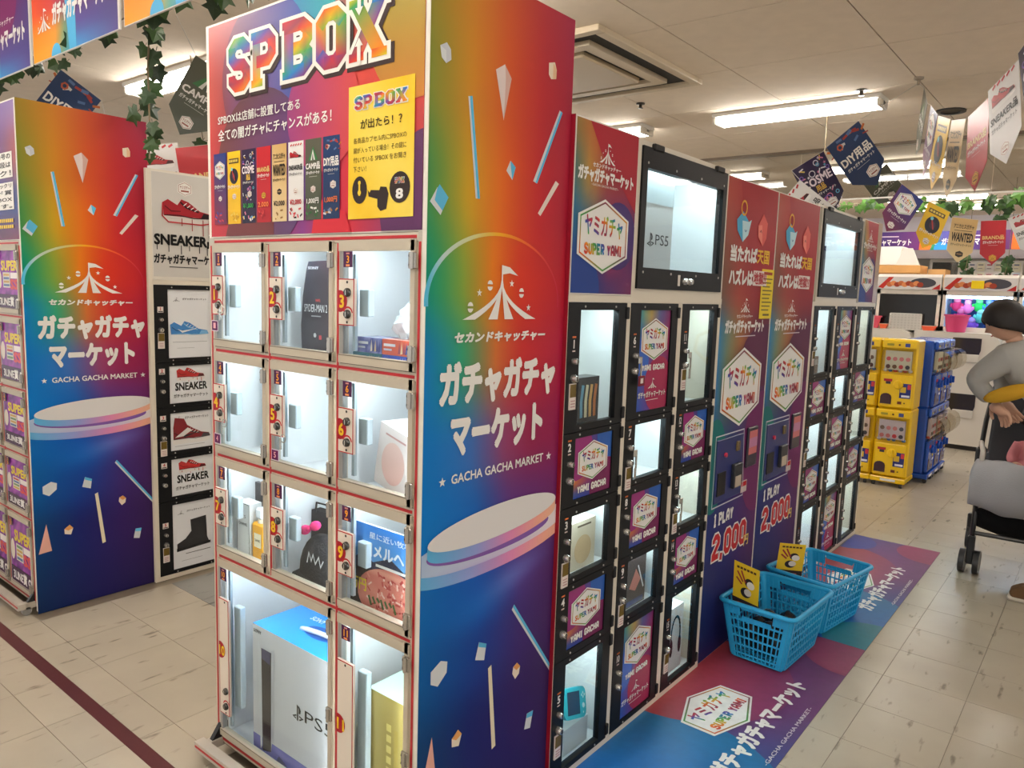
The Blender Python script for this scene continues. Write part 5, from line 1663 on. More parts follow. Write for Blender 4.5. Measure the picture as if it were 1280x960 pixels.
def ps5_front(P, w, h):
    P.rect(0, 0, w, h * .12, (110, 110, 190), 0)
    P.poly([(w * .07, h * .88), (w * .09, h * .88), (w * .12, h * .80), (w * .12, h * .05), (w * .10, h * .02)], (226, 226, 230), 1)
    P.poly([(w * .12, h * .84), (w * .25, h * .84), (w * .24, h * .05), (w * .13, h * .02)], (34, 32, 40), 2)
    P.poly([(w * .13, h * .84), (w * .24, h * .84), (w * .235, h * .74), (w * .13, h * .76)], (80, 78, 110), 3)
    P.poly([(w * .25, h * .86), (w * .29, h * .88), (w * .265, h * .2), (w * .24, h * .05)], (204, 204, 212), 2)
    P.text('SONY', w * .02, h * .94, w * .12, h * .965, (40, 40, 44), 1, bold=.03)
    ps_mark(P, w * .52, h * .44, h * .12)
    P.text('PS5', w * .66, h * .455, w * .98, h * .55, (30, 30, 34), 1, bold=0)
    P.poly([(w * .3, 0), (w * .34, h * .06), (w * .44, h * .02), (w * .46, 0)], (70, 70, 120), 1)
def ps_mark(P, x, y, s, col=(30, 30, 34)):
    P.poly([(x + s * .38, y), (x + s * .38, y + s), (x + s * .66, y + s * .9), (x + s * .78, y + s * .7), (x + s * .72, y + s * .48), (x + s * .56, y + s * .45), (x + s * .56, y + s * .8), (x + s * .52, y + s * .8), (x + s * .52, y - s * .04)], col, 1)
    P.stroke([(x + s * .34, y + s * .3), (x + s * .04, y + s * .16), (x + s * .3, y + s * .08)], s * .1, col, 1)
    P.stroke([(x + s * .6, y + s * .3), (x + s * .95, y + s * .24), (x + s * .62, y + s * .06)], s * .1, col, 1)
t = boxthing('console_box', 'large white game console carton with bright blue top, bottom left cell', 'box', -.738, -.350, .036, .208, .0575, .448, ((222, 220, 224), (40, 150, 232), (206, 210, 224)), ps5_front)
mb = MB().lathe([(.038, 0), (.045, .004), (.030, .006)], (0, 0, 0), 'z', 20, (236, 240, 244))
o = obj('carry_handle', MB().tube([(-.60, .11, .449), (-.57, .105, .458), (-.52, .108, .462), (-.47, .118, .458), (-.45, .125, .449)], .007, 6, (236, 240, 244)), PAINT, t, smooth='all')
P = PR((-.738, .036, .4484), (1, 0, 0), (0, 1, 0), (0, 0, 1))
P.text('SONY', .10, .13, .16, .15, (226, 240, 250), 0, bold=.04)
P.disc(.21, .09, .07, (20, 90, 170), 0, ry=.032)
obj('top_print', P, PRINTG, t)
def gold_front(P, w, h):
    P.rect(0, 0, w, h, lambda x, y: mixc((150, 128, 60), (206, 186, 110), y / h * .6 + .3 * math.sin(x * 40) ** 2), 0, 6, 10)
    for i in range(7):
        P.rect(w * .40, h * (.32 + .075 * i), w * .5, h * (.37 + .075 * i), (226, 206, 120), 1)
    P.stroke([(w * .6, h * .3), (w * .6, h * .8)], w * .08, (190, 166, 84), 1)
    P.disc(w * .5, h * .16, w * .14, (222, 204, 130), 1, n=8)
boxthing('gold_box', 'tall gold carton with pale mint top in the bottom right cell', 'box', -.216, -.04, .036, .172, .0575, .440, ((176, 152, 78), (206, 236, 222), (170, 148, 80)), gold_front)
# cell 2: dark curved game console cover pack
t = thing('console_cover_pack', 'tall black curved pack with red tinted edge in cell two', 'pack', (-.44, .08, 1.2545))
pts = [(-.512, 1.2545), (-.516, 1.34), (-.508, 1.42), (-.492, 1.49), (-.484, 1.508), (-.36, 1.512), (-.352, 1.42), (-.35, 1.2545)]
obj('pack_body', MB().extrude(pts, (0, .11, 0), (1, 0, 0), (0, 0, 1), (0, -1, 0), .06, (40, 38, 48)), PRINTG, t)
P = PR((0, .0496, 0), (1, 0, 0), (0, 0, 1), (0, -1, 0))
P.poly(pts, lambda x, y: stops((x + .516) / .166, (0, (36, 38, 54)), (.5, (34, 32, 40)), (.75, (74, 26, 36)), (1, (46, 26, 32))), 0)
P.text('MARVEL', -.452, 1.405, -.432, 1.412, (190, 60, 60), 2, bold=.03)
P.text('SPIDER-MAN 2', -.500, 1.378, -.404, 1.398, (220, 220, 224), 2, bold=0)
P.rect(-.47, 1.366, -.43, 1.369, (150, 150, 156), 2)
P.text('SONY', -.484, 1.488, -.44, 1.495, (200, 200, 206), 2, bold=.02)
P.disc(-.455, 1.318, .006, (206, 206, 210), 2, n=12); P.rect(-.438, 1.308, -.427, 1.319, (190, 60, 70), 2)
obj('printed_front', P, PRINTG, t)
# cell 3: card packs and a wrapped parcel
def cards(c1, c2, word):
    def f(P, w, h):
        rr = random.Random(word)
        P.rect(0, 0, w, h, lambda x, y: mixc(c1, c2, rr.random()), 0, 8, 3)
        P.rect(w * .06, h * .55, w * .46, h * .72, (226, 226, 236), 1); P.rect(w * .06, h * .28, w * .34, h * .4, (206, 206, 226), 1)
        for i in range(5):
            P.poly([(w * (.55 + .08 * i), h * .1), (w * (.6 + .08 * i), h * .9), (w * (.63 + .08 * i), h * .15)], rr.choice([(226, 190, 150), (150, 60, 80), (240, 220, 200), (60, 60, 130)]), 1)
    return f
for nm, x0, x1, z0, z1, c1, c2, word, lb in (('a', -.278, -.174, 1.2545, 1.291, (26, 96, 116), (40, 120, 140), 'ONE', 'teal card game box at the bottom left of the card pile'),
                                        ('b', -.172, -.066, 1.2545, 1.291, (44, 70, 170), (60, 90, 190), 'SEA', 'blue card game box at the bottom right of the card pile'),
                                        ('c', -.262, -.174, 1.2915, 1.328, (70, 80, 150), (150, 150, 210), 'BATTLE', 'violet card game box stacked on the teal one'),
                                        ('d', -.172, -.072, 1.2915, 1.328, (196, 72, 50), (214, 96, 66), 'CARD', 'orange red card game box stacked on the blue one')):
    boxthing('card_box', lb, 'card box', x0, x1, .03, .095, z0, z1, (c1, mixc(c1, (255, 255, 255), .5), c1), cards(c1, c2, word), grp='card game boxes in cell three')
rr = random.Random(4)
mb = MB(); mb.ell((-.12, .085, 1.375), (.055, .045, .05), 10, 8, (222, 234, 240))
mb.v = [(x + rr.uniform(-.012, .012) + (z - 1.375) * .5, y + rr.uniform(-.01, .01), z + rr.uniform(-.008, .008)) for x, y, z in mb.v]
tag(obj('wrapped_parcel', mb, mat('crinkled_wrap', attr=True, rough=.15)), 'crinkled white wrapped parcel on top of the card boxes', 'parcel')
# cell 4: standing teal card
def hdr4(P, w, h):
    P.rect(0, 0, w, h * .72, (110, 170, 180), 1); P.text('H', w * .3, h * .8, w * .6, h * .96, (60, 140, 170), 1, bold=.03)
    P.rect(w * .06, h * .56, w * .94, h * .70, (56, 110, 124), 2); P.text('65', w * .12, h * .58, w * .6, h * .68, (230, 240, 242), 3, bold=.03)
    for i in range(6):
        P.rect(w * .1, h * (.5 - .07 * i), w * .8, h * (.52 - .07 * i), (200, 226, 230), 2)
boxthing('tv_card', 'pale teal voucher card standing in the second row, left cell', 'card', -.752, -.635, .085, .10, .9465, 1.19, ((206, 226, 230), (226, 236, 238), (200, 220, 226)), hdr4)
# cell 6: leaning pink and white carton (no figure drawn)
t = boxthing('toy_box', 'white and pink toy carton leaning in the second row, right cell', 'box', -.07, .07, -.045, .045, 0, .155, ((244, 232, 232), (250, 246, 246), (236, 222, 224)),
    lambda P, w, h: (P.disc(w * .5, h * .45, w * .34, lambda x, y: mixc((240, 190, 184), (248, 216, 210), y / h), 1, ry=h * .34), P.rect(w * .2, h * .85, w * .8, h * .88, (206, 160, 160), 1)))
t.location = (-.146, .085, .947)
for c in t.children: c.matrix_parent_inverse = Matrix.Identity(4)
t.rotation_euler = (0, math.radians(11), math.radians(-8)); t.location.z += .0145
# cell 7: perfume set
boxthing('perfume_card', 'black display card behind the perfume in the third row', 'card', -.835, -.655, .11, .122, .6385, .845, ((38, 36, 40), (60, 58, 60), (38, 36, 40)), lambda P, w, h: P.text('CHANEL', w * .55, h * .86, w * .97, h * .93, (220, 220, 216), 1, bold=.03))
boxthing('perfume_box', 'slim white perfume carton in the third row, left cell', 'box', -.83, -.762, .045, .085, .6385, .80, ((236, 236, 234), (244, 244, 244), (220, 220, 220)), lambda P, w, h: (P.text('N°5', w * .3, h * .72, w * .7, h * .78, (60, 60, 60), 1, bold=0), P.text('CHANEL', w * .16, h * .58, w * .84, h * .63, (60, 60, 60), 1, bold=.02), P.stroke([(w * .03, h * .015), (w * .97, h * .015), (w * .97, h * .985), (w * .03, h * .985), (w * .03, h * .015)], w * .03, (40, 40, 40), 1)))
t = thing('perfume_bottle', 'amber perfume bottle with clear stopper beside the slim white carton', 'bottle', (-.72, .06, .6385))
obj('flask', MB().box(-.754, -.690, .045, .075, .6385, .752, (226, 160, 40), .006), mat('amber_glass', attr=True, rough=.1), t)
obj('neck', MB().cyl((-.722, .06, .752), (-.722, .06, .764), .012, 12, (200, 190, 170)), PAINT, t)
obj('stopper', MB().box(-.738, -.706, .048, .072, .764, .797, (222, 226, 230), .005), mat('clear_cap', attr=True, rough=.08), t)
P = PR((-.74, .0445, .68), (1, 0, 0), (0, 0, 1), (0, -1, 0)); P.rect(0, 0, .036, .042, (238, 226, 196), 0); P.text('CHANEL', .004, .018, .032, .025, (70, 60, 50), 1, bold=.02); obj('bottle_label', P, PRINTG, t)
# cell 8: black cap, bow and bag
t = thing('paper_bag', 'stiff black gift bag behind the black cap', 'bag', (-.50, .15, .6385))
obj('bag_body', MB().extrude([(-.565, .6385), (-.46, .6385), (-.455, .82), (-.56, .815)], (0, .145, 0), (1, 0, 0), (0, 0, 1), (0, -1, 0), .03, (34, 34, 38)), CLOTH, t)
obj('bag_handle', MB().tube([(-.54, .114, .81), (-.535, .114, .84), (-.49, .114, .842), (-.485, .114, .815)], .003, 6, (30, 30, 32)), CLOTH, t)
t = thing('baseball_cap', 'black cap with white zigzag lettering in the third row', 'cap', (-.485, .09, .6385))
mb = MB()
vs, fs = [], []
for j in range(7):
    p = math.pi / 2 * j / 6
    for i in range(16):
        a = 2 * math.pi * i / 16
        vs.append((-.435 + .098 * math.cos(p) * math.cos(a), .066 + .042 * math.cos(p) * math.sin(a), .665 + .118 * math.sin(p)))
for j in range(6):
    for i in range(16):
        fs.append((j * 16 + i, j * 16 + (i + 1) % 16, (j + 1) * 16 + (i + 1) % 16, (j + 1) * 16 + i))
mb.add(vs, fs, (40, 41, 45)); mb.add([(-.435 + .098 * math.cos(a), .066 + .042 * math.sin(a), z) for z in (.640, .665) for a in [i * math.pi / 8 for i in range(16)]], [(i, (i + 1) % 16, 16 + (i + 1) % 16, 16 + i) for i in range(16)], (36, 37, 41))
obj('crown', mb, CLOTH, t, smooth='all')
mb = MB()
n = 12
vs = []
for i in range(n + 1):
    a = math.pi * (1.08 + .84 * i / n)
    vs.append((-.435 + .095 * math.cos(a), .066 + .040 * math.sin(a), .668)); vs.append((-.45 + .115 * math.cos(a), .064 + .046 * math.sin(a), .648))
mb.add(vs, [(2 * i, 2 * i + 1, 2 * i + 3, 2 * i + 2) for i in range(n)], (34, 35, 39))
obj('brim', mb, CLOTH, t, smooth='all').modifiers.new('thick', 'SOLIDIFY').thickness = .004
P = PR((-.455, .0235, .71), (1, 0, 0), (0, 0, 1), (0, -1, 0))
P.stroke([(0, 0), (.008, .03), (.018, .008), (.026, .028), (.036, .004), (.05, .026), (.058, .0), (.07, .02)], .004, (236, 236, 240), 0)
obj('front_lettering', P, PRINT, t)
mb = MB(); mb.ell((-.493, .045, .792), (.022, .010, .014), 10, 6, (206, 50, 110)); mb.ell((-.448, .045, .802), (.022, .010, .014), 10, 6, (206, 50, 110)); mb.ell((-.471, .041, .796), (.008, .010, .009), 8, 6, (180, 36, 92))
mb.v = [(x, y, z + (x + .47) * .25) for x, y, z in mb.v]
obj('bow', mb, CLOTH, t, smooth='all')
# cell 9: meat poster
def meat(P, w, h):
    P.rect(0, h * .55, w, h, lambda x, y: mixc((110, 170, 226), (40, 120, 206), (y / h - .55) / .45), 0, 6, 4)
    P.poly([(0, h * .55), (w * .2, h * .68), (w * .35, h * .6), (w * .6, h * .7), (w * .8, h * .6), (w, h * .66), (w, h * .5), (0, h * .5)], (44, 50, 72), 1)
    P.rect(0, 0, w, h * .55, (52, 40, 40), 0)
    P.disc(w * .62, h * .25, w * .5, lambda x, y: mixc((206, 110, 100), (232, 160, 140), (math.sin(x * 90) * math.sin(y * 70) + 1) / 2), 2, ry=h * .32, n=36, clip=(0, 0, w, h))
    rq = random.Random(2)
    for i in range(70):
        u_, v_, an = rq.uniform(.25, .98), rq.uniform(.03, .5), rq.uniform(0, 3.1)
        if ((u_ - .62) / .46) ** 2 + ((v_ - .25) / .28) ** 2 < 1:
            P.stroke([(w * u_, h * v_), (w * u_ + w * .07 * math.cos(an), h * v_ + w * .05 * math.sin(an))], w * rq.uniform(.012, .03), rq.choice([(240, 200, 186), (186, 76, 72), (226, 140, 126), (170, 60, 60)]), 3)
    for i in range(4):
        a = .4 + i * .35
        P.stroke([(w * .5 + w * .3 * math.cos(a), h * .25 + h * .2 * math.sin(a)), (w * .62 + w * .3 * math.cos(a + .5), h * .3 + h * .16 * math.sin(a + .5))], w * .025, (240, 196, 180), 3)
    for i in range(7):
        P.stroke([(w * (.3 + .06 * i), h * .22), (w * (.34 + .06 * i), h * (.12 + .03 * (i % 3)))], w * .03, (70, 96, 52), 4)
    P.text('星に近い牧場', w * .3, h * .86, w * .9, h * .93, (226, 238, 248), 3, bold=.02)
    P.text('潮メルヘン', w * .2, h * .66, w * .95, h * .81, (236, 244, 250), 3, bold=.05)
    P.rect(w * .4, h * .57, w * .96, h * .6, WH, 4)
    P.text('万円', w * .02, h * .25, w * .26, h * .38, (232, 196, 60), 5, bold=.05)
    P.disc(w * .92, h * .1, w * .09, (50, 90, 170), 5)
boxthing('meat_poster', 'blue sky and marbled meat poster standing in the third row, right cell', 'poster', -.282, -.036, .03, .036, .6385, .868, ((60, 60, 70), (200, 200, 200), (200, 200, 200)), meat)
# hanging key tags on the tall machine
for n, x, z, lb in ((1, -.808, 1.372, 'small purple key tag hanging at cell one'), (4, -.803, 1.05, 'small purple key tag hanging at cell four'), (5, -.520, 1.048, 'small purple key tag hanging at cell five')):
    t = thing('key_tag', lb, 'key tag', (x, -.03, z - .06))
    obj('ring', MB().tube([(x + .028 + .011 * math.cos(a), -.024, z + .011 * math.sin(a)) for a in [i * .7 for i in range(9)]], .0014, 5, (200, 196, 190), closed=True), LOCKM, t)
    obj('key', MB().box(x + .016, x + .022, -.027, -.024, z - .03, z, (196, 192, 186)), LOCKM, t)
    P = PR((x - .016, -.030, z - .062), (1, 0, 0), (0, 0, 1), (0, -1, 0)); P.extrude([(0, 0), (.033, 0), (.033, .03), (0, .03)], (x - .016, -.029, z - .062), (1, 0, 0), (0, 0, 1), (0, -1, 0), .0008, (226, 206, 226)); P.rect(.002, .002, .031, .028, (96, 30, 84), 0); P.text(str(n), .012, .008, .021, .023, (230, 160, 180), 1, bold=.03)
    obj('tag_plate', P, PRINTG, t)

# ---------------------------------------------------------------- prizes behind the black locker doors (faces look along +X)
def xbox(name, label, cat, xf, d, y0, y1, z0, z1, cols, draw=None, grp=None, rz=0):
    t = thing(name, label, cat, (xf - d / 2, (y0 + y1) / 2, z0), group=grp)
    mb = MB()
    vs = [(x, y, z) for x in (xf - d, xf) for y in (y0, y1) for z in (z0, z1)]
    for f, c in (((4, 6, 7, 5), cols[0]), ((1, 5, 7, 3), cols[1]), ((0, 1, 3, 2), cols[2]), ((0, 4, 5, 1), cols[2]), ((2, 3, 7, 6), cols[2]), ((0, 2, 6, 4), cols[2])):
        mb.add([vs[i] for i in f], [(0, 1, 2, 3)], c)
    obj('carton', mb, PRINTG, t)
    if draw:
        P = PR((xf + .0004, y0, z0), (0, 1, 0), (0, 0, 1), (1, 0, 0))
        draw(P, y1 - y0, z1 - z0)
        obj('printed_front', P, PRINTG, t)
    if rz:
        t.rotation_euler = (0, 0, rz)
    return t
def padart(P, w, h):
    P.rect(w * .04, h * .04, w * .96, h * .96, (30, 28, 32), 1)
    for i, c in enumerate([(110, 170, 200), (226, 216, 180), (226, 170, 90), (206, 120, 60)]):
        x = w * (.2 + .2 * i)
        P.stroke([(x, h * .16), (x - w * .02, h * .5), (x + w * .04, h * .84)], w * .12, c, 2)
xbox('tablet_box', 'black tablet carton with coloured stripes behind locker door one', 'box', -.03, .05, .648, .765, 1.063, 1.205, ((38, 36, 40), (60, 58, 62), (220, 220, 222)), padart)
xbox('toy_box', 'beige toy carton standing behind locker door three', 'box', -.035, .09, .655, .79, .615, .765, ((238, 224, 200), (240, 232, 216), (232, 220, 200)), lambda P, w, h: (P.disc(w * .5, h * .4, w * .34, (226, 196, 156), 1, ry=h * .3), P.rect(w * .25, h * .88, w * .8, h * .92, (110, 96, 80), 1)))
t = thing('handheld_console', 'turquoise handheld game console on a white block in the lowest left locker', 'game console', (-.06, .66, .1105))
mb = MB()
def rr_poly(w, h, r, n=5):
    out = []
    for cx, cy, a0 in ((w - r, h - r, 0), (r, h - r, 1), (r, r, 2), (w - r, r, 3)):
        for i in range(n + 1):
            a = (a0 + i / n) * math.pi / 2
            out.append((cx + r * math.cos(a), cy + r * math.sin(a)))
    return out
Uc, Vc = Vector((0, .96, -.28)).normalized(), Vector((-.3, .27, .93)).normalized()
Vc = (Vc - Uc * Vc.dot(Uc)).normalized(); Nc = Uc.cross(Vc)
O = Vector((-.035, .648, .145))
mb.extrude(rr_poly(.13, .092, .022), O, Uc, Vc, Nc, .012, (40, 172, 184)); obj('console_body', mb, PAINT, t)
P = PR(O + Nc * .0124, Uc, Vc, Nc); P.rect(.02, .012, .092, .08, (40, 56, 72), 0)
for a, b, r in ((.112, .072, .004), (.104, .066, .004), (.12, .066, .004), (.112, .06, .004), (.112, .035, .008), (.11, .015, .003)):
    P.disc(a, b, r, (226, 240, 240), 1, n=12)
obj('screen_and_buttons', P, PRINTG, t).name = 'front_face'
xbox('display_block', 'white block carrying the turquoise handheld console', 'stand', -.03, .10, .655, .79, .0245, .11, ((230, 236, 238), (240, 244, 246), (222, 230, 232)))
xbox('figure_box', 'dark window carton with pink shape behind locker door nine', 'box', -.03, .10, .985, 1.125, .391, .565, ((70, 62, 66), (90, 84, 84), (60, 54, 58)), lambda P, w, h: (P.poly([(w * .2, h * .4), (w * .5, h * .75), (w * .75, h * .5), (w * .5, h * .3)], (206, 130, 120), 1), P.rect(w * .1, h * .04, w * .9, h * .14, (50, 60, 110), 1), P.stroke([(w * .6, h * .8), (w * .9, h * .3)], w * .05, (226, 226, 230), 1)))
def hp(P, w, h):
    P.ring(w * .5, h * .56, w * .32, w * .09, (36, 34, 38), 1, n=20, a0=-.2, a1=math.pi + .2, ry=h * .28)
    for sx in (.2, .8):
        P.disc(w * sx, h * .38, w * .11, (60, 44, 50), 2, ry=h * .14)
xbox('headphone_box', 'white headphone carton with black headphones drawn, lowest right locker cell', 'box', -.03, .08, 1.335, 1.45, .0245, .28, ((236, 232, 232), (240, 240, 242), (226, 228, 232)), hp)
def psart(P, w, h):
    P.rect(0, h * .74, w, h, lambda x, y: mixc((190, 214, 232), (226, 238, 244), y / h), 1)
    ps_mark(P, w * .30, h * .40, h * .11, (60, 60, 66)); P.text('PS5', w * .52, h * .415, w * .90, h * .50, (70, 70, 76), 1, bold=0)
xbox('console_box', 'white game console carton in the big lit cabinet', 'box', -.045, .18, .965, 1.205, 1.4475, 1.85, ((236, 238, 242), (226, 236, 244), (216, 224, 234)), psart)
for i, (y0, y1, z0, z1, c, lb) in enumerate([(2.80, 2.94, 1.063, 1.16, (120, 84, 70), 'brown carton behind the top left door of the farther locker'), (3.54, 3.66, 1.063, 1.14, (190, 120, 90), 'orange carton behind the top right door of the farther locker'),
        (2.75, 2.85, .615, .72, (90, 96, 130), 'slate carton in the middle left cell of the farther locker'), (3.14, 3.28, .848, .95, (150, 130, 120), 'tan carton in the second middle cell of the farther locker'), (3.54, 3.64, .615, .74, (110, 100, 110), 'grey carton in the middle right cell of the farther locker'), (3.15, 3.25, .391, .5, (206, 190, 170), 'cream carton in the lower middle cell of the farther locker')]):
    xbox('prize_box', lb, 'box', -.05, .08, y0, y1, z0, z1, (c, mixc(c, (255, 255, 255), .3), mixc(c, (0, 0, 0), .2)), lambda P, w, h, c=c: (P.rect(w * .1, h * .55, w * .9, h * .85, mixc(c, (255, 255, 255), .6), 1), P.rect(w * .2, h * .15, w * .6, h * .4, mixc(c, (30, 30, 60), .5), 1)), grp='cartons in the farther locker')
xbox('console_box', 'boxed console in red and navy in the farther top cabinet', 'box', -.09, .15, 2.75, 3.05, 1.4475, 1.74, ((44, 40, 54), (200, 60, 70), (190, 196, 214)), lambda P, w, h: (P.rect(0, h * .6, w * .45, h, (190, 60, 76), 1), P.rect(w * .5, h * .2, w * .9, h * .7, (26, 24, 32), 1), P.rect(0, 0, w, h * .16, (210, 214, 230), 1)))

# keys left in the locker doors
for n, y, z, lb, tagc in ((6, .905, 1.262, 'red key tag hanging from the tall printed locker door', (120, 30, 44)), (7, .905, .968, 'bare key hanging beside the middle locker cell', None), (11, 1.25, 1.262, 'bare key hanging at the top right locker door', None), (13, 1.25, .746, 'bare key hanging beside the right middle locker cell', None)):
    t = thing('locker_key', lb, 'key', (.03, y, z - .09))
    obj('key_head', MB().box(.026, .031, y - .012, y + .010, z - .024, z - .002, (206, 204, 198), .003), LOCKM, t)
    obj('key_blade', MB().box(.026, .030, y + .004, y + .010, z - .062, z - .022, (214, 212, 206)), LOCKM, t)
    if tagc:
        obj('tag_plate', MB().box(.026, .029, y - .006, y + .034, z - .095, z - .062, tagc, .002).box(.029, .0294, y + .006, y + .022, z - .086, z - .070, (230, 220, 216)), PRINTG, t)
    else:
        obj('key_tag', MB().box(.026, .029, y - .002, y + .012, z - .095, z - .060, (196, 192, 186), .002), LOCKM, t)
# ---------------------------------------------------------------- hanging boards, pennants, ivy
def board(x0, x1, label):
    t = thing('hanging_board', label, 'hanging sign', ((x0 + x1) / 2, .245, 2.4), group='rainbow boards hanging from the ceiling')
    z0, z1 = 2.40, 2.80
    o = obj('panel', MB().box(x0, x1, .243, .251, z0, z1, (226, 222, 216)), PAINT, t)
    P = PR((x0, .2426, z0), (1, 0, 0), (0, 0, 1), (0, -1, 0))
    w, h = x1 - x0, z1 - z0
    a = (.004, .003, w - .012, h)
    P.rect(*a, gridcol([(0, [(0, (210, 60, 60)), (.3, (190, 60, 80)), (.55, (130, 50, 110)), (1, (90, 50, 120))]), (.45, [(0, (222, 84, 48)), (.25, (206, 70, 70)), (.5, (120, 60, 120)), (1, (80, 62, 124))]), (.75, [(0, (236, 140, 40)), (.3, (226, 150, 60)), (.42, (110, 150, 120)), (.55, (90, 80, 150)), (1, (76, 66, 128))]), (1, [(0, (240, 156, 40)), (.3, (220, 160, 70)), (.4, (90, 160, 150)), (.55, (70, 150, 210)), (1, (90, 76, 140))])], *a), 0, 24, 12)
    P.poly([(w * .42, h * .52), (w * .54, h * .5), (w * .54, 0.003), (w * .46, .003)], (84, 176, 222), 1)
    P.disc(w * .3, .0, w * .06, (84, 176, 222), 1, clip=a)
    P.disc(w * .62, h * .9, w * .22, (126, 46, 104), 1, clip=a)
    tent(P, w * .16, h * .30, w * .15, h * .24, WH, 3)
    P.text('セカンドキャッチャー', w * .40, h * .58, w * .78, h * .65, WH, 3, bold=.04, shear=.2)
    P.text(GACHA, w * .27, h * .32, w * .93, h * .53, WH, 3, bold=.08)
    obj('printed_artwork', P, PRINT, o)
    for x in (x0 + .08, x1 - .08):
        obj('wire', MB().cyl((x, .247, z1), (x, .247, HC), .0015, 5, (190, 186, 180)), STEEL, t)
board(-2.802, -1.942, 'middle hanging rainbow board above the left machine, fully legible')
board(-1.902, -1.042, 'hanging rainbow board at the top edge next to the ivy')
board(-3.69, -2.832, 'hanging rainbow board cut by the left picture edge')

PENM = mat('pennant_vinyl', attr=True, rough=.35)
def pennant(kind, A, B, label, H=.40):
    A, B = Vector(A), Vector(B)
    U = B - A; w = U.length; U.normalize()
    V = Vector((0, 0, 1)); V = (V - U * V.dot(U)).normalized()
    N = U.cross(V)
    if N.dot(CAM - A) < 0:
        pass
    sh = H * .74
    pent = [(0, 0), (0, -sh), (w / 2, -H), (w, -sh), (w, 0)]
    t = thing('pennant', label, 'pennant', A + U * w / 2 - V * H, group='prize pennants strung from the ceiling')
    b = MB()
    b.extrude(pent, A - N * .0006, U, V, N, .0012, KBG[kind][1])
    obj('flag', b, PENM, t)
    for sgn in (1, -1):
        P = PR(A + N * .0008, U, V, N) if sgn > 0 else PR(A - N * .0008 + U * w, -U, V, -N)
        g = kbg(kind, 0, -H, w, 0)
        P.poly([(0.002, -.002), (0.002, -sh), (w / 2, -H + .003), (w - .002, -sh), (w - .002, -.002)], g, 0)
        art(P, kind, w * .02, -H * .96, w * .98, -.004, 1)
        obj('printed_side', P, PENM, t)
    return t
DESC = {'camp': 'olive camp pennant', 'super': 'blue and maroon pennant', 'yellow': 'yellow pennant with a dark disc', 'wanted': 'parchment wanted pennant', 'brand': 'red brand pennant', 'sneaker': 'white sneaker pennant', 'cosme': 'dark patterned cosmetics pennant', 'diy': 'navy tool pennant'}
PA = [('camp', (-0.004, 4.558, 2.865), (0.071, 4.333, 2.712)), ('super', (0.113, 4.222, 2.675), (0.200, 3.990, 2.565)), ('yellow', (0.226, 3.877, 2.533), (0.328, 3.663, 2.460)),
      ('wanted', (0.361, 3.502, 2.420), (0.461, 3.292, 2.377)), ('brand', (0.490, 3.166, 2.358), (0.602, 2.952, 2.396)), ('sneaker', (0.605, 2.869, 2.399), (0.732, 2.667, 2.466)), ('cosme', (0.735, 2.60, 2.472), (0.848, 2.41, 2.568))]
for k, A, B in PA:
    pennant(k, A, B, DESC[k] + ' turned edge-on in the upper right string')
PB = [('sneaker', (-0.657, 3.786, 2.027), (-0.530, 3.853, 2.215), 'peeking over the second pay panel'), ('cosme', (-0.633, 3.977, 2.298), (-0.482, 4.120, 2.433), 'tilted above the second pay panel'),
      ('diy', (-0.387, 3.869, 2.408), (-0.248, 4.008, 2.580), 'tilted above the farther locker'), ('camp', (-0.941, 6.874, 2.594), (-0.784, 7.032, 2.806), 'hanging behind the navy one'),
      ('super', (-0.435, 6.147, 2.475), (-0.283, 6.301, 2.340), 'leaning left in the lower far string'), ('yellow', (-0.295, 6.585, 2.368), (-0.146, 6.756, 2.285), 'in the lower far string'),
      ('wanted', (-0.137, 6.822, 2.248), (0.051, 6.970, 2.229), 'in the lower far string'), ('brand', (0.070, 6.984, 2.221), (0.251, 7.131, 2.237), 'hanging straight in the lower far string'),
      ('sneaker', (0.270, 7.026, 2.241), (0.462, 7.058, 2.326), 'at the right edge of the far string')]
for k, A, B, lb in PB:
    pennant(k, A, B, DESC[k] + ' ' + lb, .34 if k == 'camp' else .40)
PL = [('diy', (-3.388, 0.579, 2.547), (-3.260, 0.727, 2.402), 'behind the left machine top'), ('camp', (-2.784, 1.012, 2.632), (-2.600, 1.138, 2.496), 'hanging just left of the large header'),
      ('sneaker', (-2.936, 0.751, 2.135), (-2.761, 0.89, 2.161), 'behind the hanging ivy on the left'), ('brand', (-2.716, 0.854, 2.123), (-2.539, 1.001, 2.155), 'above the sneaker locker')]
for k, A, B, lb in PL:
    pennant(k, A, B, DESC[k] + ' ' + lb)
def cord(pts, label):
    tag(obj('string', MB().tube(pts, .0016, 5, (206, 200, 190)), PAINT), label, 'string')
cord([(0.007, 4.333, 2.845), (-.004, 4.56, 2.868)] + [p for k, A, B in PA for p in (A, B)] + [(.95, 2.2, 2.66), (1.2, 1.7, 2.879)], 'thin string carrying the upper right pennants')
cord([(-.75, 3.75, 1.98)] + [p for k, A, B, l in PB[:3] for p in (A, B)] + [(0.0, 4.333, 2.84)], 'thin string carrying the tilted pennants above the pay panels')
cord([PB[3][1], PB[3][2]] + [(-.6, 6.55, 2.62)] + [p for k, A, B, l in PB[4:] for p in (A, B)] + [(.9, 7.0, 2.6)], 'thin string carrying the lower far pennants')
cord([(-3.7, .3, 2.879), PL[0][1], PL[0][2], (-3.1, .70, 2.2), PL[2][1], PL[2][2], PL[3][1], PL[3][2], (-2.45, 1.1, 2.3), PL[1][2], PL[1][1], (-2.9, .95, 2.878)], 'thin string carrying the pennants above the left machines')

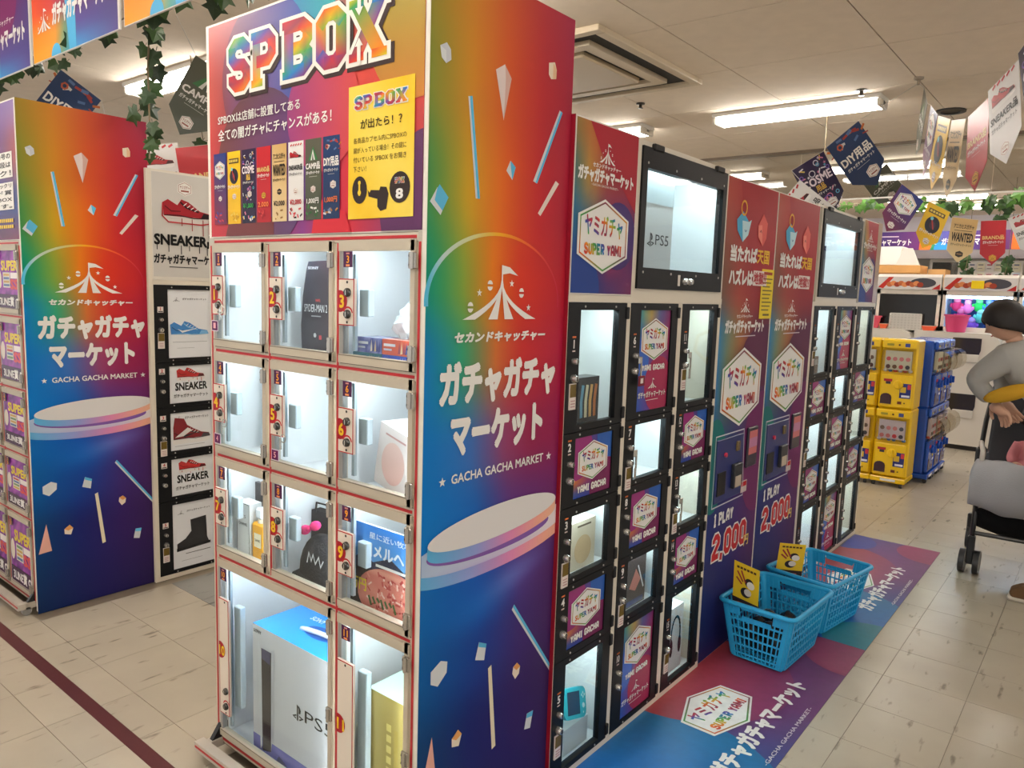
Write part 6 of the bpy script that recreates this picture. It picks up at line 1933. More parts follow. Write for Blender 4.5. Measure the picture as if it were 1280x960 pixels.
# ivy
LEAF = []
IVY = mat('ivy_leaf', attr=True, rough=.45, noise=.25, nscale=40)
def leaf_mesh(g):
    mb = MB()
    out = [(0, 0), (.30, -.12), (.5, .12), (.36, .30), (.62, .52), (.30, .58), (0, 1.0), (-.30, .58), (-.62, .52), (-.36, .30), (-.5, .12), (-.30, -.12)]
    vs = [(0, .35, .06)] + [(a, b, -.10 * abs(a)) for a, b in out]
    mb.add(vs, [(0, i, i % 12 + 1) for i in range(1, 13)], g)
    mb.cyl((0, 0, 0), (0, -.25, .03), .02, 5, (90, 80, 50))
    return mb.mesh('ivy_leaf')
for g in ((44, 74, 34), (58, 92, 40), (34, 58, 28), (84, 130, 52)):
    m_ = leaf_mesh(g); m_.materials.append(IVY); LEAF.append(m_)
def vine(name, label, pts, n, size, seed, cols=(0, 1, 2), spread=.05, skip=0):
    rd = random.Random(seed)
    t = thing(name, label, 'ivy', pts[-1] if pts[0][2] > pts[-1][2] else pts[0], group='ivy garlands')
    obj('stem', MB().tube(pts, .004, 5, (120, 104, 76)), PAINT, t)
    P = [Vector(p) for p in pts][skip:]
    seg = [(P[i + 1] - P[i]).length for i in range(len(P) - 1)]
    tot = sum(seg)
    for i in range(n):
        d = tot * (i + rd.random()) / n
        k = 0
        while k < len(seg) - 1 and d > seg[k]:
            d -= seg[k]; k += 1
        p = P[k].lerp(P[k + 1], min(1, d / seg[k])) + Vector((rd.uniform(-spread, spread), rd.uniform(-spread, spread), rd.uniform(-spread, spread * .6)))
        o = obj('leaf', LEAF[rd.choice(cols)], IVY, t)
        o.location = p
        s = size * rd.uniform(.7, 1.2)
        o.scale = (s, s, s)
        to = (CAM - p).normalized()
        yaw = math.atan2(to.y, to.x) + math.pi / 2
        o.rotation_euler = (rd.uniform(1.0, 1.9), rd.uniform(-.6, .6) + math.pi * rd.choice([.8, 1, 1.2]), yaw + rd.uniform(-.9, .9))
    return t
vine('ivy_garland', 'ivy strand hanging down beside the sneaker locker', [(-2.21, .50, 2.86), (-2.20, .49, 2.6), (-2.215, .48, 2.35), (-2.19, .47, 2.15), (-2.20, .47, 1.97)], 26, .075, 1, spread=.055)
vine('ivy_garland', 'ivy garland running behind the hanging rainbow boards', [(-3.9, .34, 2.50), (-3.2, .33, 2.50), (-2.6, .33, 2.48), (-2.1, .34, 2.50), (-1.6, .34, 2.50), (-1.1, .36, 2.5)], 30, .085, 2, spread=.05)
vine('ivy_garland', 'distant ivy garland low behind the left pennants', [(-3.65, 1.45, 2.879), (-3.6, 1.5, 2.35), (-3.3, 1.7, 2.42), (-2.9, 1.9, 2.36), (-2.4, 2.2, 2.34)], 30, .09, 3, cols=(0, 2), spread=.07, skip=1)
vine('ivy_garland', 'bright ivy garland above the far end of the shop', [(-1.4, 7.7, 2.50), (-.7, 7.75, 2.53), (-.1, 7.8, 2.50), (.35, 7.85, 2.55)], 40, .12, 4, cols=(1, 3, 3, 0), spread=.07)
vine('ivy_garland', 'small ivy clump peeking beside the farther locker top', [(-.75, 5.0, 2.879), (-.75, 5.0, 2.15), (-.66, 5.1, 2.12), (-.60, 5.1, 2.0)], 10, .09, 5, spread=.05, skip=1)
vine('ivy_garland', 'short ivy sprig hanging below the parchment pennant', [(-.30, 9.0, 2.879), (-.30, 9.0, 2.05), (-.30, 9.0, 1.93), (-.32, 9.0, 1.80)], 9, .10, 6, cols=(1, 0), spread=.05, skip=1)
vine('ivy_garland', 'short ivy sprig hanging below the red pennant', [(.10, 9.0, 2.879), (.10, 9.0, 2.05), (.10, 9.0, 1.93), (.08, 9.0, 1.80)], 9, .10, 7, cols=(1, 0), spread=.05, skip=1)
vine('ivy_garland', 'hanging end of the bright far garland', [(.12, 7.8, 2.53), (.12, 7.8, 2.40), (.10, 7.8, 2.26)], 9, .11, 8, cols=(1, 0), spread=.05)
# ---------------------------------------------------------------- capsule machines
YEL, BLU = (238, 196, 18), (24, 74, 170)
CAPM = mat('capsule_machine_plastic', attr=True, rough=.25, spec=.5)
CLEAR = glass('clear_hood', (236, 232, 222), .08)
CARDA = [(206, 200, 224), (210, 214, 206), (226, 206, 210), (214, 222, 230)]
def capsule_unit(t, z0, z1, w, d, body, k, art_c, bulge=1.0):
    """one machine of a stack, front looking along -Y in local space, x from -w/2 to w/2"""
    h = z1 - z0
    b = MB()
    b.box(-w / 2, w / 2, .02, d, z0, z1, body, .012)
    b.box(-w / 2 + .012, w / 2 - .012, -.012, .02, z0 + .012, z0 + h * .50, body, .010)      # lower front
    b.box(-w / 2 + .004, w / 2 - .004, -.008, .02, z1 - h * .13, z1 - .004, body, .008)       # top lip
    o = obj('machine_body', b, CAPM, t)
    hz0, hz1 = z0 + h * .53, z1 - h * .14
    # curved clear hood
    pr = [(.02, hz0)] + [(.0 - .05 * bulge * math.sin(math.pi * q / 8) ** .6, (hz0 + hz1) / 2 - (hz1 - hz0) / 2 * math.cos(math.pi * q / 8)) for q in range(1, 8)] + [(.02, hz1)]
    vs = [(x, y, z) for x in (-w / 2 + .018, w / 2 - .018) for y, z in pr]
    n = len(pr)
    hb = MB().add(vs, [(i, i + 1, n + i + 1, n + i) for i in range(n - 1)] + [tuple(range(n))[::-1], tuple(range(n, 2 * n))])
    obj('clear_hood', hb, CLEAR, t)
    cd_ = MB().box(-w / 2 + .035, w / 2 - .035, -.012, .015, hz0 + .02, hz1 - .012, art_c)
    rd = random.Random(k)
    for r in range(2):
        for c in range(4):
            cx = -w / 2 + .06 + c * (w - .12) / 3
            cz = hz0 + .045 + r * (hz1 - hz0 - .07) * .55
            cd_.cyl((cx, -.012, cz), (cx, -.0135, cz), .017, 8, rd.choice([(190, 60, 80), (90, 60, 70), (60, 60, 80), (200, 120, 130), (110, 80, 60)]))
    obj('display_card', cd_, PRINTG, t)
    cap = MB()
    for i in range(6):
        cap.ell((-w / 2 + .04 + i * (w - .08) / 5, .035 - .03, hz0 + .014), (.016, .014, .013), 8, 6, rd.choice([(200, 80, 70), (70, 120, 180), (226, 200, 80), (220, 220, 226)]))
    c_ = obj('capsule_layer', cap, CAPM, t); c_['kind'] = 'stuff'
    kz = z0 + h * .36
    kn = MB().lathe([(.034, 0), (.034, .012), (.028, .016), (.010, .02), (0, .02)], (0, -.012, 0), 'y', 18, body)
    kn = MB()
    kn.lathe([(.036, -.012), (.036, -.024), (.030, -.028), (0, -.028)], (.018, 0, kz), 'y', 18, body)
    kn.box(.018 - .007, .018 + .007, -.046, -.026, kz - .028, kz + .028, body, .003)
    obj('turn_knob', kn, CAPM, t)
    lb = MB().box(.03, w / 2 - .02, -.0135, -.010, z0 + h * .17, z0 + h * .38, (42, 50, 120))
    lb.box(.034, w / 2 - .055, -.0145, -.010, z0 + h * .25, z0 + h * .33, (226, 190, 60)); lb.box(.045, w / 2 - .026, -.0145, -.010, z0 + h * .185, z0 + h * .215, (226, 226, 236))
    lb.box(w / 2 - .045, w / 2 - .022, -.0145, -.010, z0 + h * .30, z0 + h * .37, (200, 60, 70))
    obj('price_label', lb, PRINTG, t)
    sl = MB().box(-w / 2 + .04, -w / 2 + .10, -.0135, -.010, kz + .02, kz + .04, (180, 50, 50)); sl.box(-w / 2 + .055, -w / 2 + .09, -.014, -.010, kz, kz + .02, (70, 60, 60))
    obj('coin_slot', sl, PRINTG, t)
    ch = MB()
    pts = [(-w / 2 + .025, z0 + h * .07), (-w / 2 + .105, z0 + h * .07), (-w / 2 + .105, z0 + h * .17)] + [(-w / 2 + .065 + .04 * math.cos(a), z0 + h * .17 + .03 * math.sin(a)) for a in [i * math.pi / 6 for i in range(1, 6)]] + [(-w / 2 + .025, z0 + h * .17)]
    ch.extrude(pts, (0, -.012, 0), (1, 0, 0), (0, 0, 1), (0, -1, 0), .004, (64, 40, 48))
    obj('prize_chute', ch, PRINTG, t)
    fl = MB().box(.02, .05, -.014, -.010, z0 + h * .08, z0 + h * .12, (110, 60, 40)); fl.cyl((.07, -.011, z0 + h * .1), (.07, -.015, z0 + h * .1), .006, 8, (110, 90, 20))
    obj('lock_fitting', fl, PRINTG, t)
    obj('top_sticker', MB().box(-w / 2 + .04, -w / 2 + .09, -.0095, -.007, z1 - h * .09, z1 - h * .06, (150, 140, 40)), PRINTG, t)
    obj('top_sticker', MB().box(.04, .075, -.0095, -.007, z1 - h * .1, z1 - h * .05, (60, 70, 130)), PRINTG, t)
    obj('top_lock', MB().cyl((.0, -.007, z1 - h * .075), (.0, -.0105, z1 - h * .075), .008, 8, (90, 60, 20)), PRINTG, t)

def capsule_stack(loc, rz, body, label, k, H=1.17, grp='stacked capsule machines'):
    t = thing('capsule_machine', label, 'capsule machine', loc, rz, grp, local=True)
    w, d = .258, .27
    b = MB().box(-w / 2, w / 2, -.02, d, .035, .075, body, .006)
    b.box(-.05, .06, -.0215, -.02, .046, .064, (232, 228, 220))
    obj('base', b, CAPM, t)
    for x in (-w / 2 + .03, w / 2 - .03):
        for y in (.0, d - .03):
            obj('castor', MB().cyl((x - .01, y, .018), (x + .01, y, .018), .018, 12, (40, 40, 42)).box(x - .008, x + .008, y - .006, y + .006, .025, .037, (60, 60, 60)), PAINT, t)
    m = .075 + (H - .075) / 2
    capsule_unit(t, .075, m, w, d, body, k, CARDA[k % 4], 2.2 if body == BLU else 1)
    capsule_unit(t, m, H, w, d, body, k + 1, CARDA[(k + 1) % 4], 2.2 if body == BLU else 1)
capsule_stack((-.158, 5.32, 0), 0, YEL, 'yellow capsule machine stack nearest the aisle', 0)
capsule_stack((-.420, 5.32, 0), 0, YEL, 'yellow capsule machine stack half hidden by the farther locker', 2)
for i in range(3):
    capsule_stack((.045, 5.77 + .262 * i, 0), math.pi / 2, BLU, ['blue capsule machine stack right behind the yellow ones', 'middle blue capsule machine stack facing the aisle', 'rearmost blue capsule machine stack facing the aisle'][i], 4 + 2 * i, H=1.16)

# ---------------------------------------------------------------- white prize counter with crane games
WP = mat('white_laminate', attr=True, rough=.3)
t = thing('prize_counter', 'white counter with dark prize openings beyond the capsule machines', 'counter', (-1.0, 7.95, 0))
cw = (214, 207, 196)
for i, (x0, x1) in enumerate([(-2.6, -1.55), (-1.55, -.50), (-.50, .28), (.28, 1.3)]):
    pts = [(x0 + .002, .05), (x1 - .002, .05), (x1 - .002, 1.08), (x1 - .05, 1.15), (x1 - .12, 1.18), (x0 + .002, 1.18)]
    obj('cabinet_section', MB().extrude(pts, (0, 8.3, 0), (1, 0, 0), (0, 0, 1), (0, -1, 0), .75, cw), WP, t)
obj('plinth', MB().box(-2.58, 1.28, 7.59, 8.28, 0, .05, (40, 34, 30)), PAINT, t)
for cx, cz in ((-.02, 1.03), (-.02, .47), (.62, 1.03), (.62, .47)):
    pts = [(cx - .12, cz + .10), (cx + .13, cz + .10), (cx + .13, cz - .02)] + [(cx + .02 + .11 * math.cos(a), cz - .02 + .10 * math.sin(a)) for a in [-i * math.pi / 6 for i in range(1, 6)]] + [(cx - .12, cz)]
    obj('prize_opening', MB().extrude(pts, (0, 7.549, 0), (1, 0, 0), (0, 0, 1), (0, -1, 0), .008, (56, 50, 48)), mat('smoked_acrylic', attr=True, rough=.1), t)
    obj('opening_flap', MB().box(cx - .06, cx + .12, 7.525, 7.538, cz - .14, cz - .06, (206, 200, 190), .004), PAINT, t)

def crane(x0, x1, label, lit):
    t = thing('crane_game', label, 'crane game', ((x0 + x1) / 2, 8.0, 1.18), group='crane games on the counter')
    y0, y1 = 7.74, 8.26
    c = (222, 214, 200)
    for x in (x0, x1 - .03):
        obj('corner_post', MB().box(x, x + .03, y0, y0 + .03, 1.18, 1.60, c), WP, t)
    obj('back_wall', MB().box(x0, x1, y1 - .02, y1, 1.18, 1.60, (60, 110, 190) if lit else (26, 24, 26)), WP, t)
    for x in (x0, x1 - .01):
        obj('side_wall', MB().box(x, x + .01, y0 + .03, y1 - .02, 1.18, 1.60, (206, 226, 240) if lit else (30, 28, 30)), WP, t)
    obj('bottom_bar', MB().box(x0, x1, y0, y0 + .03, 1.18, 1.23, c), WP, t)
    obj('top_bar', MB().box(x0, x1, y0, y0 + .03, 1.55, 1.60, c), WP, t)
    if lit:
        obj('light_strip', MB().box(x0 + .04, x1 - .04, y0 + .02, y0 + .05, 1.52, 1.545, (255, 255, 255)), mat('crane_led', (255, 255, 255), emit=14, ecol=(190, 224, 255)), t)
    else:
        obj('dark_screen', MB().box(x0 + .03, x1 - .03, y0 + .008, y0 + .014, 1.23, 1.55, (14, 13, 14)), mat('dark_screen', (14, 13, 14), rough=.15), t)
    obj('roof', MB().box(x0, x1, y0, y1, 1.60, 1.625, c), WP, t)
    # slanted header with food picture
    hd = obj('header_sign', MB().extrude([(0, 0), (0, .13), (.05, .16), (.09, .16), (.09, 0)], (x0, y0 - .03, 1.60), (0, 1, 0), (0, 0, 1), (1, 0, 0), x1 - x0, (214, 208, 202)), WP, t)
    P = PR((x0, y0 - .0305, 1.60), (1, 0, 0), (0, 0, 1), (0, -1, 0))
    w = x1 - x0
    P.rect(.01, .005, w - .01, .127, (206, 202, 200), 0)
    P.disc(w * .72, .07, w * .2, (70, 70, 78), 1, ry=.05)
    P.poly([(.01, .02), (w * .18, .127), (w * .26, .127), (.06, .005)], (176, 44, 36), 1)
    for i in range(9):
        P.disc(w * (.2 + .06 * i), .05 + .012 * (i % 2), w * .05, [(176, 96, 56), (206, 130, 80), (150, 60, 40)][i % 3], 2, ry=.026)
    P.poly([(w * .86, .005), (w - .01, .005), (w - .01, .06)], (176, 44, 44), 2)
    obj('food_picture', P, PRINT, hd)
crane(-.93, -.32, 'crane game with a black screen behind the white basket', False)
crane(-.30, .34, 'lit blue crane game behind the pink bucket', True)
crane(-1.56, -.95, 'crane game mostly hidden behind the farther locker', False)
crane(.36, 1.0, 'lit crane game behind the person', True)
rnd = random.Random(21)
for i, (x, z, c) in enumerate([(-.20, 1.44, (206, 60, 110)), (-.10, 1.42, (220, 120, 190)), (.0, 1.44, (50, 190, 90)), (.09, 1.43, (70, 130, 220)), (-.16, 1.33, (180, 50, 120)), (.02, 1.33, (90, 190, 190)), (.2, 1.40, (200, 60, 90)), (.2, 1.28, (60, 110, 200)), (-.05, 1.24, (120, 80, 190)), (.12, 1.24, (40, 60, 120))]):
    mb = MB(); mb.ell((x, 7.98, z), (.05, .045, .055), 10, 8, c); mb.ell((x, 7.97, z + .06), (.034, .032, .034), 10, 8, mixc(c, (255, 255, 255), .3))
    for s in (-1, 1):
        mb.ell((x + s * .025, 7.97, z + .095), (.012, .010, .016), 8, 6, c); mb.ell((x + s * .05, 7.96, z + .01), (.014, .014, .024), 8, 6, c)
    tag(obj('plush_toy', mb, CLOTH, smooth='all'), ['crimson', 'pink', 'green', 'sky blue', 'magenta', 'teal', 'red', 'cobalt blue', 'violet', 'navy'][i] + ' plush toy heaped in the lit crane game', 'toy', 'plush toys in the lit crane game')

def pail(x, y, z, r0, r1, h, col, name, label, cat):
    t = thing(name, label, cat, (x, y, z))
    obj('bucket_body', MB().lathe([(0, z + .004), (r0, z + .004), (r1, z + h), (r1 + .008, z + h), (r1 + .008, z + h - .014), (r1 - .004, z + h - .016), (r0 - .004, z), (0, z)], (x, y, 0), 'z', 22, col), PAINT, t, smooth=True)
    obj('bucket_lining', MB().lathe([(r0 - .006, z + .01), (r1 - .006, z + h - .004)], (x, y, 0), 'z', 22, mixc(col, (60, 0, 30), .3)), PAINT, t)
pail(-.135, 7.618, 1.181, .085, .112, .175, (214, 70, 120), 'plastic_bucket', 'pink plastic bucket on the white counter', 'bucket')
pail(-.90, 7.66, 1.181, .03, .05, .13, (226, 90, 110), 'plastic_cup', 'small pink cup at the left of the white counter', 'cup')
t = thing('storage_basket', 'white perforated basket on the counter before the black screen', 'basket', (-.62, 7.71, 1.181))
mb = MB()
x0, x1, y0, y1, z0, z1 = -.77, -.47, 7.685, 7.730, 1.181, 1.345
nx, nz = 9, 6
for s, yy in ((-1, y0),):
    for i in range(nx + 1):
        x = x0 + (x1 - x0) * i / nx
        mb.box(x - .006, x + .006, yy, yy + .004, z0, z1, (226, 222, 214))
    for j in range(nz + 1):
        z = z0 + (z1 - z0) * j / nz
        mb.box(x0, x1, yy, yy + .004, z - .005, z + .005, (226, 222, 214))
obj('front_grid', mb, PAINT, t)
mb = MB()
for x in (x0, x1 - .004):
    mb.box(x, x + .004, y0 + .004, y1, z0, z1, (220, 216, 208))
    obj('side_wall', mb, PAINT, t); mb = MB()
obj('back_wall', MB().box(x0 + .004, x1 - .004, y1 + .0, y1 + .004, z0, z1, (214, 210, 202)), PAINT, t)
def tray(x, w, c, label):
    t = thing('plastic_tray', label, 'tray', (x, 7.72, 1.181))
    obj('tray_body', MB().extrude([(-w / 2, 0), (w / 2, 0), (w / 2 + .015, .04), (-w / 2 - .015, .04)], (x, 7.70, 1.181), (1, 0, 0), (0, 0, 1), (0, -1, 0), .06, c), PAINT, t)
    obj('tray_rim', MB().box(x - w / 2 - .02, x + w / 2 + .02, 7.635, 7.705, 1.2215, 1.227, mixc(c, (255, 255, 255), .2)), PAINT, t)
tray(-.82, .05, (226, 92, 40), 'orange tray left of the white basket'); tray(-.385, .10, (226, 84, 40), 'orange tray right of the white basket')
tag(obj('blue_block', MB().box(-.98, -.945, 7.70, 7.74, 1.181, 1.23, (40, 80, 170), .006), PAINT), 'small blue block at the left end of the counter', 'block')
tag(obj('price_sign', MB().box(-.05, .06, 7.685, 7.69, 1.62, 1.70, (236, 206, 30), .002), PRINT), 'plain yellow price card on the crane game header', 'sign')

# ---------------------------------------------------------------- far end of the shop
t = thing('shop_banner', 'long purple rainbow banner across the far end of the shop', 'banner', (.3, 12.0, 2.28))
bn = obj('banner_cloth', MB().box(-2.6, 3.4, 12.0, 12.01, 2.28, 2.56, (70, 44, 110)), PRINT, t)
P = PR((0, 11.999, 0), (1, 0, 0), (0, 0, 1), (0, -1, 0))
for i in range(5):
    a = -2.6 + 1.2 * i
    bb = (a, 2.28, a + 1.2, 2.56)
    P.rect(*bb, lambda x, y, a=a: stops((x - a) / 1.2, (0, (200, 60, 60)), (.1, (206, 96, 50)), (.18, (70, 130, 110)), (.25, (70, 70, 140)), (.6, (72, 44, 110)), (1, (96, 40, 100))), 0, 16, 2)
    P.disc(a + .16, 2.28, .1, (50, 130, 90), 1, clip=bb); P.disc(a + .3, 2.30, .1, (40, 130, 200), 1, clip=bb); P.disc(a + .03, 2.36, .14, (226, 110, 40), 1, clip=bb)
    P.text(GACHA, a + .30, 2.35, a + 1.08, 2.45, WH, 3, bold=.05)
    P.rect(a + .5, 2.48, a + .9, 2.495, (220, 200, 210), 3)
    tent(P, a + .16, 2.36, .13, .1, WH, 3, dots=False)
obj('printed_artwork', P, PRINT, bn)
for x in (-2.5, .4, 3.3):
    obj('banner_pole', MB().cyl((x, 12.03, 2.27), (x, 12.03, HC), .012, 8, (206, 200, 190)), PAINT, t)
# glazed partition with white frames
def window(n, x0, x1, z0, z1):
    y = 13.2
    w_ = struct(obj('window_%d' % n, MB().box(x0, x1, y, y + .05, z0, z0 + .05, (236, 232, 226)), WALLP))
    for x in (x0, (x0 + x1) / 2 - .02, x1 - .04):
        obj('window_frame', MB().box(x, x + .04, y - .002, y + .052, z0, z1, (236, 232, 226)), WALLP, w_)
    for z in (z0 + (z1 - z0) * .55, z1 - .05):
        obj('window_frame', MB().box(x0, x1, y - .004, y + .054, z, z + .05, (236, 232, 226)), WALLP, w_)
    for a, b in ((x0 + .04, (x0 + x1) / 2 - .02), ((x0 + x1) / 2 + .02, x1 - .04)):
        obj('pane', MB().box(a, b, y + .02, y + .026, z0 + .05, z1 - .05), glass('window_glass', (190, 196, 196), .14), w_)
window(1, -2.9, -1.65, .5, 2.2)
window(2, -1.45, -.2, .5, 2.2)
struct(obj('wall_partition', MB().box(-6, 5, 13.25, 13.3, 0, .5, (224, 218, 208)), WALLP))
struct(obj('door_1', MB().box(-.1, 1.0, 13.15, 13.22, 0, 2.14, (196, 150, 96)), mat('wood_door', attr=True, rough=.5, noise=.15, nscale=6)))
o = struct(obj('wall_side_panel', MB().box(1.0, 5, 13.15, 13.22, 0, 2.2, (222, 208, 186)), WALLP)); o.name = 'wall_right'
# white cupboard on a wooden shelf
WOOD = mat('pale_wood', attr=True, rough=.5, noise=.12, nscale=8)
t = thing('wall_cupboard', 'white cupboard on a wooden beam behind the crane games', 'cupboard', (-1.75, 11.2, 1.9))
obj('cupboard_body', MB().box(-2.3, -1.42, 11.0, 11.4, 2.0, 2.27, (232, 228, 220), .005), WP, t)
obj('cupboard_door', MB().box(-1.9, -1.44, 10.985, 11.0, 2.01, 2.26, (238, 234, 228)), WP, t)
t = thing('wooden_stand', 'wooden topped shelf unit behind the crane games', 'shelf', (-1.6, 11.2, 0))
obj('beam', MB().box(-2.3, -1.15, 10.95, 11.45, 1.88, 2.0, (206, 150, 84), .006), WOOD, t)
obj('back_panel', MB().box(-2.28, -1.18, 11.4, 11.44, .5, 1.88, (230, 224, 214)), WP, t)
for x in (-2.26, -1.20):
    obj('leg', MB().box(x, x + .05, 10.97, 11.02, 0, 1.88, (200, 146, 84)), WOOD, t)
obj('shelf_board', MB().box(-2.28, -1.18, 10.98, 11.4, 1.45, 1.48, (206, 150, 84)), WOOD, t)
t = thing('wooden_box', 'short pale wooden crate beside the wooden beam, far back', 'crate', (-.95, 11.3, 0))
obj('crate_front', MB().box(-1.08, -.86, 11.1, 11.13, 1.70, 1.95, (206, 156, 96)), WOOD, t)
obj('crate_body', MB().box(-1.08, -.86, 11.13, 11.5, 0, 1.95, (196, 146, 86)), WOOD, t)
tag(obj('paper_cone', MB().extrude([(-.16, 0), (.16, 0), (.05, .24), (-.06, .24)], (-1.33, 10.99, 2.001), (1, 0, 0), (0, 0, 1), (0, -1, 0), .012, (222, 218, 210)), PRINT), 'pale paper sign standing on the wooden beam', 'poster')
t = thing('notice_board', 'pale board covered with paper notices, far back', 'notice board', (-.48, 13.0, 1.7))
obj('board', MB().box(-1.0, -.12, 13.0, 13.03, 1.66, 2.16, (222, 216, 208)), WP, t)
rd = random.Random(9)
for i in range(7):
    for j in range(3):
        c = rd.choice([(236, 232, 228), (226, 206, 206), (206, 214, 222), (230, 224, 200)])
        x, z = -.97 + i * .12, 1.69 + j * .155
        mb = MB().box(x, x + .10, 12.99, 13.0, z, z + .135, c)
        mb.box(x + .012, x + .08, 12.988, 12.99, z + .09, z + .11, rd.choice([(180, 90, 100), (110, 120, 150), (150, 150, 150)])); mb.box(x + .012, x + .07, 12.988, 12.99, z + .04, z + .05, (160, 158, 156))
        obj('notice_sheet', mb, PRINT, t)
for i, (x, z) in enumerate([(.12, 2.02), (.10, 1.88)]):
    P = PR((x, 12.6, z), (1, 0, 0), (0, 0, 1), (0, -1, 0)); P.extrude([(0, 0), (.16, 0), (.16, .11), (0, .11)], (x, 12.605, z), (1, 0, 0), (0, 0, 1), (0, -1, 0), .004, (236, 200, 30)); P.disc(.07, .055, .035, (240, 236, 220), 1); P.ring(.07, .055, .03, .008, (40, 36, 30), 2); P.rect(.11, .03, .15, .08, (60, 50, 30), 1)
    tag(obj('yellow_sign', P, PRINT), ['upper', 'lower'][i] + ' yellow sign on the stand before the wooden door', 'sign')
t = thing('sign_stand', 'thin black stand holding the yellow signs before the door', 'stand', (.16, 12.62, 0))
obj('pole', MB().tube([(.10, 12.63, .02), (.10, 12.63, 2.0), (.13, 12.63, 2.08), (.2, 12.63, 2.1)], .01, 6, (40, 38, 36)), PAINT, t)
obj('foot_plate', MB().box(-.02, .22, 12.53, 12.73, 0, .02, (40, 38, 36)), PAINT, t)
# ---------------------------------------------------------------- person and stroller
SKINM = mat('skin', (214, 168, 142), rough=.55)
def skin_mesh(name, nodes, edges, m, parent, sub=2, root=0):
    """nodes: (x, y, z, rx, ry)"""
    me = bpy.data.meshes.new(name)
    me.from_pydata([n[:3] for n in nodes], edges, [])
    o = bpy.data.objects.new(name, me)
    COL.objects.link(o)
    sk = o.modifiers.new('skin', 'SKIN')
    sk.use_smooth_shade = True
    for i, n in enumerate(nodes):
        v = me.skin_vertices[0].data[i]
        v.radius = (n[3], n[4] if len(n) > 4 else n[3])
        v.use_root = (i == root)
    ss = o.modifiers.new('sub', 'SUBSURF')
    ss.levels = ss.render_levels = sub
    dg = bpy.context.evaluated_depsgraph_get()
    mesh = bpy.data.meshes.new_from_object(o.evaluated_get(dg))
    bpy.data.objects.remove(o); bpy.data.meshes.remove(me)
    mesh.name = name
    mesh.materials.clear(); mesh.materials.append(m)
    mesh.polygons.foreach_set('use_smooth', [True] * len(mesh.polygons))
    r = bpy.data.objects.new(name, mesh)
    COL.objects.link(r)
    if parent is not None:
        r.parent = parent
        if parent.type == 'EMPTY' and parent.name not in LOCAL:
            r.matrix_parent_inverse = Matrix.Translation(-parent.location)
    return r

def head(t, c, r, fx, hair, skinm, up=(0, 0, 1), long=False):
    """c centre, r half height, fx facing direction; one continuous head with nose, eyes, ears, hair"""
    c = Vector(c); F = Vector(fx).normalized(); Uv = Vector(up); Uv = (Uv - F * F.dot(Uv)).normalized(); S = Uv.cross(F)
    mb = MB()
    n, m = 24, 18
    vs, fs = [], []
    for j in range(m + 1):
        p = math.pi * j / m
        for i in range(n):
            a = 2 * math.pi * i / n
            f, s, u = math.sin(p) * math.cos(a), math.sin(p) * math.sin(a), -math.cos(p)
            w_ = .74 * (1 if u > -.1 else 1 - .30 * (-u - .1) ** 1.2)
            d = .86 * (1 if u > -.1 else 1 - .10 * (-u - .1))
            ff, ss = f * d, s * w_
            if f > .55:
                k = max(0, 1 - (s / .16) ** 2)
                if -.32 < u < .12:
                    ff += .20 * k * max(0, 1 - abs((u + .16) / .2))
                if -.55 < u < -.38:
                    ff += .05 * max(0, 1 - (s / .3) ** 2)
                if .0 < u < .22 and .14 < abs(s) < .5:
                    ff -= .05
                if u < -.78:
                    ff += .06
            vs.append(c + F * ff * r + S * ss * r + Uv * u * r)
    for j in range(m):
        for i in range(n):
            a, b = j * n + i, j * n + (i + 1) % n
            fs.append((a, b, b + n, a + n))
    mb.add(vs, fs, (214, 168, 142))
    for sg in (-1, 1):
        e = c + S * sg * .74 * r - F * .05 * r - Uv * .05 * r
        q = MB().ell((0, 0, 0), (1, 1, 1), 8, 6)
        mb.add([e + F * x * .10 * r + S * y * .05 * r + Uv * z * .19 * r for x, y, z in q.v], q.f, (206, 156, 130))
    h = obj('head', mb, mat('skin_attr', attr=True, rough=.55), t, smooth='all')
    q = MB().ell((0, 0, 0), (1, 1, 1), 10, 8)
    for sg in (-1, 1):
        e = c + S * sg * .30 * r + F * .735 * r + Uv * .10 * r
        obj('eye', MB().add([e + F * x * .05 * r + S * y * .11 * r + Uv * z * .05 * r for x, y, z in q.v], q.f, (40, 30, 28)), PAINT, h, smooth='all')
        b = c + S * sg * .30 * r + F * .78 * r + Uv * .27 * r
        obj('eyebrow', MB().add([b + F * x * .04 * r + S * y * .16 * r + Uv * z * .03 * r for x, y, z in q.v], q.f, hair), PAINT, h, smooth='all')
    mo = c + F * .80 * r - Uv * .47 * r
    obj('mouth', MB().add([mo + F * x * .05 * r + S * y * .2 * r + Uv * z * .045 * r for x, y, z in q.v], q.f, (180, 106, 100)), PAINT, h, smooth='all')
    # hair shell
    hb = MB(); vs, fs = [], []
    rd = random.Random(5)
    n, m = 28, 12
    for j in range(m + 1):
        for i in range(n):
            a = 2 * math.pi * i / n
            back = (1 - math.cos(a)) / 2
            pmax = math.pi * (.34 + (.48 if not long else .52) * back ** .6)
            p = pmax * j / m
            f, s, u = math.sin(p) * math.cos(a), math.sin(p) * math.sin(a), math.cos(p)
            g = 1.05 + .02 * math.sin(a * 9) * math.sin(p * 3) + rd.uniform(-.012, .012)
            vs.append(c + F * f * .90 * g * r + S * s * .80 * g * r + Uv * u * 1.0 * g * r)
    for j in range(m):
        for i in range(n):
            a, b = j * n + i, j * n + (i + 1) % n
            fs.append((a, b, b + n, a + n))
    hb.add(vs, fs, hair)
    hr = obj('hair', hb, mat('hair', attr=True, rough=.6), t, smooth='all')
    sd = hr.modifiers.new('thick', 'SOLIDIFY'); sd.thickness = r * .10; sd.offset = -1
    return h

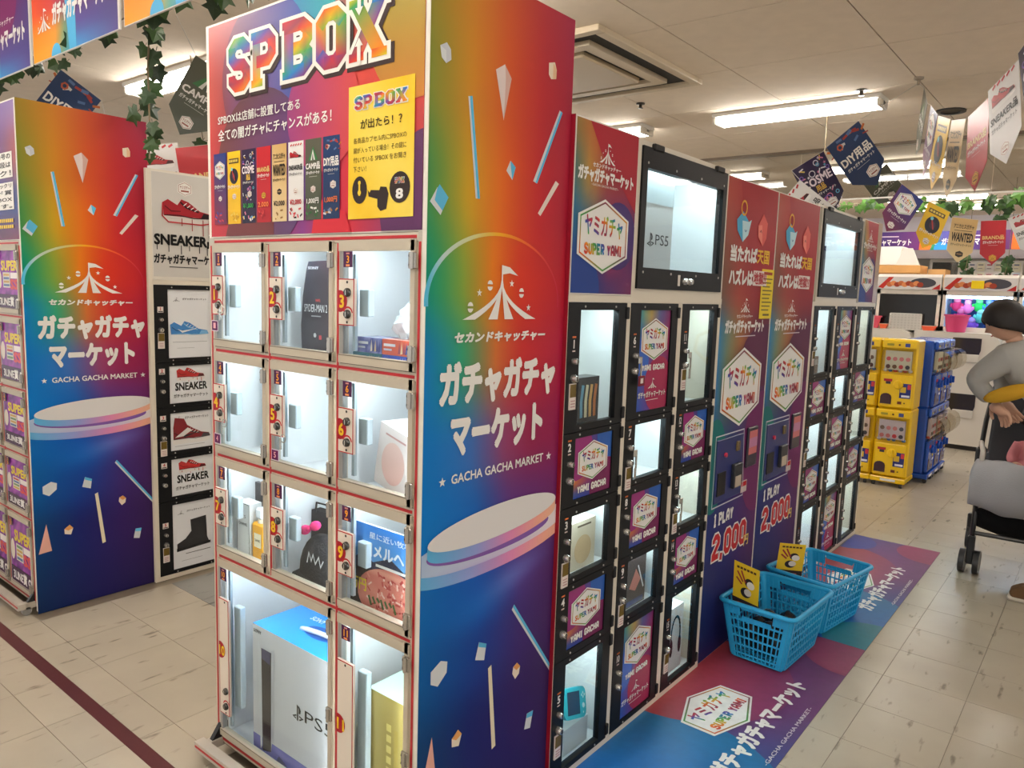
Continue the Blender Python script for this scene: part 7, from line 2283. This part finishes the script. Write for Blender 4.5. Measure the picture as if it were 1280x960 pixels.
t = thing('person', 'person in a grey sweatshirt leaning over the stroller at the right edge', 'person', (1.02, 3.38, 0))
GREY = mat('grey_sweatshirt', (172, 172, 168), rough=.9, bump=.5, nscale=22, spec=.1)
TROU = mat('dark_trousers', (58, 60, 58), rough=.9, bump=.2, nscale=90, spec=.1)
# body: one continuous figure from pelvis to limbs
nodes = [(1.02, 3.50, .90, .14, .12),      # 0 pelvis
         (.95, 3.50, 1.00, .135, .115),   # 1 waist
         (.86, 3.50, 1.10, .155, .13),    # 2 chest
         (.79, 3.50, 1.20, .115, .09),      # 3 upper chest
         (.755, 3.49, 1.27, .05, .05),      # 4 neck
         (.76, 3.62, 1.20, .07, .07),   # 5 far shoulder
         (.70, 3.66, 1.08, .055, .055),    # 6 far elbow
         (.73, 3.60, .96, .040, .040),     # 7 far wrist
         (.73, 3.36, 1.19, .074, .074),   # 8 near shoulder
         (.605, 3.37, 1.07, .062, .062),   # 9 near elbow
         (.695, 3.40, .965, .042, .042)]   # 10 near wrist
edges = [(0, 1), (1, 2), (2, 3), (3, 4), (3, 5), (5, 6), (6, 7), (3, 8), (8, 9), (9, 10)]
skin_mesh('sweatshirt', nodes, edges, GREY, t)
legs = [(1.04, 3.50, .92, .125, .11), (1.04, 3.41, .80, .088, .09), (1.00, 3.33, .47, .062, .064), (1.01, 3.30, .10, .052, .056), (1.06, 3.60, .80, .088, .09), (1.12, 3.66, .47, .062, .064), (1.16, 3.68, .10, .052, .056)]
skin_mesh('trousers', legs, [(0, 1), (1, 2), (2, 3), (0, 4), (4, 5), (5, 6)], TROU, t)
def shoe(x, y):
    prof = [(-.155, .0), (-.16, .03), (-.12, .055), (-.05, .085), (.02, .11), (.10, .11), (.115, .04), (.11, 0)]
    mb = MB().extrude([(a, b) for a, b in prof], (x, y + .045, .022), (1, 0, 0), (0, 0, 1), (0, -1, 0), .09, (112, 84, 58))
    o = obj('shoe', mb, CLOTH, t, bevel=.014)
    obj('sole', MB().box(x - .165, x + .118, y - .048, y + .048, .0, .024, (206, 196, 182), .008), PAINT, o)
    P = MB()
    for i in range(3):
        P.cyl((x - .09 + .03 * i, y - .03, .10 + .012 * i), (x - .09 + .03 * i, y + .03, .10 + .012 * i), .004, 6, (226, 220, 210))
    obj('laces', P, CLOTH, o)
shoe(1.03, 3.27); shoe(1.17, 3.67)
skin_mesh('neck', [(.765, 3.49, 1.255, .048, .048), (.735, 3.485, 1.32, .046, .046)], [(0, 1)], SKINM, t)
head(t, (.705, 3.475, 1.375), .102, (-.86, -.22, -.42), (30, 24, 24), SKINM, up=(-.35, 0, 1))
def hand(wrist, dirv, side, parent, s=1.0):
    """palm with five bent fingers; dirv forward, side = thumb side"""
    W = Vector(wrist); D = Vector(dirv).normalized(); T = Vector(side); T = (T - D * D.dot(T)).normalized(); N = D.cross(T)
    nd, ed = [], []
    def add(p, r): nd.append((*p, r * s, r * s)); return len(nd) - 1
    w0 = add(W, .026); p0 = add(W + D * .035 * s, .030); p1 = add(W + D * .065 * s, .030)
    ed += [(w0, p0), (p0, p1)]
    for k, L in enumerate((.068, .078, .072, .056)):
        off = T * (.028 - .019 * k) * s
        a = add(W + D * .085 * s + off, .0105)
        b = add(W + D * (.085 + L * .45) * s + off - N * .012 * s, .0092)
        c = add(W + D * (.085 + L * .72) * s + off - N * .034 * s, .0082)
        ed += [(p1, a), (a, b), (b, c)]
    a = add(W + D * .03 * s + T * .036 * s, .0115); b = add(W + D * .062 * s + T * .056 * s - N * .010 * s, .0095); c = add(W + D * .085 * s + T * .052 * s - N * .026 * s, .0085)
    ed += [(p0, a), (a, b), (b, c)]
    return skin_mesh('hand', nd, ed, SKINM, parent, 1)
hand((.70, 3.402, .957), (.55, .35, -.7), (-.7, .5, -.2), t)
hand((.732, 3.598, .952), (.5, -.3, -.75), (-.7, -.4, -.2), t)
# mustard bag across the front
t2 = thing('waist_bag', 'mustard yellow bag worn across the sweatshirt', 'bag', (.86, 3.40, 1.0))
mb = MB(); mb.ell((.77, 3.335, 1.02), (.11, .035, .042), 14, 10, (206, 160, 50))
mb.v = [(x, y, z + (x - .77) * .35) for x, y, z in mb.v]
obj('bag_body', mb, CLOTH, t2, smooth='all')
obj('strap', MB().tube([(.87, 3.335, 1.05), (.95, 3.345, 1.11), (.96, 3.40, 1.20), (.88, 3.50, 1.255), (.93, 3.64, 1.15)], .012, 6, (190, 146, 46)), CLOTH, t2, smooth='all')

# stroller, front towards the camera
t = thing('stroller', 'dark stroller with a pale grey leg cover beside the aisle', 'stroller', (.78, 3.80, 0))
FR = (36, 36, 38)
def wheelpair(x, y, r, double):
    for dx in ((-.034, .034) if double else (0,)):
        w_ = obj('wheel', MB().lathe([(r * .55, -.012), (r, -.014), (r, .014), (r * .55, .012)], (x + dx, y, r), 'x', 20, (48, 48, 50)), PAINT, t, smooth=True)
        obj('hub', MB().cyl((x + dx - .012, y, r), (x + dx + .012, y, r), r * .56, 14, (84, 84, 86)), PAINT, w_)
    obj('wheel_fork', MB().box(x - .018, x + .018, y - .02, y + .02, r * .8, r * 2 + .08, FR, .006), PAINT, t)
wheelpair(.655, 3.54, .064, True); wheelpair(1.02, 3.56, .064, True)
wheelpair(.585, 4.04, .066, False); wheelpair(1.0, 4.08, .066, False)
for sx, (fx, bx) in enumerate((((.655), (.60)), ((1.02), (1.0)))):
    obj('side_frame', MB().tube([(fx, 3.54, .19), (fx - .005, 3.62, .36), (bx + .02, 3.80, .60), (bx + .02, 3.92, .80), (bx + .035, 4.02, .98), (bx + .05, 4.05, 1.02)], .013, 8, FR), PAINT, t, smooth='all')
    obj('rear_strut', MB().tube([(bx, 4.04, .12), (bx + .01, 3.92, .40), (bx + .02, 3.82, .60)], .012, 8, FR), PAINT, t, smooth='all')
    obj('armrest', MB().tube([(bx + .015, 3.86, .68), (fx - .005, 3.66, .66), (fx, 3.60, .60)], .013, 8, (196, 190, 180) if sx == 0 else FR), PAINT, t, smooth='all')
    obj('joint_cover', MB().box(bx + .0, bx + .045, 3.77, 3.86, .56, .66, FR, .012), PAINT, t)
obj('push_handle', MB().tube([(.65, 4.05, 1.02), (.70, 4.07, 1.03), (.95, 4.08, 1.03), (1.05, 4.05, 1.02)], .016, 8, (30, 30, 32)), PAINT, t, smooth='all')
obj('cross_bar', MB().tube([(.66, 3.56, .22), (1.02, 3.58, .22)], .012, 8, FR), PAINT, t)
def sheet(name, rows, m, col, th=.02):
    """rows of points -> soft sheet"""
    n = len(rows[0])
    mb = MB().add([p for r in rows for p in r], [(j * n + i, j * n + i + 1, (j + 1) * n + i + 1, (j + 1) * n + i) for j in range(len(rows) - 1) for i in range(n - 1)], col)
    o = obj(name, mb, m, t, smooth='all')
    a = o.modifiers.new('sub', 'SUBSURF'); a.levels = a.render_levels = 2
    b = o.modifiers.new('thick', 'SOLIDIFY'); b.thickness = th
    return o
X = [.64, .72, .83, .94, 1.02]
sheet('seat_fabric', [[(x, 3.66 + .02 * abs(x - .83), .44 + .1 * abs(x - .83)) for x in X], [(x, 3.82, .45 + .12 * abs(x - .83)) for x in X], [(x, 3.95, .62 + .1 * abs(x - .83)) for x in X], [(x, 4.03, .86 + .05 * abs(x - .83)) for x in X], [(x, 4.06, .98) for x in X]], CLOTH, (78, 78, 82))
sheet('lower_basket', [[(x, 3.60, .36) for x in X], [(x, 3.62, .20 + .25 * abs(x - .83)) for x in X], [(x, 3.80, .17 + .25 * abs(x - .83)) for x in X], [(x, 4.0, .22 + .25 * abs(x - .83)) for x in X], [(x, 4.03, .40) for x in X]], CLOTH, (26, 26, 28), .012)
rd = random.Random(8)
def wob(): return rd.uniform(-.02, .02)
XL = [.63 + .05 * i for i in range(9)]
def crow(y, z, k, tuck=0.0):
    return [((x - .83) * k + .83 + wob() * .4, y + .05 * ((x - .83) / .2) ** 2 * .5 + wob(), z + wob() + tuck * ((x - .83) / .2) ** 2) for x in XL]
sheet('leg_cover', [crow(3.68, .60, 1.0), crow(3.60, .60, 1.0), crow(3.53, .565, 1.02), crow(3.49, .51, 1.05), crow(3.475, .45, 1.07), crow(3.485, .39, 1.05, .02), crow(3.53, .345, 1.0, .05), crow(3.62, .335, .96, .08)], CLOTH, (172, 172, 176), .016)
obj('white_cloth', MB().ell((.93, 3.47, .50), (.05, .02, .025), 12, 8, (226, 222, 216)), CLOTH, t, smooth='all')
sheet('canopy', [[(x, 4.02 - .05 * 0, .97 + .02) for x in X], [(x, 3.99, 1.02 - .25 * abs(x - .83) ** 1.5) for x in X], [(x, 3.93, 1.03 - .3 * abs(x - .83) ** 1.5) for x in X]], CLOTH, (70, 70, 74), .012)

t = thing('child', 'small figure in pink seated in the stroller behind its grey cover', 'person', (.86, 3.80, .47))
PINK = mat('pink_clothes', (206, 130, 136), rough=.9, bump=.2, nscale=80, spec=.1)
skin_mesh('clothes', [(.87, 3.84, .53, .085, .08), (.87, 3.87, .64, .085, .075), (.87, 3.88, .73, .06, .05), (.80, 3.86, .70, .036, .036), (.77, 3.80, .62, .030, .030), (.79, 3.73, .60, .024, .024), (.94, 3.86, .70, .036, .036), (.97, 3.80, .62, .030, .030), (.94, 3.73, .60, .024, .024), (.82, 3.72, .58, .048, .046), (.81, 3.62, .56, .040, .040), (.92, 3.72, .58, .048, .046), (.93, 3.62, .56, .040, .040)],
          [(0, 1), (1, 2), (2, 3), (3, 4), (4, 5), (2, 6), (6, 7), (7, 8), (0, 9), (9, 10), (0, 11), (11, 12)], PINK, t)
head(t, (.87, 3.865, .845), .088, (-.25, -1, -.15), (32, 26, 26), SKINM)
hand((.79, 3.725, .598), (.3, -.8, .1), (.8, .2, .3), t, .6); hand((.94, 3.725, .598), (-.3, -.8, .1), (-.8, .2, .3), t, .6)
